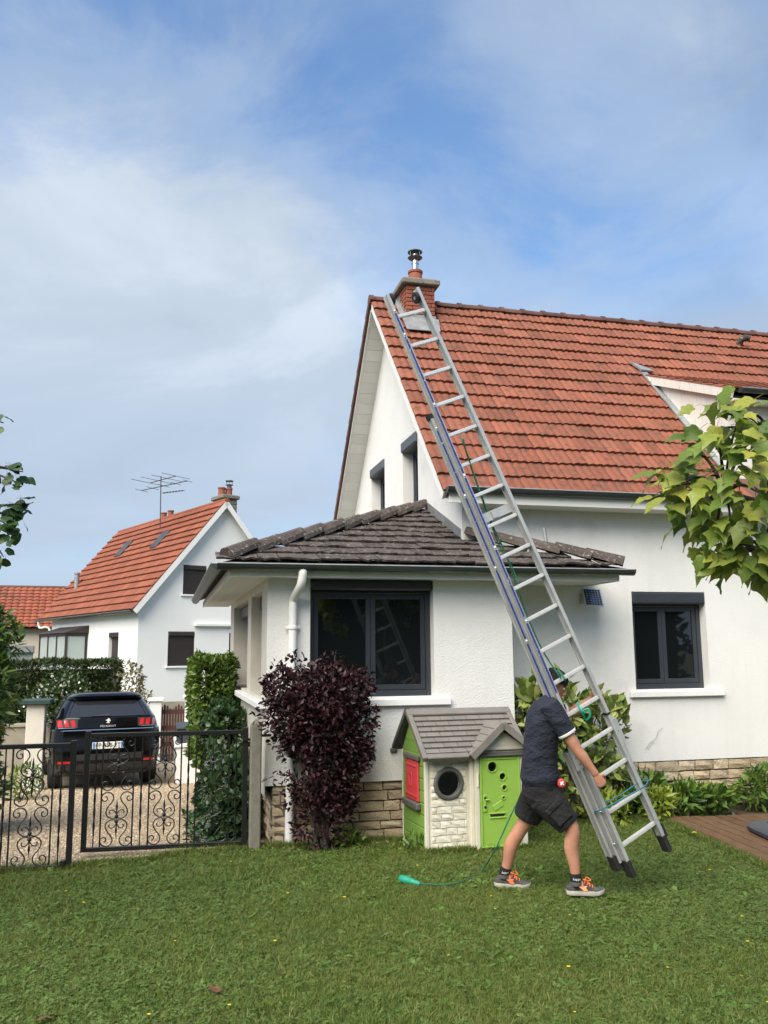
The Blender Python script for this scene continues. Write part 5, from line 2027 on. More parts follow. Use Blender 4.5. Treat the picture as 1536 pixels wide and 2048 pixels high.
# roof: shingled front slope, plain rear slope, cross gable over the door
rs = Vector((0, YRP + 0.13, PRZ - (PE_ - 0.02)))
RL = rs.length
rup = rs.normalized()
rn = Vector((0, -rup.z, rup.y))
r0 = Vector((0, -0.13, PE_ - 0.02))
RX0, RX1 = -0.08, PW + 0.04
b = MB()
b.prism([r0 + Vector((RX0, 0, 0)), r0 + Vector((RX1, 0, 0)), r0 + rup * RL + Vector((RX1, 0, 0)), r0 + rup * RL + Vector((RX0, 0, 0))], rn * 0.012)
b.prism([(RX0, YRP + 0.001, PRZ), (RX1, YRP + 0.001, PRZ), (RX1, PD + 0.12, PE_ - 0.02), (RX0, PD + 0.12, PE_ - 0.02)], (0, 0.006, 0.012))
proof = b.build('roof', 'grey_dk', ph)
ROWS_P = 7
for r_ in range(ROWS_P):
    s0_, s1_ = 0.05 + (RL - 0.13) * r_ / ROWS_P, 0.05 + (RL - 0.13) * (r_ + 1) / ROWS_P
    xx = RX0 + 0.05 - (0.07 if r_ % 2 else 0.0)
    while xx < RX1 - 0.05:
        a_, c_ = max(xx, RX0 + 0.05), min(xx + 0.14, RX1 - 0.05)
        xx += 0.14
        if c_ - a_ < 0.02:
            continue
        b = MB()
        M = basis((1, 0, 0), rup, rn, r0)
        b.add([M @ Vector(q) for q in ((a_ + .0025, s0_, 0.034), (c_ - .0025, s0_, 0.034), (c_ - .0025, s1_, 0.015), (a_ + .0025, s1_, 0.015), (a_ + .0025, s0_, 0.012), (c_ - .0025, s0_, 0.012))], [(0, 1, 2, 3), (4, 5, 1, 0), (4, 0, 3), (1, 5, 2)])
        b.build('shingle', 'grey_plastic', proof)
b = MB()
M = basis((1, 0, 0), rup, rn, r0)
b.cbox(RX0, RX0 + 0.05, -0.01, RL, -0.02, 0.036, 0.006, M=M)
b.cbox(RX1 - 0.05, RX1, -0.01, RL, -0.02, 0.036, 0.006, M=M)
b.cbox(RX0 + 0.0505, 0.39, -0.015, 0.045, -0.02, 0.034, 0.006, M=M)
b.cbox(RX0 - 0.002, RX1 + 0.002, RL - 0.075, RL + 0.012, -0.012, 0.040, 0.008, M=M)
b.build('roof_trim', 'grey_plastic', proof)
b = MB()
b.prism([(RX0, YRP + 0.012, PRZ + 0.01), (RX0, PD + 0.13, PE_ - 0.03), (RX0, PD + 0.13, PE_ + 0.02), (RX0, YRP + 0.012, PRZ + 0.05)], (0.05, 0, 0))
b.cbox(RX0 - 0.02, RX0 + 0.05, PD + 0.09, PD + 0.15, PE_ - 0.05, PE_ - 0.005, 0.01)
b.build('rear_trim', 'grey_dk', proof)
gp, gl_, grr = Vector((0.735, -0.19, 1.185)), Vector((0.40, -0.19, 0.895)), Vector((1.075, -0.19, 0.925))
back = Vector((0, 0.50, 0))
back_l = Vector((0.02, 0.17, 0.0))
for pa, nm in ((gl_, 'porch_roof'), (grr, 'porch_roof')):
    b = MB()
    d_ = (gp - pa).normalized()
    nn = Vector((-d_.z, 0, d_.x)) if d_.x > 0 else Vector((d_.z, 0, -d_.x))
    b.prism([pa, pa + Vector((0, 0.16, 0)), gp + back, gp], nn * 0.02)
    pr_ = b.build(nm, 'grey_plastic', proof)
    b = MB()
    b.prism([pa + Vector((0, -0.012, 0)) - nn * 0.035, pa + Vector((0, -0.012, 0)) + nn * 0.028, gp + Vector((0, -0.012, 0)) + nn * 0.028, gp + Vector((0, -0.012, 0)) - nn * 0.035], (0, 0.035, 0))
    b.build('porch_barge', 'grey_plastic', pr_) if False else b.build('porch_barge', 'grey_plastic', proof)
    for k in range(1, 5):
        q = pa + (gp - pa) * (k / 5)
        e = MB()
        ln = 0.10 + 0.34 * k / 5
        e.prism([q + nn * 0.0195 + Vector((0, 0.045, 0)), q + nn * 0.0195 + Vector((0, ln, 0)), q + nn * 0.0195 + Vector((0, ln, 0)) + d_ * 0.008, q + nn * 0.0195 + Vector((0, 0.045, 0)) + d_ * 0.008], nn * 0.003)
        e.build('shingle_line', 'grey_dk', proof)

# ------------------------------------------------------------------ deck and the lid on it
DA = R(-7.6)
deck = thing('timber_deck', 'weathered brown timber deck beside the lawn', 'deck', (5.085, 6.4, 0), rot=(0, 0, DA))
dm = MB()
dm.cbox(0, 0.126, 0, 2.62, 0, 0.022, 0.004)
for k in range(5):
    dm.box(0.007 + k * 0.0245, 0.022 + k * 0.0245, 0.002, 2.618, 0.0215, 0.031)
PLK = dm.mesh('plank', 'deck')
for k in range(26):
    M = Matrix.Translation((k * 0.138, random.uniform(-0.02, 0.02), 0.035 + random.uniform(-0.002, 0.002)))
    link('plank', PLK, deck, M=M)
b = MB()
b.box(0.01, 26 * 0.138, 0.02, 2.60, 0.0, 0.034)
b.build('dark_gap_fill', 'soil', deck)  # solid dark slab added so the gaps between planks look shaded
lid = thing('deck_lid', 'dark blue-grey plastic lid lying flat on the timber deck', 'lid', (6.33, 7.72, 0.067), rot=(0, 0, R(-14)))
b = MB()
rings = []
for z, k in ((0, 0.97), (0.02, 1.0), (0.05, 1.0), (0.075, 0.94), (0.085, 0.82)):
    ring = []
    for i in range(28):
        a_ = 2 * math.pi * i / 28
        c_, s__ = math.cos(a_), math.sin(a_)
        ring.append(Vector((0.62 * k * math.copysign(abs(c_) ** 0.45, c_), 0.42 * k * math.copysign(abs(s__) ** 0.45, s__), z)))
    rings.append(ring)
b.loft(rings)
b.build('shell', 'lid', lid, smooth=40)
b = MB()
b.cbox(-0.42, 0.42, -0.22, 0.22, 0.084, 0.096, 0.006)
b.build('raised_panel', 'lid', lid)

# ------------------------------------------------------------------ small things on the wall
sp = thing('solar_panel', 'small tilted blue solar panel fixed to the white wall under the eave', 'solar panel', (4.98, 9.6, 2.5))
c_ = Vector((4.975, 9.60, 2.515))
sx_, su_ = Vector((0.985, -0.10, -0.10)).normalized(), None
sn_ = Vector((-0.12, -0.80, 0.58)).normalized()
su_ = sn_.cross(sx_).normalized()
sx_ = su_.cross(sn_).normalized()
M = basis(sx_, su_, sn_, c_)
b = MB()
b.cbox(-0.115, 0.115, -0.135, 0.135, -0.012, 0.0, 0.004, M=M)
b.build('frame', 'alu_lt', sp)
b = MB()
for i in range(6):
    for j in range(7):
        b.box(-0.10 + i * 0.0338, -0.10 + i * 0.0338 + 0.029, -0.12 + j * 0.0347, -0.12 + j * 0.0347 + 0.030, 0.0005, 0.002, M=M)
b.build('cells', 'solar_cell', sp, kind='stuff')
b = MB()
b.tube([c_ - sn_ * 0.012, (4.90, 9.715, 2.50)], 0.014, 8)
b.cbox(4.86, 4.94, 9.70, 9.719, 2.44, 2.56, 0.004)
b.build('bracket', 'alu', sp)
vine = MB()
vine.tube(catmull([(5.625, 9.700, 0.707), (5.689, 9.700, 0.781), (5.770, 9.695, 0.837), (5.812, 9.700, 0.918), (5.875, 9.700, 0.951)], 5), [0.0020] * 20 + [0.0010], 5)
vine.tube(catmull([(5.658, 9.700, 0.706), (5.730, 9.700, 0.791), (5.749, 9.700, 0.767)], 4), 0.0014, 5)
vine.build('dry_vine', 'twig', None, label='thin dry vine stem clinging to the white wall above the stone plinth', cat='vine')
# ------------------------------------------------------------------ ladder
def V(*a):
    return Vector(a[0]) if len(a) == 1 else Vector(a)


LD = 6.78
L0, L1 = V((3.553, 6.439, 0.180)), V((1.679, 6.603, 4.779))
R0, R1 = V((3.898, 6.483, 0.339)), V((1.956, 6.671, 4.895))
AX = ((L1 - L0) + (R1 - R0)).normalized()
RD0 = ((R0 - L0) + (R1 - L1)).normalized()
LN_ = AX.cross(RD0).normalized()          # ladder normal
if LN_.y < 0:
    LN_ = -LN_                            # pointing away from the viewer
lad = thing('extension_ladder', 'long aluminium extension ladder with blue stickers carried upright by the man', 'ladder', tuple(L0))
ladL = lambda t, o=0.0, n=0.0: L0 + (L1 - L0) * t - RD0 * o + LN_ * n
ladR = lambda t, o=0.0, n=0.0: R0 + (R1 - R0) * t + RD0 * o + LN_ * n


def stile(fn, t0, t1, o, n, w=0.028, d=0.070, nm='stile'):
    b = MB()
    a, c = fn(t0, o, n), fn(t1, o, n)
    b.bar(a, c, 0.007, d - 0.02, up=LN_)
    b.bar(a + LN_ * (d / 2 - 0.005), c + LN_ * (d / 2 - 0.005), w, 0.010, up=LN_)
    b.bar(a - LN_ * (d / 2 - 0.005), c - LN_ * (d / 2 - 0.005), w, 0.010, up=LN_)
    return b.build(nm, 'alu', lad)


def cap_block(fn, t0, t1, o, n, w, d, nm, matname='rubber'):
    b = MB()
    b.bar(fn(t0, o, n), fn(t1, o, n), w, d, up=LN_)
    return b.build(nm, matname, lad)


SECT = [('upper', 0.232, 1.0, 0.0, 0.0), ('lower', 0.0, 0.300, 0.006, 0.070), ('middle', 0.16, 0.785, 0.034, 0.072), ('base', 0.028, 0.206, 0.062, 0.100)]
for nm, ta, tb, o, n in SECT:
    for fn in (ladL, ladR):
        if nm == 'lower':
            stile(fn, ta, 0.228, -0.0, 0.0)
        elif nm == 'middle':
            stile(fn, 0.20 if fn is ladR else 0.23, tb if fn is ladL else 0.80, 0.036, 0.055)
            stile(fn, 0.022, 0.205, 0.038, 0.045, 0.020)
        elif nm == 'base':
            stile(fn, ta, tb, 0.070, 0.085, 0.018)
        else:
            stile(fn, ta, tb, o, n)
for fn in (ladL, ladR):
    cap_block(fn, -0.004, 0.022, 0.0, 0.0, 0.036, 0.082, 'rubber_foot')
    cap_block(fn, 0.012, 0.034, 0.054, 0.068, 0.052, 0.085, 'rubber_foot')
    cap_block(fn, 0.2285, 0.2315, 0.0, 0.0, 0.030, 0.074, 'end_cap')
    cap_block(fn, 0.782, 0.790, 0.036, 0.055, 0.030, 0.074, 'end_cap')
    b = MB()
    b.bar(fn(0.176, 0.040, 0.012), fn(0.216, 0.040, 0.012), 0.075, 0.006, up=LN_)
    br = b.build('bracket', 'alu', lad)
    for k in range(3):
        b = MB()
        b.lathe([(0.006, 0), (0.006, 0.004), (0.002, 0.006)], tuple(fn(0.184 + 0.012 * k, 0.030 + 0.012 * (k % 2), 0.009)), 8, axis=-LN_)
        b.build('rivet', 'steel_dk', br)
for k in range(18):
    t = 0.0440 + k * 0.0539
    a, c = ladL(t), ladR(t)
    b = MB()
    d = (c - a).normalized()
    b.bar(a + d * 0.006, c - d * 0.006, 0.030, 0.026, up=LN_)
    b.bar(a + d * 0.006 - LN_ * 0.014, c - d * 0.006 - LN_ * 0.014, 0.020, 0.004, up=LN_)
    b.build('rung', 'alu_lt', lad)
for t0, t1, o, n in ((0.30, 0.965, 0.0, -0.0360), (0.27, 0.76, 0.036, 0.0190)):
    s = t0
    while s < t1:
        e = min(s + 0.118, t1)
        b = MB()
        b.bar(ladL(s, o + 0.002, n), ladL(e, o + 0.003, n), 0.018, 0.0014, up=LN_)
        b.build('blue_sticker', 'blue', lad)
        e2 = MB()
        e2.lathe([(0.009, 0), (0.009, 0.004), (0.004, 0.007)], tuple(ladL(e + 0.004, o, n)), 8, axis=-LN_)
        e2.build('rivet', 'alu_lt', lad)
        s = e + 0.008
for fn, s in ((ladL, -1), (ladR, 1)):
    c = fn(0.992 if s < 0 else 0.985, -0.034, 0.0)
    b = MB()
    b.lathe([(0.018, -0.014), (0.036, -0.016), (0.048, -0.012), (0.050, 0), (0.048, 0.012), (0.036, 0.016), (0.018, 0.014)], tuple(c), 20, axis=RD0)
    wh = b.build('wheel', 'rubber', lad, smooth=40)
    b = MB()
    b.lathe([(0.015, -0.018), (0.015, 0.018)], tuple(c), 12, axis=RD0)
    b.build('hub', 'steel', wh)
b = MB()
m0, m1 = ladL(0.598, 0.0, 0.02), ladR(0.598, 0.0, 0.02)
b.bar(m0 + RD0 * 0.015, m1 - RD0 * 0.015, 0.004, 0.075, up=AX)
b.bar(m0 + RD0 * 0.12 - LN_ * 0.01, m0 + RD0 * 0.17 - LN_ * 0.01, 0.02, 0.06, up=AX)
b.build('hook_plate', 'alu', lad)
for t in (0.105, 0.052):
    for fn in (ladL, ladR):
        b = MB()
        b.lathe([(0.010, 0), (0.010, 0.010), (0.005, 0.016)], tuple(fn(t, 0.030, 0.010)), 10, axis=-LN_)
        b.build('bolt', 'steel', lad, smooth=40)

ropeg = thing('green_rope', 'green rope running down the ladder from rung to knot', 'rope', (2.255, 6.467, 3.582))
b = MB()
b.tube(catmull([(2.272, 6.542, 3.609), (2.271, 6.469, 3.546), (2.386, 6.578, 3.344), (2.565, 6.626, 2.904), (2.679, 6.637, 2.662), (2.827, 6.631, 2.216), (2.949, 6.591, 1.895), (3.048, 6.477, 1.672)], 6), 0.0065, 6)
b.build('strand', 'rope_green', ropeg, smooth=50)
b = MB()
b.tube(catmull([(2.277, 6.484, 3.575), (2.372, 6.595, 3.389), (2.620, 6.656, 2.766), (2.712, 6.639, 2.601), (2.770, 6.583, 2.407)], 6), 0.005, 6)
b.build('strand', 'rope_green', ropeg, smooth=50)
b = MB()
b.tube(catmull([(3.180, 6.475, 1.483), (3.168, 6.412, 1.437), (3.202, 6.398, 1.407), (3.194, 6.441, 1.412), (3.234, 6.407, 1.436), (3.246, 6.402, 1.383), (3.226, 6.433, 1.350), (3.192, 6.413, 1.399)], 5), 0.009, 6)
b.build('knot', 'teal', ropeg, smooth=50)
b = MB()
b.tube(catmull([(3.036, 6.501, 1.737), (3.026, 6.377, 1.679), (3.052, 6.416, 1.654)], 5), 0.009, 6)
b.build('knot', 'rope_green', ropeg, smooth=50)
ropeb = thing('blue_rope', 'blue rope tied round the folded bottom sections of the ladder', 'rope', (3.529, 6.513, 0.720))
b = MB()
b.tube(catmull([(3.363, 6.652, 0.629), (3.292, 6.479, 0.650), (3.335, 6.378, 0.695), (3.513, 6.362, 0.774), (3.685, 6.392, 0.837), (3.793, 6.528, 0.860)], 6), 0.006, 6)
b.build('strand', 'rope_blue', ropeb, smooth=50)
b = MB()
b.tube(catmull([(3.369, 6.481, 0.710), (3.513, 6.478, 0.764), (3.679, 6.486, 0.847), (3.793, 6.526, 0.872)], 6), 0.005, 6)
b.build('strand', 'rope_blue', ropeb, smooth=50)
ropet = thing('trailing_rope', 'thin green rope trailing over the lawn behind the man to a teal plug', 'rope', (2.462, 7.203, 0.020))
b = MB()
b.tube(catmull([(2.941, 6.911, 0.843), (2.890, 6.986, 0.716), (2.815, 7.031, 0.554), (2.744, 7.077, 0.383), (2.688, 7.111, 0.257), (2.718, 7.480, 0.035), (2.490, 7.219, 0.030), (2.303, 7.088, 0.035), (2.172, 7.129, 0.030), (2.059, 7.172, 0.035)], 7), 0.0055, 6)
b.build('strand', 'rope_green', ropet, smooth=50)
b = MB()
a, c = V((2.057, 7.136, 0.040)), V((1.945, 7.325, 0.045))
b.tube([a, a.lerp(c, .1), a.lerp(c, .35), a.lerp(c, .38), a.lerp(c, .62), a.lerp(c, .66), a.lerp(c, .9), c], [0.010, 0.020, 0.022, 0.028, 0.029, 0.033, 0.033, 0.026], 12)
b.build('plug', 'teal', ropet, smooth=40)

# ------------------------------------------------------------------ the man
FWD = Vector((0.9696, -0.2413, 0)).normalized()      # the way he walks
LAT = Vector((0.2413, 0.9696, 0)).normalized()       # away from the viewer
man = thing('person', 'man in navy polo shirt and black shorts bending to carry the ladder', 'person', (2.952, 6.712, 0.000))


def ellring(c, t, ra, rb, n=14, lat=LAT, sq=1.0):
    """ring round c: ra along lat, rb across it"""
    t = t.normalized()
    a = (lat - t * lat.dot(t)).normalized()
    f = a.cross(t)
    out = []
    for j in range(n):
        u = 2 * math.pi * j / n
        cu, su = math.cos(u), math.sin(u)
        cu, su = math.copysign(abs(cu) ** sq, cu), math.copysign(abs(su) ** sq, su)
        out.append(c + a * (ra * cu) + f * (rb * su))
    return out


def limb(mb, pts, rad, n=14, lat=LAT, sub=4, sq=1.0, ends=True):
    """tapered limb along joints; rad is r or (lateral, sagittal)"""
    P_ = [Vector(p) for p in pts]
    rr = [(r, r) if not isinstance(r, tuple) else r for r in rad]
    C_ = catmull(P_, sub)
    RR = catmull([Vector((a, b_, 0)) for a, b_ in rr], sub)
    rings = []
    k = len(C_)
    T = [(C_[min(i + 1, k - 1)] - C_[max(i - 1, 0)]).normalized() for i in range(k)]
    if ends:
        rings.append(ellring(C_[0] - T[0] * RR[0].x * 0.55, T[0], RR[0].x * 0.5, RR[0].y * 0.5, n, lat, sq))
        rings.append(ellring(C_[0] - T[0] * RR[0].x * 0.30, T[0], RR[0].x * 0.85, RR[0].y * 0.85, n, lat, sq))
    for i in range(k):
        rings.append(ellring(C_[i], T[i], RR[i].x, RR[i].y, n, lat, sq))
    if ends:
        rings.append(ellring(C_[-1] + T[-1] * RR[-1].x * 0.30, T[-1], RR[-1].x * 0.85, RR[-1].y * 0.85, n, lat, sq))
        rings.append(ellring(C_[-1] + T[-1] * RR[-1].x * 0.55, T[-1], RR[-1].x * 0.5, RR[-1].y * 0.5, n, lat, sq))
    mb.loft(rings)


def fuse(mb, name, matname, parent, voxel, smooth=4, fac=0.5):
    """melt overlapping closed pieces into one continuous skin"""
    me = mb.mesh(name, matname, True)
    o = bpy.data.objects.new(name, me)
    COL.objects.link(o)
    m = o.modifiers.new('r', 'REMESH')
    m.mode = 'VOXEL'
    m.voxel_size = voxel
    m.use_smooth_shade = True
    s = o.modifiers.new('s', 'SMOOTH')
    s.iterations = smooth
    s.factor = fac
    dg = bpy.context.evaluated_depsgraph_get()
    me2 = bpy.data.meshes.new_from_object(o.evaluated_get(dg))
    bpy.data.objects.remove(o)
    me2.materials.clear()
    me2.materials.append(MT[matname])
    me2.polygons.foreach_set('use_smooth', [True] * len(me2.polygons))
    return link(name, me2, parent)


J = dict(
    pel=V((2.915, 6.658, 0.772)), hips=V((2.912, 6.644, 0.858)), waist=V((2.908, 6.633, 0.997)), mid=V((2.918, 6.610, 1.183)), chest=V((2.936, 6.591, 1.339)), upper=V((2.976, 6.583, 1.455)),
    neck0=V((2.998, 6.589, 1.512)), neck1=V((3.029, 6.604, 1.562)), head=V((3.048, 6.622, 1.616)),
    hipR=V((2.896, 6.578, 0.777)), kneeR=V((3.095, 6.484, 0.537)), calfR=V((3.102, 6.496, 0.391)), ankR=V((3.119, 6.501, 0.143)),
    hipL=V((2.933, 6.740, 0.751)), kneeL=V((2.829, 6.851, 0.487)), calfL=V((2.771, 6.899, 0.347)), ankL=V((2.712, 6.962, 0.114)),
    shR=V((2.941, 6.399, 1.421)), elR=V((3.091, 6.344, 1.147)), wrR=V((3.229, 6.320, 0.956)),
    shL=V((3.082, 6.744, 1.395)), elL=V((3.262, 6.741, 1.391)), wrL=V((3.406, 6.678, 1.496)))
# the skin: one body from feet to head
b = MB()
limb(b, [J['pel'], J['hips'], J['waist'], J['mid'], J['chest'], J['upper'], J['neck0']], [(0.15, 0.11), (0.155, 0.115), (0.135, 0.10), (0.145, 0.10), (0.155, 0.105), (0.15, 0.085), (0.06, 0.055)], 18)
limb(b, [J['neck0'], J['neck1'], J['head']], [0.062, 0.056, 0.06])
for s in 'RL':
    up = J['hip' + s].lerp(J['knee' + s], 0.5) + FWD * 0.01
    limb(b, [J['hip' + s], up, J['knee' + s], J['calf' + s] - FWD * 0.012, J['calf' + s].lerp(J['ank' + s], 0.55), J['ank' + s]], [0.078, 0.072, 0.056, (0.050, 0.058), (0.040, 0.043), 0.036], 16)
    limb(b, [J['ank' + s], J['ank' + s] + Vector((0, 0, -0.06)) + FWD * 0.06], [0.036, 0.035])
    mid = J['sh' + s].lerp(J['el' + s], 0.5)
    fo = J['el' + s].lerp(J['wr' + s], 0.32)
    limb(b, [J['sh' + s], mid, J['el' + s], fo, J['el' + s].lerp(J['wr' + s], 0.75), J['wr' + s]], [0.060, 0.052, 0.041, 0.042, 0.031, (0.024, 0.030)], 14)
    limb(b, [J['knee' + s] + FWD * 0.018, J['knee' + s] + FWD * 0.022 - Vector((0, 0, 0.03))], [0.034, 0.03], 10)


def hand(b, wr, along, palm, lat2, curl, size=1.0):
    """palm and five curled fingers: along the forearm, palm = the way the palm faces, lat2 = towards the little finger"""
    along, lat2 = along.normalized(), lat2.normalized()
    palm = (palm - along * palm.dot(along)).normalized()
    lat2 = along.cross(palm) * (1 if along.cross(palm).dot(lat2) > 0 else -1)
    k = size
    kn = wr + along * 0.088 * k
    limb(b, [wr - along * 0.01, wr + along * 0.035 * k, kn], [(0.022 * k, 0.018 * k), (0.036 * k, 0.017 * k), (0.041 * k, 0.014 * k)], 12, lat=lat2)
    for i, (u, ln) in enumerate(((-0.031, 0.072), (-0.010, 0.080), (0.011, 0.074), (0.030, 0.058))):
        p0 = kn + lat2 * u * k - along * 0.008
        a1 = curl * 0.75
        d1 = (along * math.cos(a1) + palm * math.sin(a1))
        p1 = p0 + d1 * ln * 0.50 * k
        a2 = a1 + curl
        d2 = (along * math.cos(a2) + palm * math.sin(a2))
        p2 = p1 + d2 * ln * 0.34 * k
        a3 = a2 + curl * 0.8
        p3 = p2 + (along * math.cos(a3) + palm * math.sin(a3)) * ln * 0.30 * k
        limb(b, [p0, p1, p2, p3], [0.0098 * k, 0.0092 * k, 0.0084 * k, 0.0070 * k], 9, lat=lat2, sub=2)
    t0 = wr + along * 0.030 * k - lat2 * 0.028 * k
    t1 = t0 + (along * 0.55 - lat2 * 0.55 + palm * 0.55).normalized() * 0.038 * k
    t2 = t1 + (along * 0.75 + palm * 0.75 + lat2 * 0.1).normalized() * 0.030 * k
    limb(b, [t0, t1, t2, t2 + (along * 0.5 + palm * 0.8 + lat2 * 0.3).normalized() * 0.020 * k], [0.014 * k, 0.0115 * k, 0.010 * k, 0.008 * k], 9, lat=lat2, sub=2)


hand(b, J['wrR'], (J['wrR'] - J['elR']).normalized() + Vector((0, 0, -0.15)), LAT, -AX, 0.95)
wl_ = V((3.443, 6.613, 1.578))
hand(b, J['wrL'], (wl_ - J['wrL']).normalized(), -LAT, AX, 0.9)
# head
hd_t = (J['head'] - J['neck1']).normalized()
HUP = (Vector((0, 0, 1)) * 0.88 + FWD * 0.47).normalized()
HFW = (FWD * 0.88 - Vector((0, 0, 1)) * 0.47).normalized()
hc = J['head']


def hp(f, u, l=0.0):
    return hc + HFW * f + HUP * u + LAT * l


rings = []
for u, fr, bk_, lt in ((-0.125, 0.060, -0.010, 0.028), (-0.112, 0.078, -0.035, 0.046), (-0.085, 0.086, -0.060, 0.060), (-0.05, 0.088, -0.080, 0.068), (-0.01, 0.088, -0.094, 0.073), (0.03, 0.092, -0.102, 0.077), (0.065, 0.088, -0.100, 0.075), (0.095, 0.066, -0.082, 0.060), (0.115, 0.030, -0.050, 0.034)):
    c_, a_ = (fr + bk_) / 2, (fr - bk_) / 2
    rings.append([hp(c_ + a_ * math.cos(2 * math.pi * j / 18), u, lt * math.sin(2 * math.pi * j / 18)) for j in range(18)])
b.loft(rings)
limb(b, [hp(0.088, 0.022), hp(0.104, -0.012), hp(0.112, -0.026), hp(0.095, -0.034)], [0.010, 0.012, 0.014, 0.012], 9, sub=2)          # nose
limb(b, [hp(0.088, 0.034, -0.04), hp(0.096, 0.034, 0), hp(0.088, 0.034, 0.04)], [0.010, 0.010, 0.010], 9, sub=2, lat=HUP)             # brow
limb(b, [hp(0.080, -0.058, -0.022), hp(0.092, -0.058, 0), hp(0.080, -0.058, 0.022)], [0.007, 0.009, 0.007], 9, sub=2, lat=HUP)         # upper lip
limb(b, [hp(0.080, -0.072, -0.018), hp(0.090, -0.073, 0), hp(0.080, -0.072, 0.018)], [0.007, 0.009, 0.007], 9, sub=2, lat=HUP)         # lower lip
limb(b, [hp(0.070, -0.112, -0.012), hp(0.080, -0.108, 0), hp(0.070, -0.112, 0.012)], [0.014, 0.016, 0.014], 9, sub=2, lat=HUP)         # chin
for s in (-1, 1):
    limb(b, [hp(-0.012, -0.038, s * 0.072), hp(-0.022, 0.0, s * 0.082), hp(-0.010, 0.022, s * 0.078)], [0.010, 0.015, 0.010], 9, sub=2)   # ears
body = fuse(b, 'body', 'skin', man, 0.0048, 4)
for s in (-1, 1):
    e = MB()
    e.ball(hp(0.080, 0.008, s * 0.031), 0.012, 10)
    ey = e.build('eye', 'white_cloth', man, smooth=True)
    e = MB()
    e.ball(hp(0.0895, 0.008, s * 0.031), 0.005, 8)
    e.build('pupil', 'black', ey, smooth=True)
# hair and cap
b = MB()
rings = []
for u, fr, bk_, lt in ((-0.055, -0.040, -0.086, 0.070), (-0.02, -0.030, -0.102, 0.079), (0.02, -0.020, -0.108, 0.082), (0.045, 0.0, -0.106, 0.081)):
    c_, a_ = (fr + bk_) / 2, (fr - bk_) / 2
    rings.append([hp(c_ + a_ * math.cos(2 * math.pi * j / 16), u, lt * math.sin(2 * math.pi * j / 16)) for j in range(16)])
b.loft(rings)
b.build('hair', 'hair', man, smooth=True)
b = MB()
rings = []
for u, fr, bk_, lt in ((0.030, 0.103, -0.112, 0.087), (0.05, 0.102, -0.113, 0.087), (0.085, 0.094, -0.104, 0.080), (0.112, 0.072, -0.084, 0.064), (0.13, 0.038, -0.052, 0.038), (0.136, 0.006, -0.016, 0.010)):
    c_, a_ = (fr + bk_) / 2, (fr - bk_) / 2
    rings.append([hp(c_ + a_ * math.cos(2 * math.pi * j / 20), u, lt * math.sin(2 * math.pi * j / 20)) for j in range(20)])
b.loft(rings)
cp_ = b.build('cap', 'cap', man, smooth=50)
# polo shirt
b = MB()
limb(b, [V((2.911, 6.638, 0.897)), J['waist'], J['mid'], J['chest'], J['upper'], J['neck0'] - FWD * 0.005], [(0.182, 0.155), (0.168, 0.140), (0.176, 0.132), (0.190, 0.136), (0.186, 0.112), (0.078, 0.066)], 24, sq=0.85)
for s in 'RL':
    e_ = J['sh' + s].lerp(J['el' + s], 0.60)
    limb(b, [J['sh' + s] - (J['el' + s] - J['sh' + s]) * 0.25, J['sh' + s], J['sh' + s].lerp(J['el' + s], 0.35), e_], [0.075, 0.082, 0.076, 0.072], 16, ends=False)
shirt = fuse(b, 'polo_shirt', 'shirt', man, 0.009, 5)
for s in 'RL':
    d_ = (J['el' + s] - J['sh' + s]).normalized()
    e_ = J['sh' + s].lerp(J['el' + s], 0.585)
    bb = MB()
    bb.loft([ellring(e_ + d_ * q, d_, r_, r_, 20) for q, r_ in ((-0.010, 0.070), (-0.006, 0.0745), (0.006, 0.0745), (0.012, 0.071))], cap=False)
    bb.build('sleeve_trim', 'white_cloth', shirt, smooth=40)
nt_ = (J['neck1'] - J['neck0']).normalized()
bb = MB()
bb.loft([ellring(J['neck0'] + nt_ * q - FWD * 0.006, nt_, r_, r_ * 0.95, 22) for q, r_ in ((0.0, 0.080), (0.012, 0.076), (0.030, 0.071), (0.034, 0.068), (0.024, 0.066))], cap=False)
bb.build('collar', 'shirt', shirt, smooth=40)
bb = MB()
bb.loft([ellring(J['neck0'] + nt_ * q - FWD * 0.006, nt_, r_, r_ * 0.95, 22) for q, r_ in ((0.0335, 0.0715), (0.038, 0.071), (0.039, 0.068), (0.035, 0.067))], cap=False)
bb.build('collar_trim', 'white_cloth', shirt, smooth=40)
# shorts
b = MB()
limb(b, [V((2.906, 6.637, 0.912)), J['hips'], J['pel']], [(0.158, 0.128), (0.168, 0.140), (0.170, 0.143)], 22, sq=0.85)
for s, kk in (('R', 0.90), ('L', 0.72)):
    k1 = J['hip' + s].lerp(J['knee' + s], kk)
    limb(b, [J['hip' + s], J['hip' + s].lerp(J['knee' + s], 0.35) + FWD * (0.008 if s == 'R' else 0.0), J['hip' + s].lerp(J['knee' + s], 0.68), k1], [(0.100, 0.132), (0.096, 0.124), (0.090, 0.108), (0.088, 0.098)], 18, sq=0.9, ends=False)
shorts = fuse(b, 'shorts', 'shorts', man, 0.009, 4)
b = MB()
k_ = J['hipR'].lerp(J['kneeR'], 0.50)
d_ = (J['kneeR'] - J['hipR']).normalized()
a_ = -LAT
M = basis(d_, a_.cross(d_).normalized() * -1, a_, k_ + a_ * 0.094)
b.cbox(-0.085, 0.075, -0.075, 0.07, -0.012, 0.012, 0.01, M=M)
b.build('thigh_pocket', 'shorts', shorts, smooth=40)
b = MB()
M.translation = k_ + a_ * 0.107
b.cbox(-0.085, -0.045, -0.078, 0.073, -0.006, 0.008, 0.006, M=M)
b.build('pocket_flap', 'shorts', shorts)
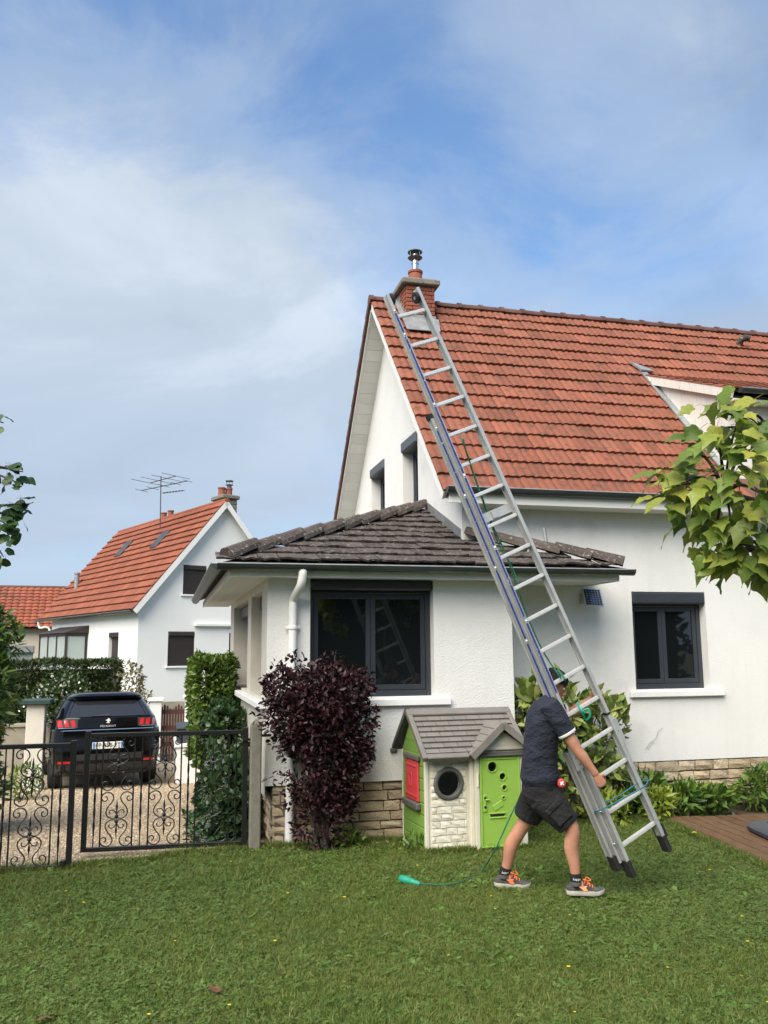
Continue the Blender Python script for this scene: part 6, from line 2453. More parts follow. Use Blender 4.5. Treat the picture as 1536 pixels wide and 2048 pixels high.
tp = thing('tape_measure', 'small round red and white tape measure hanging at the front of his shorts', 'tape measure', (3.023, 6.489, 0.874))
b = MB()
c_ = V((3.023, 6.489, 0.874))
b.lathe([(0.030, -0.014), (0.034, -0.010), (0.034, 0.010), (0.028, 0.014)], tuple(c_), 20, axis=-LAT)
b.build('case', 'red_plastic', tp, smooth=40)
b = MB()
M = basis(Vector((0.55, -0.14, 0.82)).normalized(), LAT.cross(Vector((0.55, -0.14, 0.82))).normalized(), -LAT, c_ - LAT * 0.0150)
b.cbox(-0.016, 0.018, -0.007, 0.007, -0.0005, 0.002, 0.0005, M=M)
b.cbox(-0.004, 0.004, -0.018, 0.018, 0.0021, 0.004, 0.0005, M=M)
b.build('mark', 'white_cloth', tp)


# shoes and socks
def shoe(ank, heel_lift, toe_bend, s):
    A_ = ank.copy()
    up = Vector((0, 0, 1))
    fd = (FWD + Vector((0, 0, -0.0))).normalized()
    pitch = heel_lift
    f = (fd * math.cos(pitch) - up * math.sin(pitch)).normalized()
    u = (up * math.cos(pitch) + fd * math.sin(pitch)).normalized()
    O = A_ - u * 0.098 - f * 0.075                     # heel point on the sole

    def q(x, y, z):
        bend = max(0, x - 0.20)
        return O + f * (x - bend * (1 - math.cos(toe_bend))) + LAT * y + u * (z + bend * math.sin(toe_bend))
    t = []
    L_ = 0.292
    out = MB()
    rings = []
    # sole outline
    pts = [(0.0, 0.018), (0.015, 0.032), (0.06, 0.038), (0.12, 0.036), (0.19, 0.045), (0.24, 0.046), (0.275, 0.034), (L_, 0.012)]
    outline = [(x, y) for x, y in pts] + [(x, -y) for x, y in pts[::-1]]

    def zb(x):
        return 0.012 * max(0, (x - 0.22) / 0.07) ** 2 + 0.004 * max(0, (0.03 - x) / 0.03)
    for z, k in ((0.0, 0.96), (0.008, 1.02), (0.022, 1.03), (0.030, 0.99)):
        rings.append([q((x - L_ / 2) * (0.99 + 0.02 * (k - 0.96) / 0.07) + L_ / 2, y * k, z + zb(x)) for x, y in outline])
    out.loft(rings)
    up_ = MB()
    prof = [(0.002, 0.022, 0.060), (0.03, 0.034, 0.084), (0.06, 0.037, 0.094), (0.10, 0.038, 0.098), (0.135, 0.038, 0.096), (0.165, 0.040, 0.080), (0.20, 0.043, 0.062), (0.24, 0.042, 0.052), (0.27, 0.030, 0.042), (0.286, 0.012, 0.032)]
    rg = []
    for x, w_, h in prof:
        rg.append([q(x, w_ * (1.0 if 2 < j < 12 else 0.9) * math.cos(math.pi * j / 14), 0.024 + zb(x) + (h - 0.024) * math.sin(math.pi * j / 14) ** 0.75) for j in range(15)])
    up_.loft(rg)
    so = up_.build('shoe', 'shoe', man, smooth=50)
    out.build('sole', 'sole', so, smooth=40)
    tm = MB()
    rg = []
    for x, w_, h in [(0.205, 0.0445, 0.0625), (0.24, 0.0435, 0.0535), (0.27, 0.0315, 0.0435), (0.289, 0.013, 0.034)]:
        rg.append([q(x, w_ * math.cos(math.pi * j / 14), 0.024 + zb(x) + (h - 0.024) * math.sin(math.pi * j / 14) ** 0.75) for j in range(15)])
    tm.loft(rg)
    tm.build('toe_cap', 'toe', so, smooth=50)
    side = -1
    lg = MB()                                        # side emblem: a forked swoosh
    for poly in ([(0.075, 0.074), (0.100, 0.068), (0.142, 0.046), (0.125, 0.034), (0.105, 0.055)], [(0.122, 0.0665), (0.150, 0.072), (0.142, 0.058), (0.158, 0.036), (0.128, 0.034), (0.120, 0.050)]):
        off = 0.0012 if len(poly) == 5 else 0.0022
        lg.prism([q(x, side * (0.0405 + off - 0.10 * max(0, z - 0.055)), z) for x, z in poly], LAT * 0.004)
    lg.build('side_emblem', 'orange_lt' if s == 'R' else 'orange', so)
    lc = MB()
    for k in range(4):
        x = 0.135 + k * 0.020
        z = 0.099 - k * 0.010
        lc.tube([q(x, -0.028, z - 0.012), q(x + 0.004, -0.012, z + 0.002), q(x, 0.0, z + 0.004), q(x + 0.004, 0.012, z + 0.002), q(x, 0.028, z - 0.012)], 0.0035, 6)
    lc.tube(catmull([q(0.140, -0.004, 0.103), q(0.125, -0.03, 0.118), q(0.150, -0.04, 0.112), q(0.152, -0.012, 0.101), q(0.166, -0.035, 0.088), q(0.172, -0.046, 0.070)], 4), 0.0035, 6)
    lc.tube(catmull([q(0.142, 0.004, 0.103), q(0.160, 0.02, 0.122), q(0.185, -0.005, 0.106), q(0.155, -0.004, 0.100)], 4), 0.0035, 6)
    lc.build('laces', 'orange', so, smooth=50)
    cl = MB()
    cl.loft([ellring(A_ - u * 0.010 + u * z_, u, 0.046 * k_, 0.050 * k_, 18) for z_, k_ in ((-0.02, 1.0), (0.0, 1.0), (0.008, 0.95), (0.004, 0.86))], cap=False)
    cl.build('padded_collar', 'toe', so, smooth=50)


shoe(J['ankR'], 0.02, 0.06, 'R')
shoe(J['ankL'], 0.06, 0.05, 'L')
for s in 'RL':
    k = (J['calf' + s] - J['ank' + s]).normalized()
    b = MB()
    b.loft([ellring(J['ank' + s] + k * z_, k, r_, r_ * 1.08, 18) for z_, r_ in ((-0.055, 0.037), (-0.03, 0.041), (0.0, 0.0405), (0.03, 0.0405), (0.058, 0.042), (0.060, 0.040))])
    sk = b.build('sock', 'sock', man, smooth=50)
    t = text_mesh('kappa', 0.026, 0.0006, 'white_cloth')
    ta = FWD
    # wrap the word on the near side of the sock
    for v in t.vertices:
        x, y = v.co.x, v.co.y
        a = x / 0.043
        dirv = (-LAT) * math.cos(a) + FWD * math.sin(a)
        p = J['ank' + s] + k * (0.022 + y) + dirv * (0.0445 + (0.0006 if v.co.z > 0 else 0))
        v.co = p
    link('sock_word', t, sk)
# ------------------------------------------------------------------ vegetation
def dirs_from(nrm, up=0.35, spread=0.9):
    n = len(nrm)
    d = nrm * 0.7 + unit(n) * spread + np.array([0, 0, up])
    u = unit(n) * 0.8 + np.array([0, 0, 0.9]) + nrm * 0.4
    return d, u


def shrub(name, label, cat, base, blobs, leaf, size, shape, matname, stems, stemmat='bark', up=0.35, spread=0.9, group=None, stem_r=0.014, gap=-0.55):
    t = thing(name, label, cat, base, group=group)
    PP, DD, UU = [], [], []
    for k, (c, rad, n) in enumerate(blobs):
        p, nn = crown_points(c, rad, n, seed=k * 7 + len(name), gap=gap)
        d, u = dirs_from(nn, up, spread)
        PP.append(p), DD.append(d), UU.append(u)
    P_, D_, U_ = np.vstack(PP), np.vstack(DD), np.vstack(UU)
    g = np.array([gz(x, y) for x, y in P_[:, :2]])
    ok = P_[:, 2] > g + 0.02
    leaf_cloud('crown', P_[ok], D_[ok], U_[ok], size, shape, matname, t, kind='stuff')
    for k in range(stems):
        c, rad, n = blobs[k % len(blobs)]
        b = MB()
        a = Vector(base) + Vector((random.uniform(-0.10, 0.10), random.uniform(-0.08, 0.08), -0.02))
        e = Vector(c) + Vector((random.uniform(-0.6, 0.6) * rad[0], random.uniform(-0.6, 0.6) * rad[1], random.uniform(0.1, 0.7) * rad[2]))
        m = a.lerp(e, 0.5) + Vector((random.uniform(-0.05, 0.05), random.uniform(-0.05, 0.05), 0.05))
        pts = catmull([a, m, e], 5)
        b.tube(pts, [stem_r * (1 - 0.75 * i / (len(pts) - 1)) for i in range(len(pts))], 6)
        b.build('stem', stemmat, t, smooth=50)
    return t


shrub('purple_shrub', 'tall dark purple leaved shrub beside the veranda corner', 'shrub', (1.52, 8.72, 0),
      [((1.53 + 0.03 * math.sin(k * 1.7), 8.72, 0.22 + k * 0.158), (0.29 + 0.31 * (k / 8.0) ** 0.8, 0.22 + 0.12 * k / 8.0, 0.24), (330, 480, 620, 800, 950, 1100, 1200, 1250, 1100)[k]) for k in range(9)]
      + [((1.18, 8.70, 1.52), (0.26, 0.22, 0.22), 420), ((1.80, 8.74, 1.55), (0.28, 0.22, 0.20), 560), ((1.55, 8.72, 1.62), (0.34, 0.24, 0.18), 600), ((1.26, 8.68, 1.74), (0.22, 0.16, 0.16), 70), ((1.08, 8.66, 1.66), (0.14, 0.1, 0.16), 40), ((1.96, 8.74, 1.20), (0.14, 0.12, 0.20), 90), ((1.62, 8.7, 1.80), (0.14, 0.1, 0.12), 30)],
      None, 0.057, 'oval', 'plum', 16, 'bark_dk', 0.25, 0.95, stem_r=0.022, gap=-0.35)
shrub('variegated_shrub', 'yellow-green variegated laurel shrub behind the man', 'shrub', (4.35, 9.25, 0),
      [((4.30, 9.22, 1.20), (0.46, 0.28, 0.42), 420), ((4.75, 9.22, 0.92), (0.42, 0.28, 0.48), 420), ((3.98, 9.22, 1.32), (0.24, 0.22, 0.30), 170), ((4.50, 9.20, 0.50), (0.52, 0.26, 0.42), 300), ((4.02, 9.25, 0.75), (0.25, 0.2, 0.35), 120)],
      None, 0.135, 'oval', 'aucuba', 12, 'bark', 0.35, 0.8, stem_r=0.018, gap=-0.45)


def box_hedge(name, label, box, n, size, shape, matname, core='soil', lumpy=0.10, zfun=None, cat='hedge'):
    x0, x1, y0, y1, z0, z1 = box
    t = thing(name, label, cat, ((x0 + x1) / 2, (y0 + y1) / 2, z0))
    w = np.array([(y1 - y0) * (z1 - z0), (x1 - x0) * (z1 - z0), (x1 - x0) * (z1 - z0) * 0.0 + (y1 - y0) * (z1 - z0) * 0.6, (x1 - x0) * (y1 - y0)])
    f = rng.choice(4, size=n, p=w / w.sum())
    u, v = rng.random(n), rng.random(n)
    ins = -np.abs(rng.normal(size=n)) * 0.05
    P_ = np.zeros((n, 3))
    N_ = np.zeros((n, 3))
    for k in range(4):
        m = f == k
        if k == 0:
            P_[m] = np.c_[np.full(m.sum(), x0), y0 + (y1 - y0) * u[m], z0 + (z1 - z0) * v[m]]; N_[m] = (-1, 0, 0)
        if k == 1:
            P_[m] = np.c_[x0 + (x1 - x0) * u[m], np.full(m.sum(), y0), z0 + (z1 - z0) * v[m]]; N_[m] = (0, -1, 0)
        if k == 2:
            P_[m] = np.c_[np.full(m.sum(), x1), y0 + (y1 - y0) * u[m], z0 + (z1 - z0) * v[m]]; N_[m] = (1, 0, 0)
        if k == 3:
            P_[m] = np.c_[x0 + (x1 - x0) * u[m], y0 + (y1 - y0) * v[m], np.full(m.sum(), z1)]; N_[m] = (0, 0, 1)
    P_ += N_ * (ins + lumpy * lump(P_, 4.0, len(name)))[:, None]
    if zfun is not None:
        top = np.array([zfun(x, y) for x, y in P_[:, :2]])
        P_[:, 2] = np.array(z0) + (P_[:, 2] - z0) * (top - z0) / (z1 - z0)
    d = N_ * 0.7 + unit(n) * 0.8 + np.array([0, 0, 0.3])
    uu = N_ * 0.6 + unit(n) * 0.7 + np.array([0, 0, 0.6])
    leaf_cloud('foliage', P_, d, uu, size, shape, matname, t, kind='stuff')
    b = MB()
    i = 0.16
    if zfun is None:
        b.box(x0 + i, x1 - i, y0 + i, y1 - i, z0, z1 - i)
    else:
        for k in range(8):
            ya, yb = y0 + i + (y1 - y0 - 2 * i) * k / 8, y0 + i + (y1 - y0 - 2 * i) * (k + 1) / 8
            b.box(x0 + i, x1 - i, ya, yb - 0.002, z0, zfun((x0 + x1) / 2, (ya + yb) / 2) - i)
    b.build('dark_core', 'core', t)  # solid dark green core box behind the leaves
    return t


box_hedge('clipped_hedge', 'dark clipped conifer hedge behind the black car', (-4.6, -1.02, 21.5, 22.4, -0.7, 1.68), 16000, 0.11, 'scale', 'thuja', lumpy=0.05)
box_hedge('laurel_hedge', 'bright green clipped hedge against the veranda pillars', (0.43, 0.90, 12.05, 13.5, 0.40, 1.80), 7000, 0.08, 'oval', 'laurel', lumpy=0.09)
box_hedge('ivy_bank', 'dark ivy bank growing along the veranda plinth behind the gate', (0.58, 0.96, 9.55, 13.3, -0.22, 1.2), 8000, 0.085, 'round', 'ivy', lumpy=0.12,
          zfun=lambda x, y: 0.40 + 0.75 * max(0, min(1, (y - 9.9) / 1.5)), cat='ivy')
shrub('tall_shrub', 'big green shrub at the edge of the gravel drive by the gate', 'shrub', (-2.5, 11.2, -0.1),
      [((-2.50, 11.2, 1.50), (0.80, 0.8, 0.98), 4200), ((-2.46, 11.2, 0.55), (0.78, 0.8, 0.85), 3600), ((-2.38, 11.1, 2.12), (0.66, 0.6, 0.62), 2600), ((-2.20, 11.0, 1.5), (0.55, 0.5, 0.7), 1800)], None, 0.12, 'lance', 'bush', 6, 'bark_dk', 0.05, 0.8)
shrub('dry_bush', 'sparse brown half dry bush at the end of the clipped hedge', 'bush', (-0.75, 21.3, -0.6), [((-0.72, 21.3, 1.15), (0.30, 0.25, 0.55), 500), ((-0.62, 21.3, 0.8), (0.35, 0.25, 0.4), 240)], None, 0.085, 'oval', 'dry_leaf', 5, 'twig', 0.2, 0.9)
shrub('flowering_bush', 'leafy bush with small white blossoms in front of clipped hedge', 'bush', (-2.3, 20.9, -0.6), [((-2.2, 21.0, 0.75), (0.75, 0.3, 0.72), 1800)], None, 0.08, 'oval', 'hedge', 5, 'bark_dk')
p, nn = crown_points((-2.2, 20.95, 0.70), (0.78, 0.32, 0.72), 420, seed=3)
ok = (nn[:, 1] < 0.1)
leaf_cloud('blossom', p[ok], nn[ok] + unit(ok.sum()) * 0.4, unit(ok.sum()), 0.06, 'round', 'white_flower', bpy.data.objects['flowering_bush'], kind='stuff')
shrub('gate_weeds', 'light green weeds growing beside the cream pillar', 'weeds', (-2.05, 15.0, -0.33), [((-2.05, 15.0, -0.10), (0.28, 0.3, 0.28), 420)], None, 0.09, 'lance', 'laurel', 3)
clumps = [(5.02, 9.32, 0.30, 0.42, 'peony'), (5.40, 9.36, 0.28, 0.40, 'peony'), (5.42, 9.18, 0.18, 0.26, 'yellow_leaf'), (5.85, 9.30, 0.30, 0.30, 'peony'), (6.25, 9.36, 0.28, 0.24, 'peony'), (6.95, 9.42, 0.28, 0.40, 'peony'), (7.45, 9.42, 0.30, 0.36, 'peony'), (4.75, 9.12, 0.26, 0.26, 'yellow_leaf')]
txt = ['broad green leafy plant just past the foot of the ladder', 'tallest green leafy plant below the stone plinth', 'pale yellow-green plant at the deck corner', 'green leafy plant at the back edge of the deck', 'lowest green plant at the back edge of the deck',
       'upright dark green plant against the stone plinth behind the deck', 'green plant at the frame edge behind the deck', 'pale yellow-green plant under the variegated shrub']
for (x, y, r_, h, mm), lb in zip(clumps, txt):
    shrub('garden_plant', lb, 'plant', (x, y, 0), [((x, y, h * 0.55), (r_, 0.20, h * 0.5), 300), ((x + 0.05, y, h * 0.85), (r_ * 0.7, 0.16, h * 0.3), 130)], None, 0.115, 'lance', mm, 5, 'bark', 0.45, 0.9, group='plants along the stone plinth', stem_r=0.006, gap=-0.8)
shrub('bed_plant', 'small bright green plant at the foot of the purple shrub', 'plant', (1.80, 8.74, 0), [((1.80, 8.72, 0.08), (0.14, 0.1, 0.09), 90)], None, 0.07, 'oval', 'laurel', 3, stem_r=0.004)
shrub('bed_plant', 'low weed growing against the green side of the playhouse', 'plant', (2.36, 8.42, 0), [((2.36, 8.40, 0.06), (0.12, 0.1, 0.09), 60)], None, 0.08, 'lance', 'peony', 3, stem_r=0.004)
box_hedge('tall_hedge', 'tall dark garden hedge mirrored in the window panes', (-16, 18, -9.5, -8.3, 0, 5.2), 12000, 0.42, 'oval', 'hedge', lumpy=0.3)
bpy.data.objects['tall_hedge'].children[0].data.materials[0] = MT['hedge']

# fallen leaves in the bed under the wall
n = 700
q = np.c_[rng.uniform(1.0, 3.0, n), rng.uniform(8.72, 9.08, n), rng.uniform(0.004, 0.03, n)]
leaf_cloud('leaf_litter', q, unit(n) * np.array([1, 1, 0.15]), np.tile([[0, 0, 1.0]], (n, 1)) + unit(n) * 0.3, 0.055, 'oval', 'dry_leaf', None, kind='stuff', label='dry brown fallen leaves on the soil below the veranda wall', cat='leaf litter')
q = np.c_[rng.uniform(0.3, 0.95, n), rng.uniform(9.2, 12, n), np.zeros(n)]
q[:, 2] = [gz(x, y) + 0.01 for x, y in q[:, :2]]
leaf_cloud('ground_ivy', q, unit(n) * np.array([1, 1, 0.4]) + np.array([0, 0, 0.3]), np.tile([[0, 0, 1.0]], (n, 1)) + unit(n) * 0.4, 0.07, 'round', 'ivy', None, kind='stuff', label='ground ivy spreading on the gravel behind the gate', cat='ground ivy')

# ---- trees whose branches reach into the picture
def lobed_leaf(k, matname, name='leaf', shape='lobed'):
    """a single bent leaf with stalk: x across, y to the tip"""
    r_ = random.Random(k)
    if shape == 'lobed':
        W = [(0, .06), (.05, .25), (.13, .35), (.27, .31), (.42, .39), (.55, .45), (.62, .29), (.74, .19), (.88, .10), (1.0, .045), (1.12, .002)]
    else:
        W = [(0, .05), (.06, .24), (.16, .36), (.30, .43), (.42, .44), (.54, .41), (.66, .33), (.76, .24), (.85, .15), (.92, .07), (.97, .002)]
    droop, fold, tw, rip = r_.uniform(0.2, 0.75), r_.uniform(0.1, 0.5), r_.uniform(-0.35, 0.35), r_.uniform(0.02, 0.05)
    ph = r_.uniform(0, 6)
    b = MB()
    vs = []
    for y, w_ in W:
        for u in (-1, -0.5, 0, 0.5, 1):
            ww = w_ * (1 + 0.12 * math.sin(ph + y * 5 + u))
            x = u * ww
            z = -droop * y * y * 0.55 + fold * abs(x) * 0.7 - 0.9 * x * x * fold + tw * x * y + rip * math.sin(ph + y * 11 + u * 2) * abs(u)
            vs.append(Vector((x, y - 0.06 * abs(u) * (1 if y < 0.1 else 0), z)))
    fs = [(i * 5 + c, i * 5 + c + 1, i * 5 + c + 6, i * 5 + c + 5) for i in range(len(W) - 1) for c in range(4)]
    b.add(vs, fs)
    b.tube([Vector((0, -0.50, 0.14)), Vector((0, -0.22, 0.07)), Vector((0, 0, 0))], 0.010, 4)
    return b.mesh(name, matname, True)


def branch_tree(name, label, trunk, hubs, clusters, leaf_meshes, per, size, barkmat, spread, rnd_seed, droop=0.5, extra=None, extramat=None, face=None):
    r_ = random.Random(rnd_seed)
    t = thing(name, label, 'tree', trunk[0])
    b = MB()
    pts = catmull([Vector(p) for p in trunk], 6)
    b.tube(pts, [0.10 * (1 - 0.7 * i / (len(pts) - 1)) for i in range(len(pts))], 12)
    b.build('trunk', barkmat, t, smooth=50)
    HB = []
    for k, (h, at_) in enumerate(hubs):
        b = MB()
        a = Vector(trunk[at_])
        h = Vector(h)
        pts = catmull([a, a.lerp(h, 0.5) + Vector((0, 0, 0.06)), h], 6)
        b.tube(pts, [0.04 * (1 - 0.65 * i / (len(pts) - 1)) for i in range(len(pts))], 8)
        HB.append((h, b.build('limb', barkmat, t, smooth=50)))
    for c in clusters:
        c = Vector(c)
        h, lb = min(HB, key=lambda q: (q[0] - c).length)
        tip = c + (c - h).normalized() * 0.03
        b = MB()
        pts = catmull([h, h.lerp(c, 0.55) + Vector((0, 0, 0.04)), tip], 5)
        b.tube(pts, [0.013 * (1 - 0.7 * i / (len(pts) - 1)) for i in range(len(pts))], 6)
        b.build('twig', barkmat, t, smooth=50)
        for k in range(per):
            p = c + Vector((r_.gauss(0, 1), r_.gauss(0, 1), r_.gauss(0, 1))) * spread
            d = ((p - h).normalized() * 0.5 + Vector((r_.uniform(-1, 1), r_.uniform(-1, 1), r_.uniform(-0.7, 0.25))) * 0.8 + Vector((0, 0, -droop))).normalized()
            up = (Vector((0, 0, 1)) + Vector((r_.uniform(-0.6, 0.6), r_.uniform(-0.6, 0.6), 0)) + Vector((-0.15, -0.75, 0))).normalized()
            x = d.cross(up).normalized()
            z = x.cross(d)
            s = size * r_.uniform(0.65, 1.25)
            link('leaf', leaf_meshes[r_.randrange(len(leaf_meshes))], t, M=basis(x * s, d * s, z * s, p))
    if extra:
        for c, rad, n in extra:
            p, nn = crown_points(c, rad, n, seed=2)
            d, u = dirs_from(nn, -0.2, 0.9)
            leaf_cloud('crown', p, d, u, size * 1.05, 'round', extramat, t, kind='stuff')
    return t


LM = [lobed_leaf(k, 'tulip') for k in range(8)]
RC_ = [(2.741, 3.817, 3.091), (2.773, 3.711, 3.054), (2.911, 3.777, 3.079), (2.766, 3.925, 3.029), (2.693, 3.643, 2.955), (2.891, 3.696, 2.963), (2.711, 3.960, 2.900), (2.686, 3.762, 2.873), (2.680, 3.562, 2.828), (2.854, 3.632, 2.776), (2.733, 4.077, 2.789), (2.653, 3.791, 2.749), (2.696, 3.683, 2.704), (2.738, 3.579, 2.637), (2.584, 4.023, 2.711), (2.658, 4.014, 2.656), (2.633, 3.819, 2.607), (2.682, 3.713, 2.542), (2.719, 3.606, 2.502), (2.864, 3.680, 2.467), (2.697, 4.021, 2.551), (2.679, 3.832, 2.458), (2.739, 3.723, 2.395), (2.836, 3.706, 2.346), (2.707, 3.937, 2.409), (2.732, 3.837, 2.343), (2.813, 4.027, 2.337), (2.924, 3.799, 2.287), (2.553, 4.028, 2.729), (2.614, 4.008, 2.755)]
branch_tree('lawn_tree', 'young tree with large lobed yellow-green leaves in front of the dormer', [(4.465, 4.980, 0.000), (3.746, 4.069, 1.615), (3.696, 3.958, 2.367), (3.670, 3.883, 3.186), (3.598, 3.803, 3.784)],
            [((3.074, 3.856, 2.980), 3), ((3.039, 3.870, 2.634), 2), ((3.034, 3.911, 2.390), 2), ((2.840, 3.959, 2.709), 2)], RC_, LM, 8, 0.110, 'bark_dk', 0.054, 5, droop=0.28,
            extra=[((3.858, 3.950, 3.129), (0.40, 0.5, 0.75), 900)], extramat='tulip_far')
LH = [lobed_leaf(k + 30, 'hazel', shape='round') for k in range(5)]
LC_ = [(-1.074, 6.325, 3.151), (-1.007, 6.312, 3.130), (-1.099, 6.342, 3.083), (-1.031, 6.329, 3.059), (-1.086, 6.369, 2.900), (-1.010, 6.452, 2.916), (-0.976, 6.442, 2.923), (-1.051, 6.371, 2.832), (-0.997, 6.360, 2.818), (-1.096, 6.391, 2.778), (-1.054, 6.391, 2.717), (-1.144, 6.291, 3.464), (-1.143, 6.437, 2.568), (-1.110, 6.428, 2.575), (-1.195, 6.384, 2.976), (-1.201, 6.357, 3.145), (-1.205, 6.425, 2.738)]
branch_tree('hazel_tree', 'tree with dark green leaves, only branch tips reaching in at the left edge', [(-3.525, 10.185, 0.000), (-2.510, 7.091, 1.935), (-2.503, 6.946, 2.811), (-2.494, 6.812, 3.617), (-2.460, 6.620, 4.738)],
            [((-1.389, 6.511, 3.133), 2), ((-1.346, 6.551, 2.822), 2), ((-1.434, 6.466, 3.478), 3)], LC_, LH, 4, 0.085, 'bark_dk', 0.028, 8, droop=0.2,
            extra=[((-2.804, 6.889, 3.619), (1.15, 1.2, 1.5), 2600)], extramat='hazel')

# ------------------------------------------------------------------ the lawn itself
def make_tuft(k, kind):
    r_ = random.Random(100 + k)
    b = MB()
    if kind == 'grass':
        for i in range(11):
            a = r_.uniform(0, 6.28)
            p = Vector((r_.uniform(-0.022, 0.022), r_.uniform(-0.022, 0.022), 0))
            h = r_.uniform(0.022, 0.050)
            ln = r_.uniform(0.15, 1.1)
            d = Vector((math.cos(a), math.sin(a), 0))
            s = Vector((-d.y, d.x, 0)) * r_.uniform(0.0016, 0.0028)
            m_ = p + Vector((0, 0, h * 0.6)) + d * h * ln * 0.35
            e = p + Vector((0, 0, h)) + d * h * ln
            b.add([p - s, p + s, m_ + s * 0.8, m_ - s * 0.8, e], [(0, 1, 2, 3), (3, 2, 4)], rnd=0.001 + r_.random() * 0.25)
        mt = 'grass'
    elif kind == 'clover':
        for i in range(7):
            p = Vector((r_.uniform(-0.03, 0.03), r_.uniform(-0.03, 0.03), r_.uniform(0.018, 0.038)))
            ti = Vector((r_.uniform(-0.4, 0.4), r_.uniform(-0.4, 0.4), 1)).normalized()
            x0_ = ti.orthogonal().normalized()
            y0_ = ti.cross(x0_)
            a0 = r_.uniform(0, 6.28)
            for j in range(3):
                a = a0 + j * 2.094
                d = x0_ * math.cos(a) + y0_ * math.sin(a)
                s = ti.cross(d)
                L_ = r_.uniform(0.009, 0.013)
                b.add([p, p + d * L_ * 0.6 + s * L_ * 0.5, p + d * L_ + s * L_ * 0.3, p + d * L_ * 0.92, p + d * L_ - s * L_ * 0.3, p + d * L_ * 0.6 - s * L_ * 0.5], [(0, 5, 4, 3), (0, 3, 2, 1)], rnd=0.001 + r_.random() * 0.3)
        mt = 'clover'
    else:
        n_ = 7
        for i in range(n_):
            a = 6.28 * i / n_ + r_.uniform(-0.3, 0.3)
            d = Vector((math.cos(a), math.sin(a), 0))
            s = Vector((-d.y, d.x, 0))
            L_ = r_.uniform(0.04, 0.075)
            w_ = L_ * r_.uniform(0.14, 0.24)
            e = r_.uniform(0.3, 0.9)
            q = lambda t, k2: d * (L_ * t) + s * (w_ * k2) + Vector((0, 0, L_ * (e * t - 0.55 * t * t) + 0.004))
            b.add([q(0, 0), q(0.35, 0.8), q(0.7, 1), q(1.0, 0), q(0.7, -1), q(0.35, -0.8), q(0.35, 0), q(0.7, 0)], [(0, 1, 6), (1, 2, 7, 6), (2, 3, 7), (3, 4, 7), (4, 5, 6, 7), (5, 0, 6)], rnd=0.001 + r_.random() * 0.3)
        mt = 'weed'
    return bpy.data.objects.new('tuft', b.mesh('tuft_' + kind, mt))


def scatter(name, label, cat, kind, variants, pts, smin, smax, tilt=0.15):
    col = bpy.data.collections.new(name + '_tufts')
    for k in range(variants):
        col.objects.link(make_tuft(k, kind))
    n = len(pts)
    me = bpy.data.meshes.new(name)
    me.vertices.add(n)
    me.vertices.foreach_set('co', pts.ravel().astype(np.float32))
    a = me.attributes.new('rot', 'FLOAT_VECTOR', 'POINT')
    a.data.foreach_set('vector', np.c_[rng.normal(size=n) * tilt, rng.normal(size=n) * tilt, rng.random(n) * 6.28].ravel().astype(np.float32))
    a = me.attributes.new('scl', 'FLOAT', 'POINT')
    a.data.foreach_set('value', rng.uniform(smin, smax, n).astype(np.float32))
    a = me.attributes.new('vid', 'INT', 'POINT')
    a.data.foreach_set('value', rng.integers(0, variants, n).astype(np.int32))
    me.update()
    o = link(name, me, None, kind='stuff', label=label, cat=cat)
    ng = bpy.data.node_groups.new(name, 'GeometryNodeTree')
    ng.interface.new_socket('Geometry', in_out='INPUT', socket_type='NodeSocketGeometry')
    ng.interface.new_socket('Geometry', in_out='OUTPUT', socket_type='NodeSocketGeometry')
    N, L = ng.nodes, ng.links
    gi, go = N.new('NodeGroupInput'), N.new('NodeGroupOutput')
    ci = N.new('GeometryNodeCollectionInfo')
    ci.inputs['Collection'].default_value = col
    ci.inputs['Separate Children'].default_value = True
    ci.inputs['Reset Children'].default_value = True
    ip = N.new('GeometryNodeInstanceOnPoints')
    ip.inputs['Pick Instance'].default_value = True

    def na(nm, ty):
        x = N.new('GeometryNodeInputNamedAttribute')
        x.data_type = ty
        x.inputs['Name'].default_value = nm
        return x.outputs['Attribute']
    L.new(gi.outputs[0], ip.inputs['Points'])
    L.new(ci.outputs[0], ip.inputs['Instance'])
    L.new(na('vid', 'INT'), ip.inputs['Instance Index'])
    L.new(na('rot', 'FLOAT_VECTOR'), ip.inputs['Rotation'])
    L.new(na('scl', 'FLOAT'), ip.inputs['Scale'])
    L.new(ip.outputs[0], go.inputs[0])
    md = o.modifiers.new('scatter', 'NODES')
    md.node_group = ng
    return o


def lawn_points(n, power=1.0, thr=None, seed=0, f=1.2, soft=0.28):
    """random lawn positions, thinning out with distance from the viewer"""
    out = []
    got = 0
    le = np.vectorize(lawn_edge)
    while got < n:
        m = n * 2
        y = 3.6 + (9.6 - 3.6) * rng.random(m) ** 1.35
        x = -2.2 + (0.62 * y + 4.4 - 0.0) * rng.random(m)
        ok = (y < le(x) + 0.02 * rng.normal(size=m)) & (x > -0.32 * y - 0.1) & (x < 0.78 * y + 1.0)
        deck_in = (x - 5.09 > (y - 6.4) * 0.133) & (y > 6.4)
        ok &= ~deck_in
        ok &= ~((x > 2.4) & (x < 3.5) & (y > 8.3))
        p = np.c_[x, y, np.zeros(m)]
        if thr is not None:
            ok &= lump(p, f, seed) > thr + soft * rng.normal(size=m)
        p = p[ok]
        out.append(p)
        got += len(p)
    return np.vstack(out)[:n]


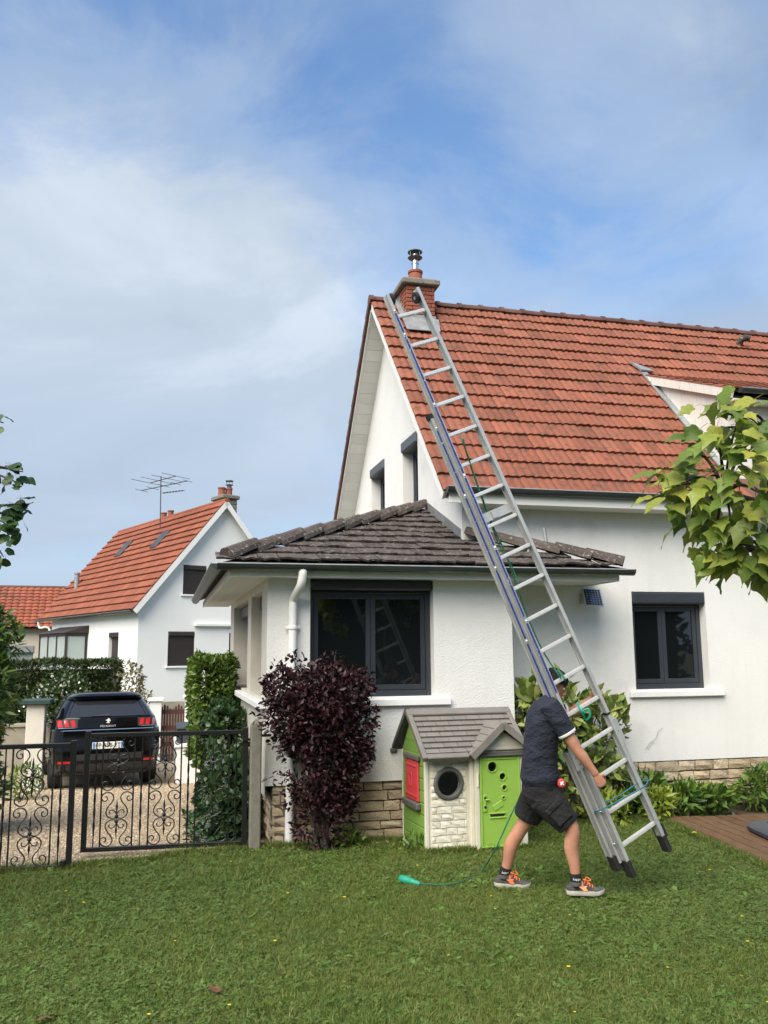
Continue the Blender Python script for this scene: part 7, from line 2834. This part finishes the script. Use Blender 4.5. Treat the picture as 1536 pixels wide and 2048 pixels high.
scatter('lawn_grass', 'short mown grass blades covering the lawn', 'grass', 'grass', 8, lawn_points(150000), 0.50, 0.95)
gp_ = lawn_points(4200, thr=0.35, seed=21, f=1.6)
scatter('lawn_tall_grass', 'slightly longer grass tufts scattered in the lawn', 'grass', 'grass', 8, gp_, 0.9, 1.6, 0.35)
scatter('lawn_clover', 'patches of clover leaves among the lawn grass', 'clover', 'clover', 6, lawn_points(30000, thr=-0.15, seed=9, f=1.5, soft=0.5), 0.55, 1.05, 0.25)
scatter('lawn_weeds', 'broad leaved weeds spread through the lawn', 'weeds', 'weed', 6, lawn_points(1500, thr=-0.1, seed=4, f=1.4), 0.5, 1.25, 0.15)
# longer fringe along the edges of the lawn
e = []
for k in range(5200):
    x = rng.uniform(-2.5, 5.3)
    e.append((x, lawn_edge(x) + rng.normal() * 0.035, 0))
for k in range(1500):
    y = rng.uniform(6.4, 9.3)
    e.append((5.07 + (y - 6.4) * 0.133 + abs(rng.normal()) * -0.03, y, 0))
for k in range(900):
    e.append((rng.uniform(2.4, 3.5), 8.27 - abs(rng.normal()) * 0.03 - 0.10 * 0, 0))
scatter('lawn_edge_grass', 'longer unmown grass fringe along the edge of the lawn', 'grass', 'grass', 8, np.array(e), 0.9, 1.7, 0.3)

# pebbles on the drive
def pebbles(n):
    b = MB()
    bm = bmesh.new()
    bmesh.ops.create_icosphere(bm, subdivisions=1, radius=1)
    vs = np.array([v.co[:] for v in bm.verts])
    fs = [[v.index for v in f.verts] for f in bm.faces]
    bm.free()
    y = 8.3 + 8.5 * rng.random(n) ** 1.7
    x = rng.uniform(-2.4, 1.0, n)
    le = np.vectorize(lawn_edge)
    ok = y > le(x) - 0.03
    x, y = x[ok], y[ok]
    z = np.array([gz(a, c) for a, c in zip(x, y)]) - 0.010
    m = len(x)
    s = rng.uniform(0.006, 0.016, (m, 1)) * np.c_[rng.uniform(0.8, 1.3, m), rng.uniform(0.8, 1.3, m), rng.uniform(0.5, 0.8, m)]
    Vv = (np.c_[x, y, z][:, None, :] + vs[None] * s[:, None, :]).reshape(-1, 3)
    F = (np.array(fs)[None] + (np.arange(m) * len(vs))[:, None, None]).reshape(-1, 3)
    me = bpy.data.meshes.new('gravel_pebbles')
    me.vertices.add(len(Vv))
    me.vertices.foreach_set('co', Vv.ravel().astype(np.float32))
    me.loops.add(len(F) * 3)
    me.loops.foreach_set('vertex_index', F.ravel().astype(np.int32))
    me.polygons.add(len(F))
    me.polygons.foreach_set('loop_start', (np.arange(len(F)) * 3).astype(np.int32))
    a = me.attributes.new('rnd', 'FLOAT', 'POINT')
    a.data.foreach_set('value', np.repeat(rng.random(m), len(vs)).astype(np.float32))
    me.materials.append(MT['pebble_mesh'])
    me.update(calc_edges=True)
    link('gravel_pebbles', me, None, kind='stuff', label='loose beige pebbles covering the driveway', cat='gravel')


MT['pebble_mesh'] = mat('loose_pebble', (0.40, 0.32, 0.22), 0.9, rnd=0.2, attr=True, rcol=[(0.54, 0.44, 0.31), (0.38, 0.29, 0.19), (0.62, 0.54, 0.42), (0.46, 0.35, 0.24), (0.27, 0.20, 0.13)])
pebbles(24000)

# dandelions and fallen leaves
fm = MB()
fm.tube([(0, 0, 0), (0.003, 0, 0.03), (0, 0.002, 0.055)], 0.0015, 5)
for k in range(12):
    a = k * math.pi / 6
    d, s = Vector((math.cos(a), math.sin(a), 0)), Vector((-math.sin(a), math.cos(a), 0))
    o = Vector((0, 0.002, 0.055))
    fm.add([o, o + d * 0.008 + s * 0.003 + Vector((0, 0, 0.003)), o + d * 0.014 + Vector((0, 0, 0.002)), o + d * 0.008 - s * 0.003 + Vector((0, 0, 0.003))], [(0, 3, 2, 1)], mi=1)
FLW = fm.mesh('lawn_flower', ['weed', 'flower'])
spots = lawn_points(46)
for k, p in enumerate(spots):
    o = link('lawn_flower', FLW, None, M=Matrix.Translation(p) @ Matrix.Rotation(random.uniform(0, 6), 4, 'Z') @ Matrix.Scale(random.uniform(0.6, 1.0), 4))
    tag(o, 'tiny yellow flower head standing in the lawn', 'flower', 'yellow flowers dotted over the lawn')


def curled_leaf(k, matname):
    me = lobed_leaf(k, matname, 'fallen_leaf')
    return me


for pos, lb, s, mm, rz in (((0.348, 5.256, 0.045), 'curled brown fallen leaf lying on the lawn in the clover', 0.085, 'brown_leaf', 0.6), ((-0.515, 5.136, 0.045), 'tan fallen leaf at the bottom corner of the lawn', 0.075, 'brown_leaf', 2.2),
                           ((2.540, 5.085, 0.040), 'small brown fallen leaf in the middle of the lawn', 0.030, 'brown_leaf', 1.0), ((5.239, 8.130, 0.075), 'yellow fallen leaf on the timber deck', 0.05, 'flower', 1.4)):
    o = link('fallen_leaf', curled_leaf(int(s * 1000), mm), None, M=Matrix.Translation(pos) @ Matrix.Rotation(rz, 4, 'Z') @ Matrix.Rotation(0.3, 4, 'X') @ Matrix.Scale(s, 4))
    tag(o, lb, 'leaf')
print('objects', len(bpy.data.objects), 'verts', sum(len(m.vertices) for m in bpy.data.meshes))
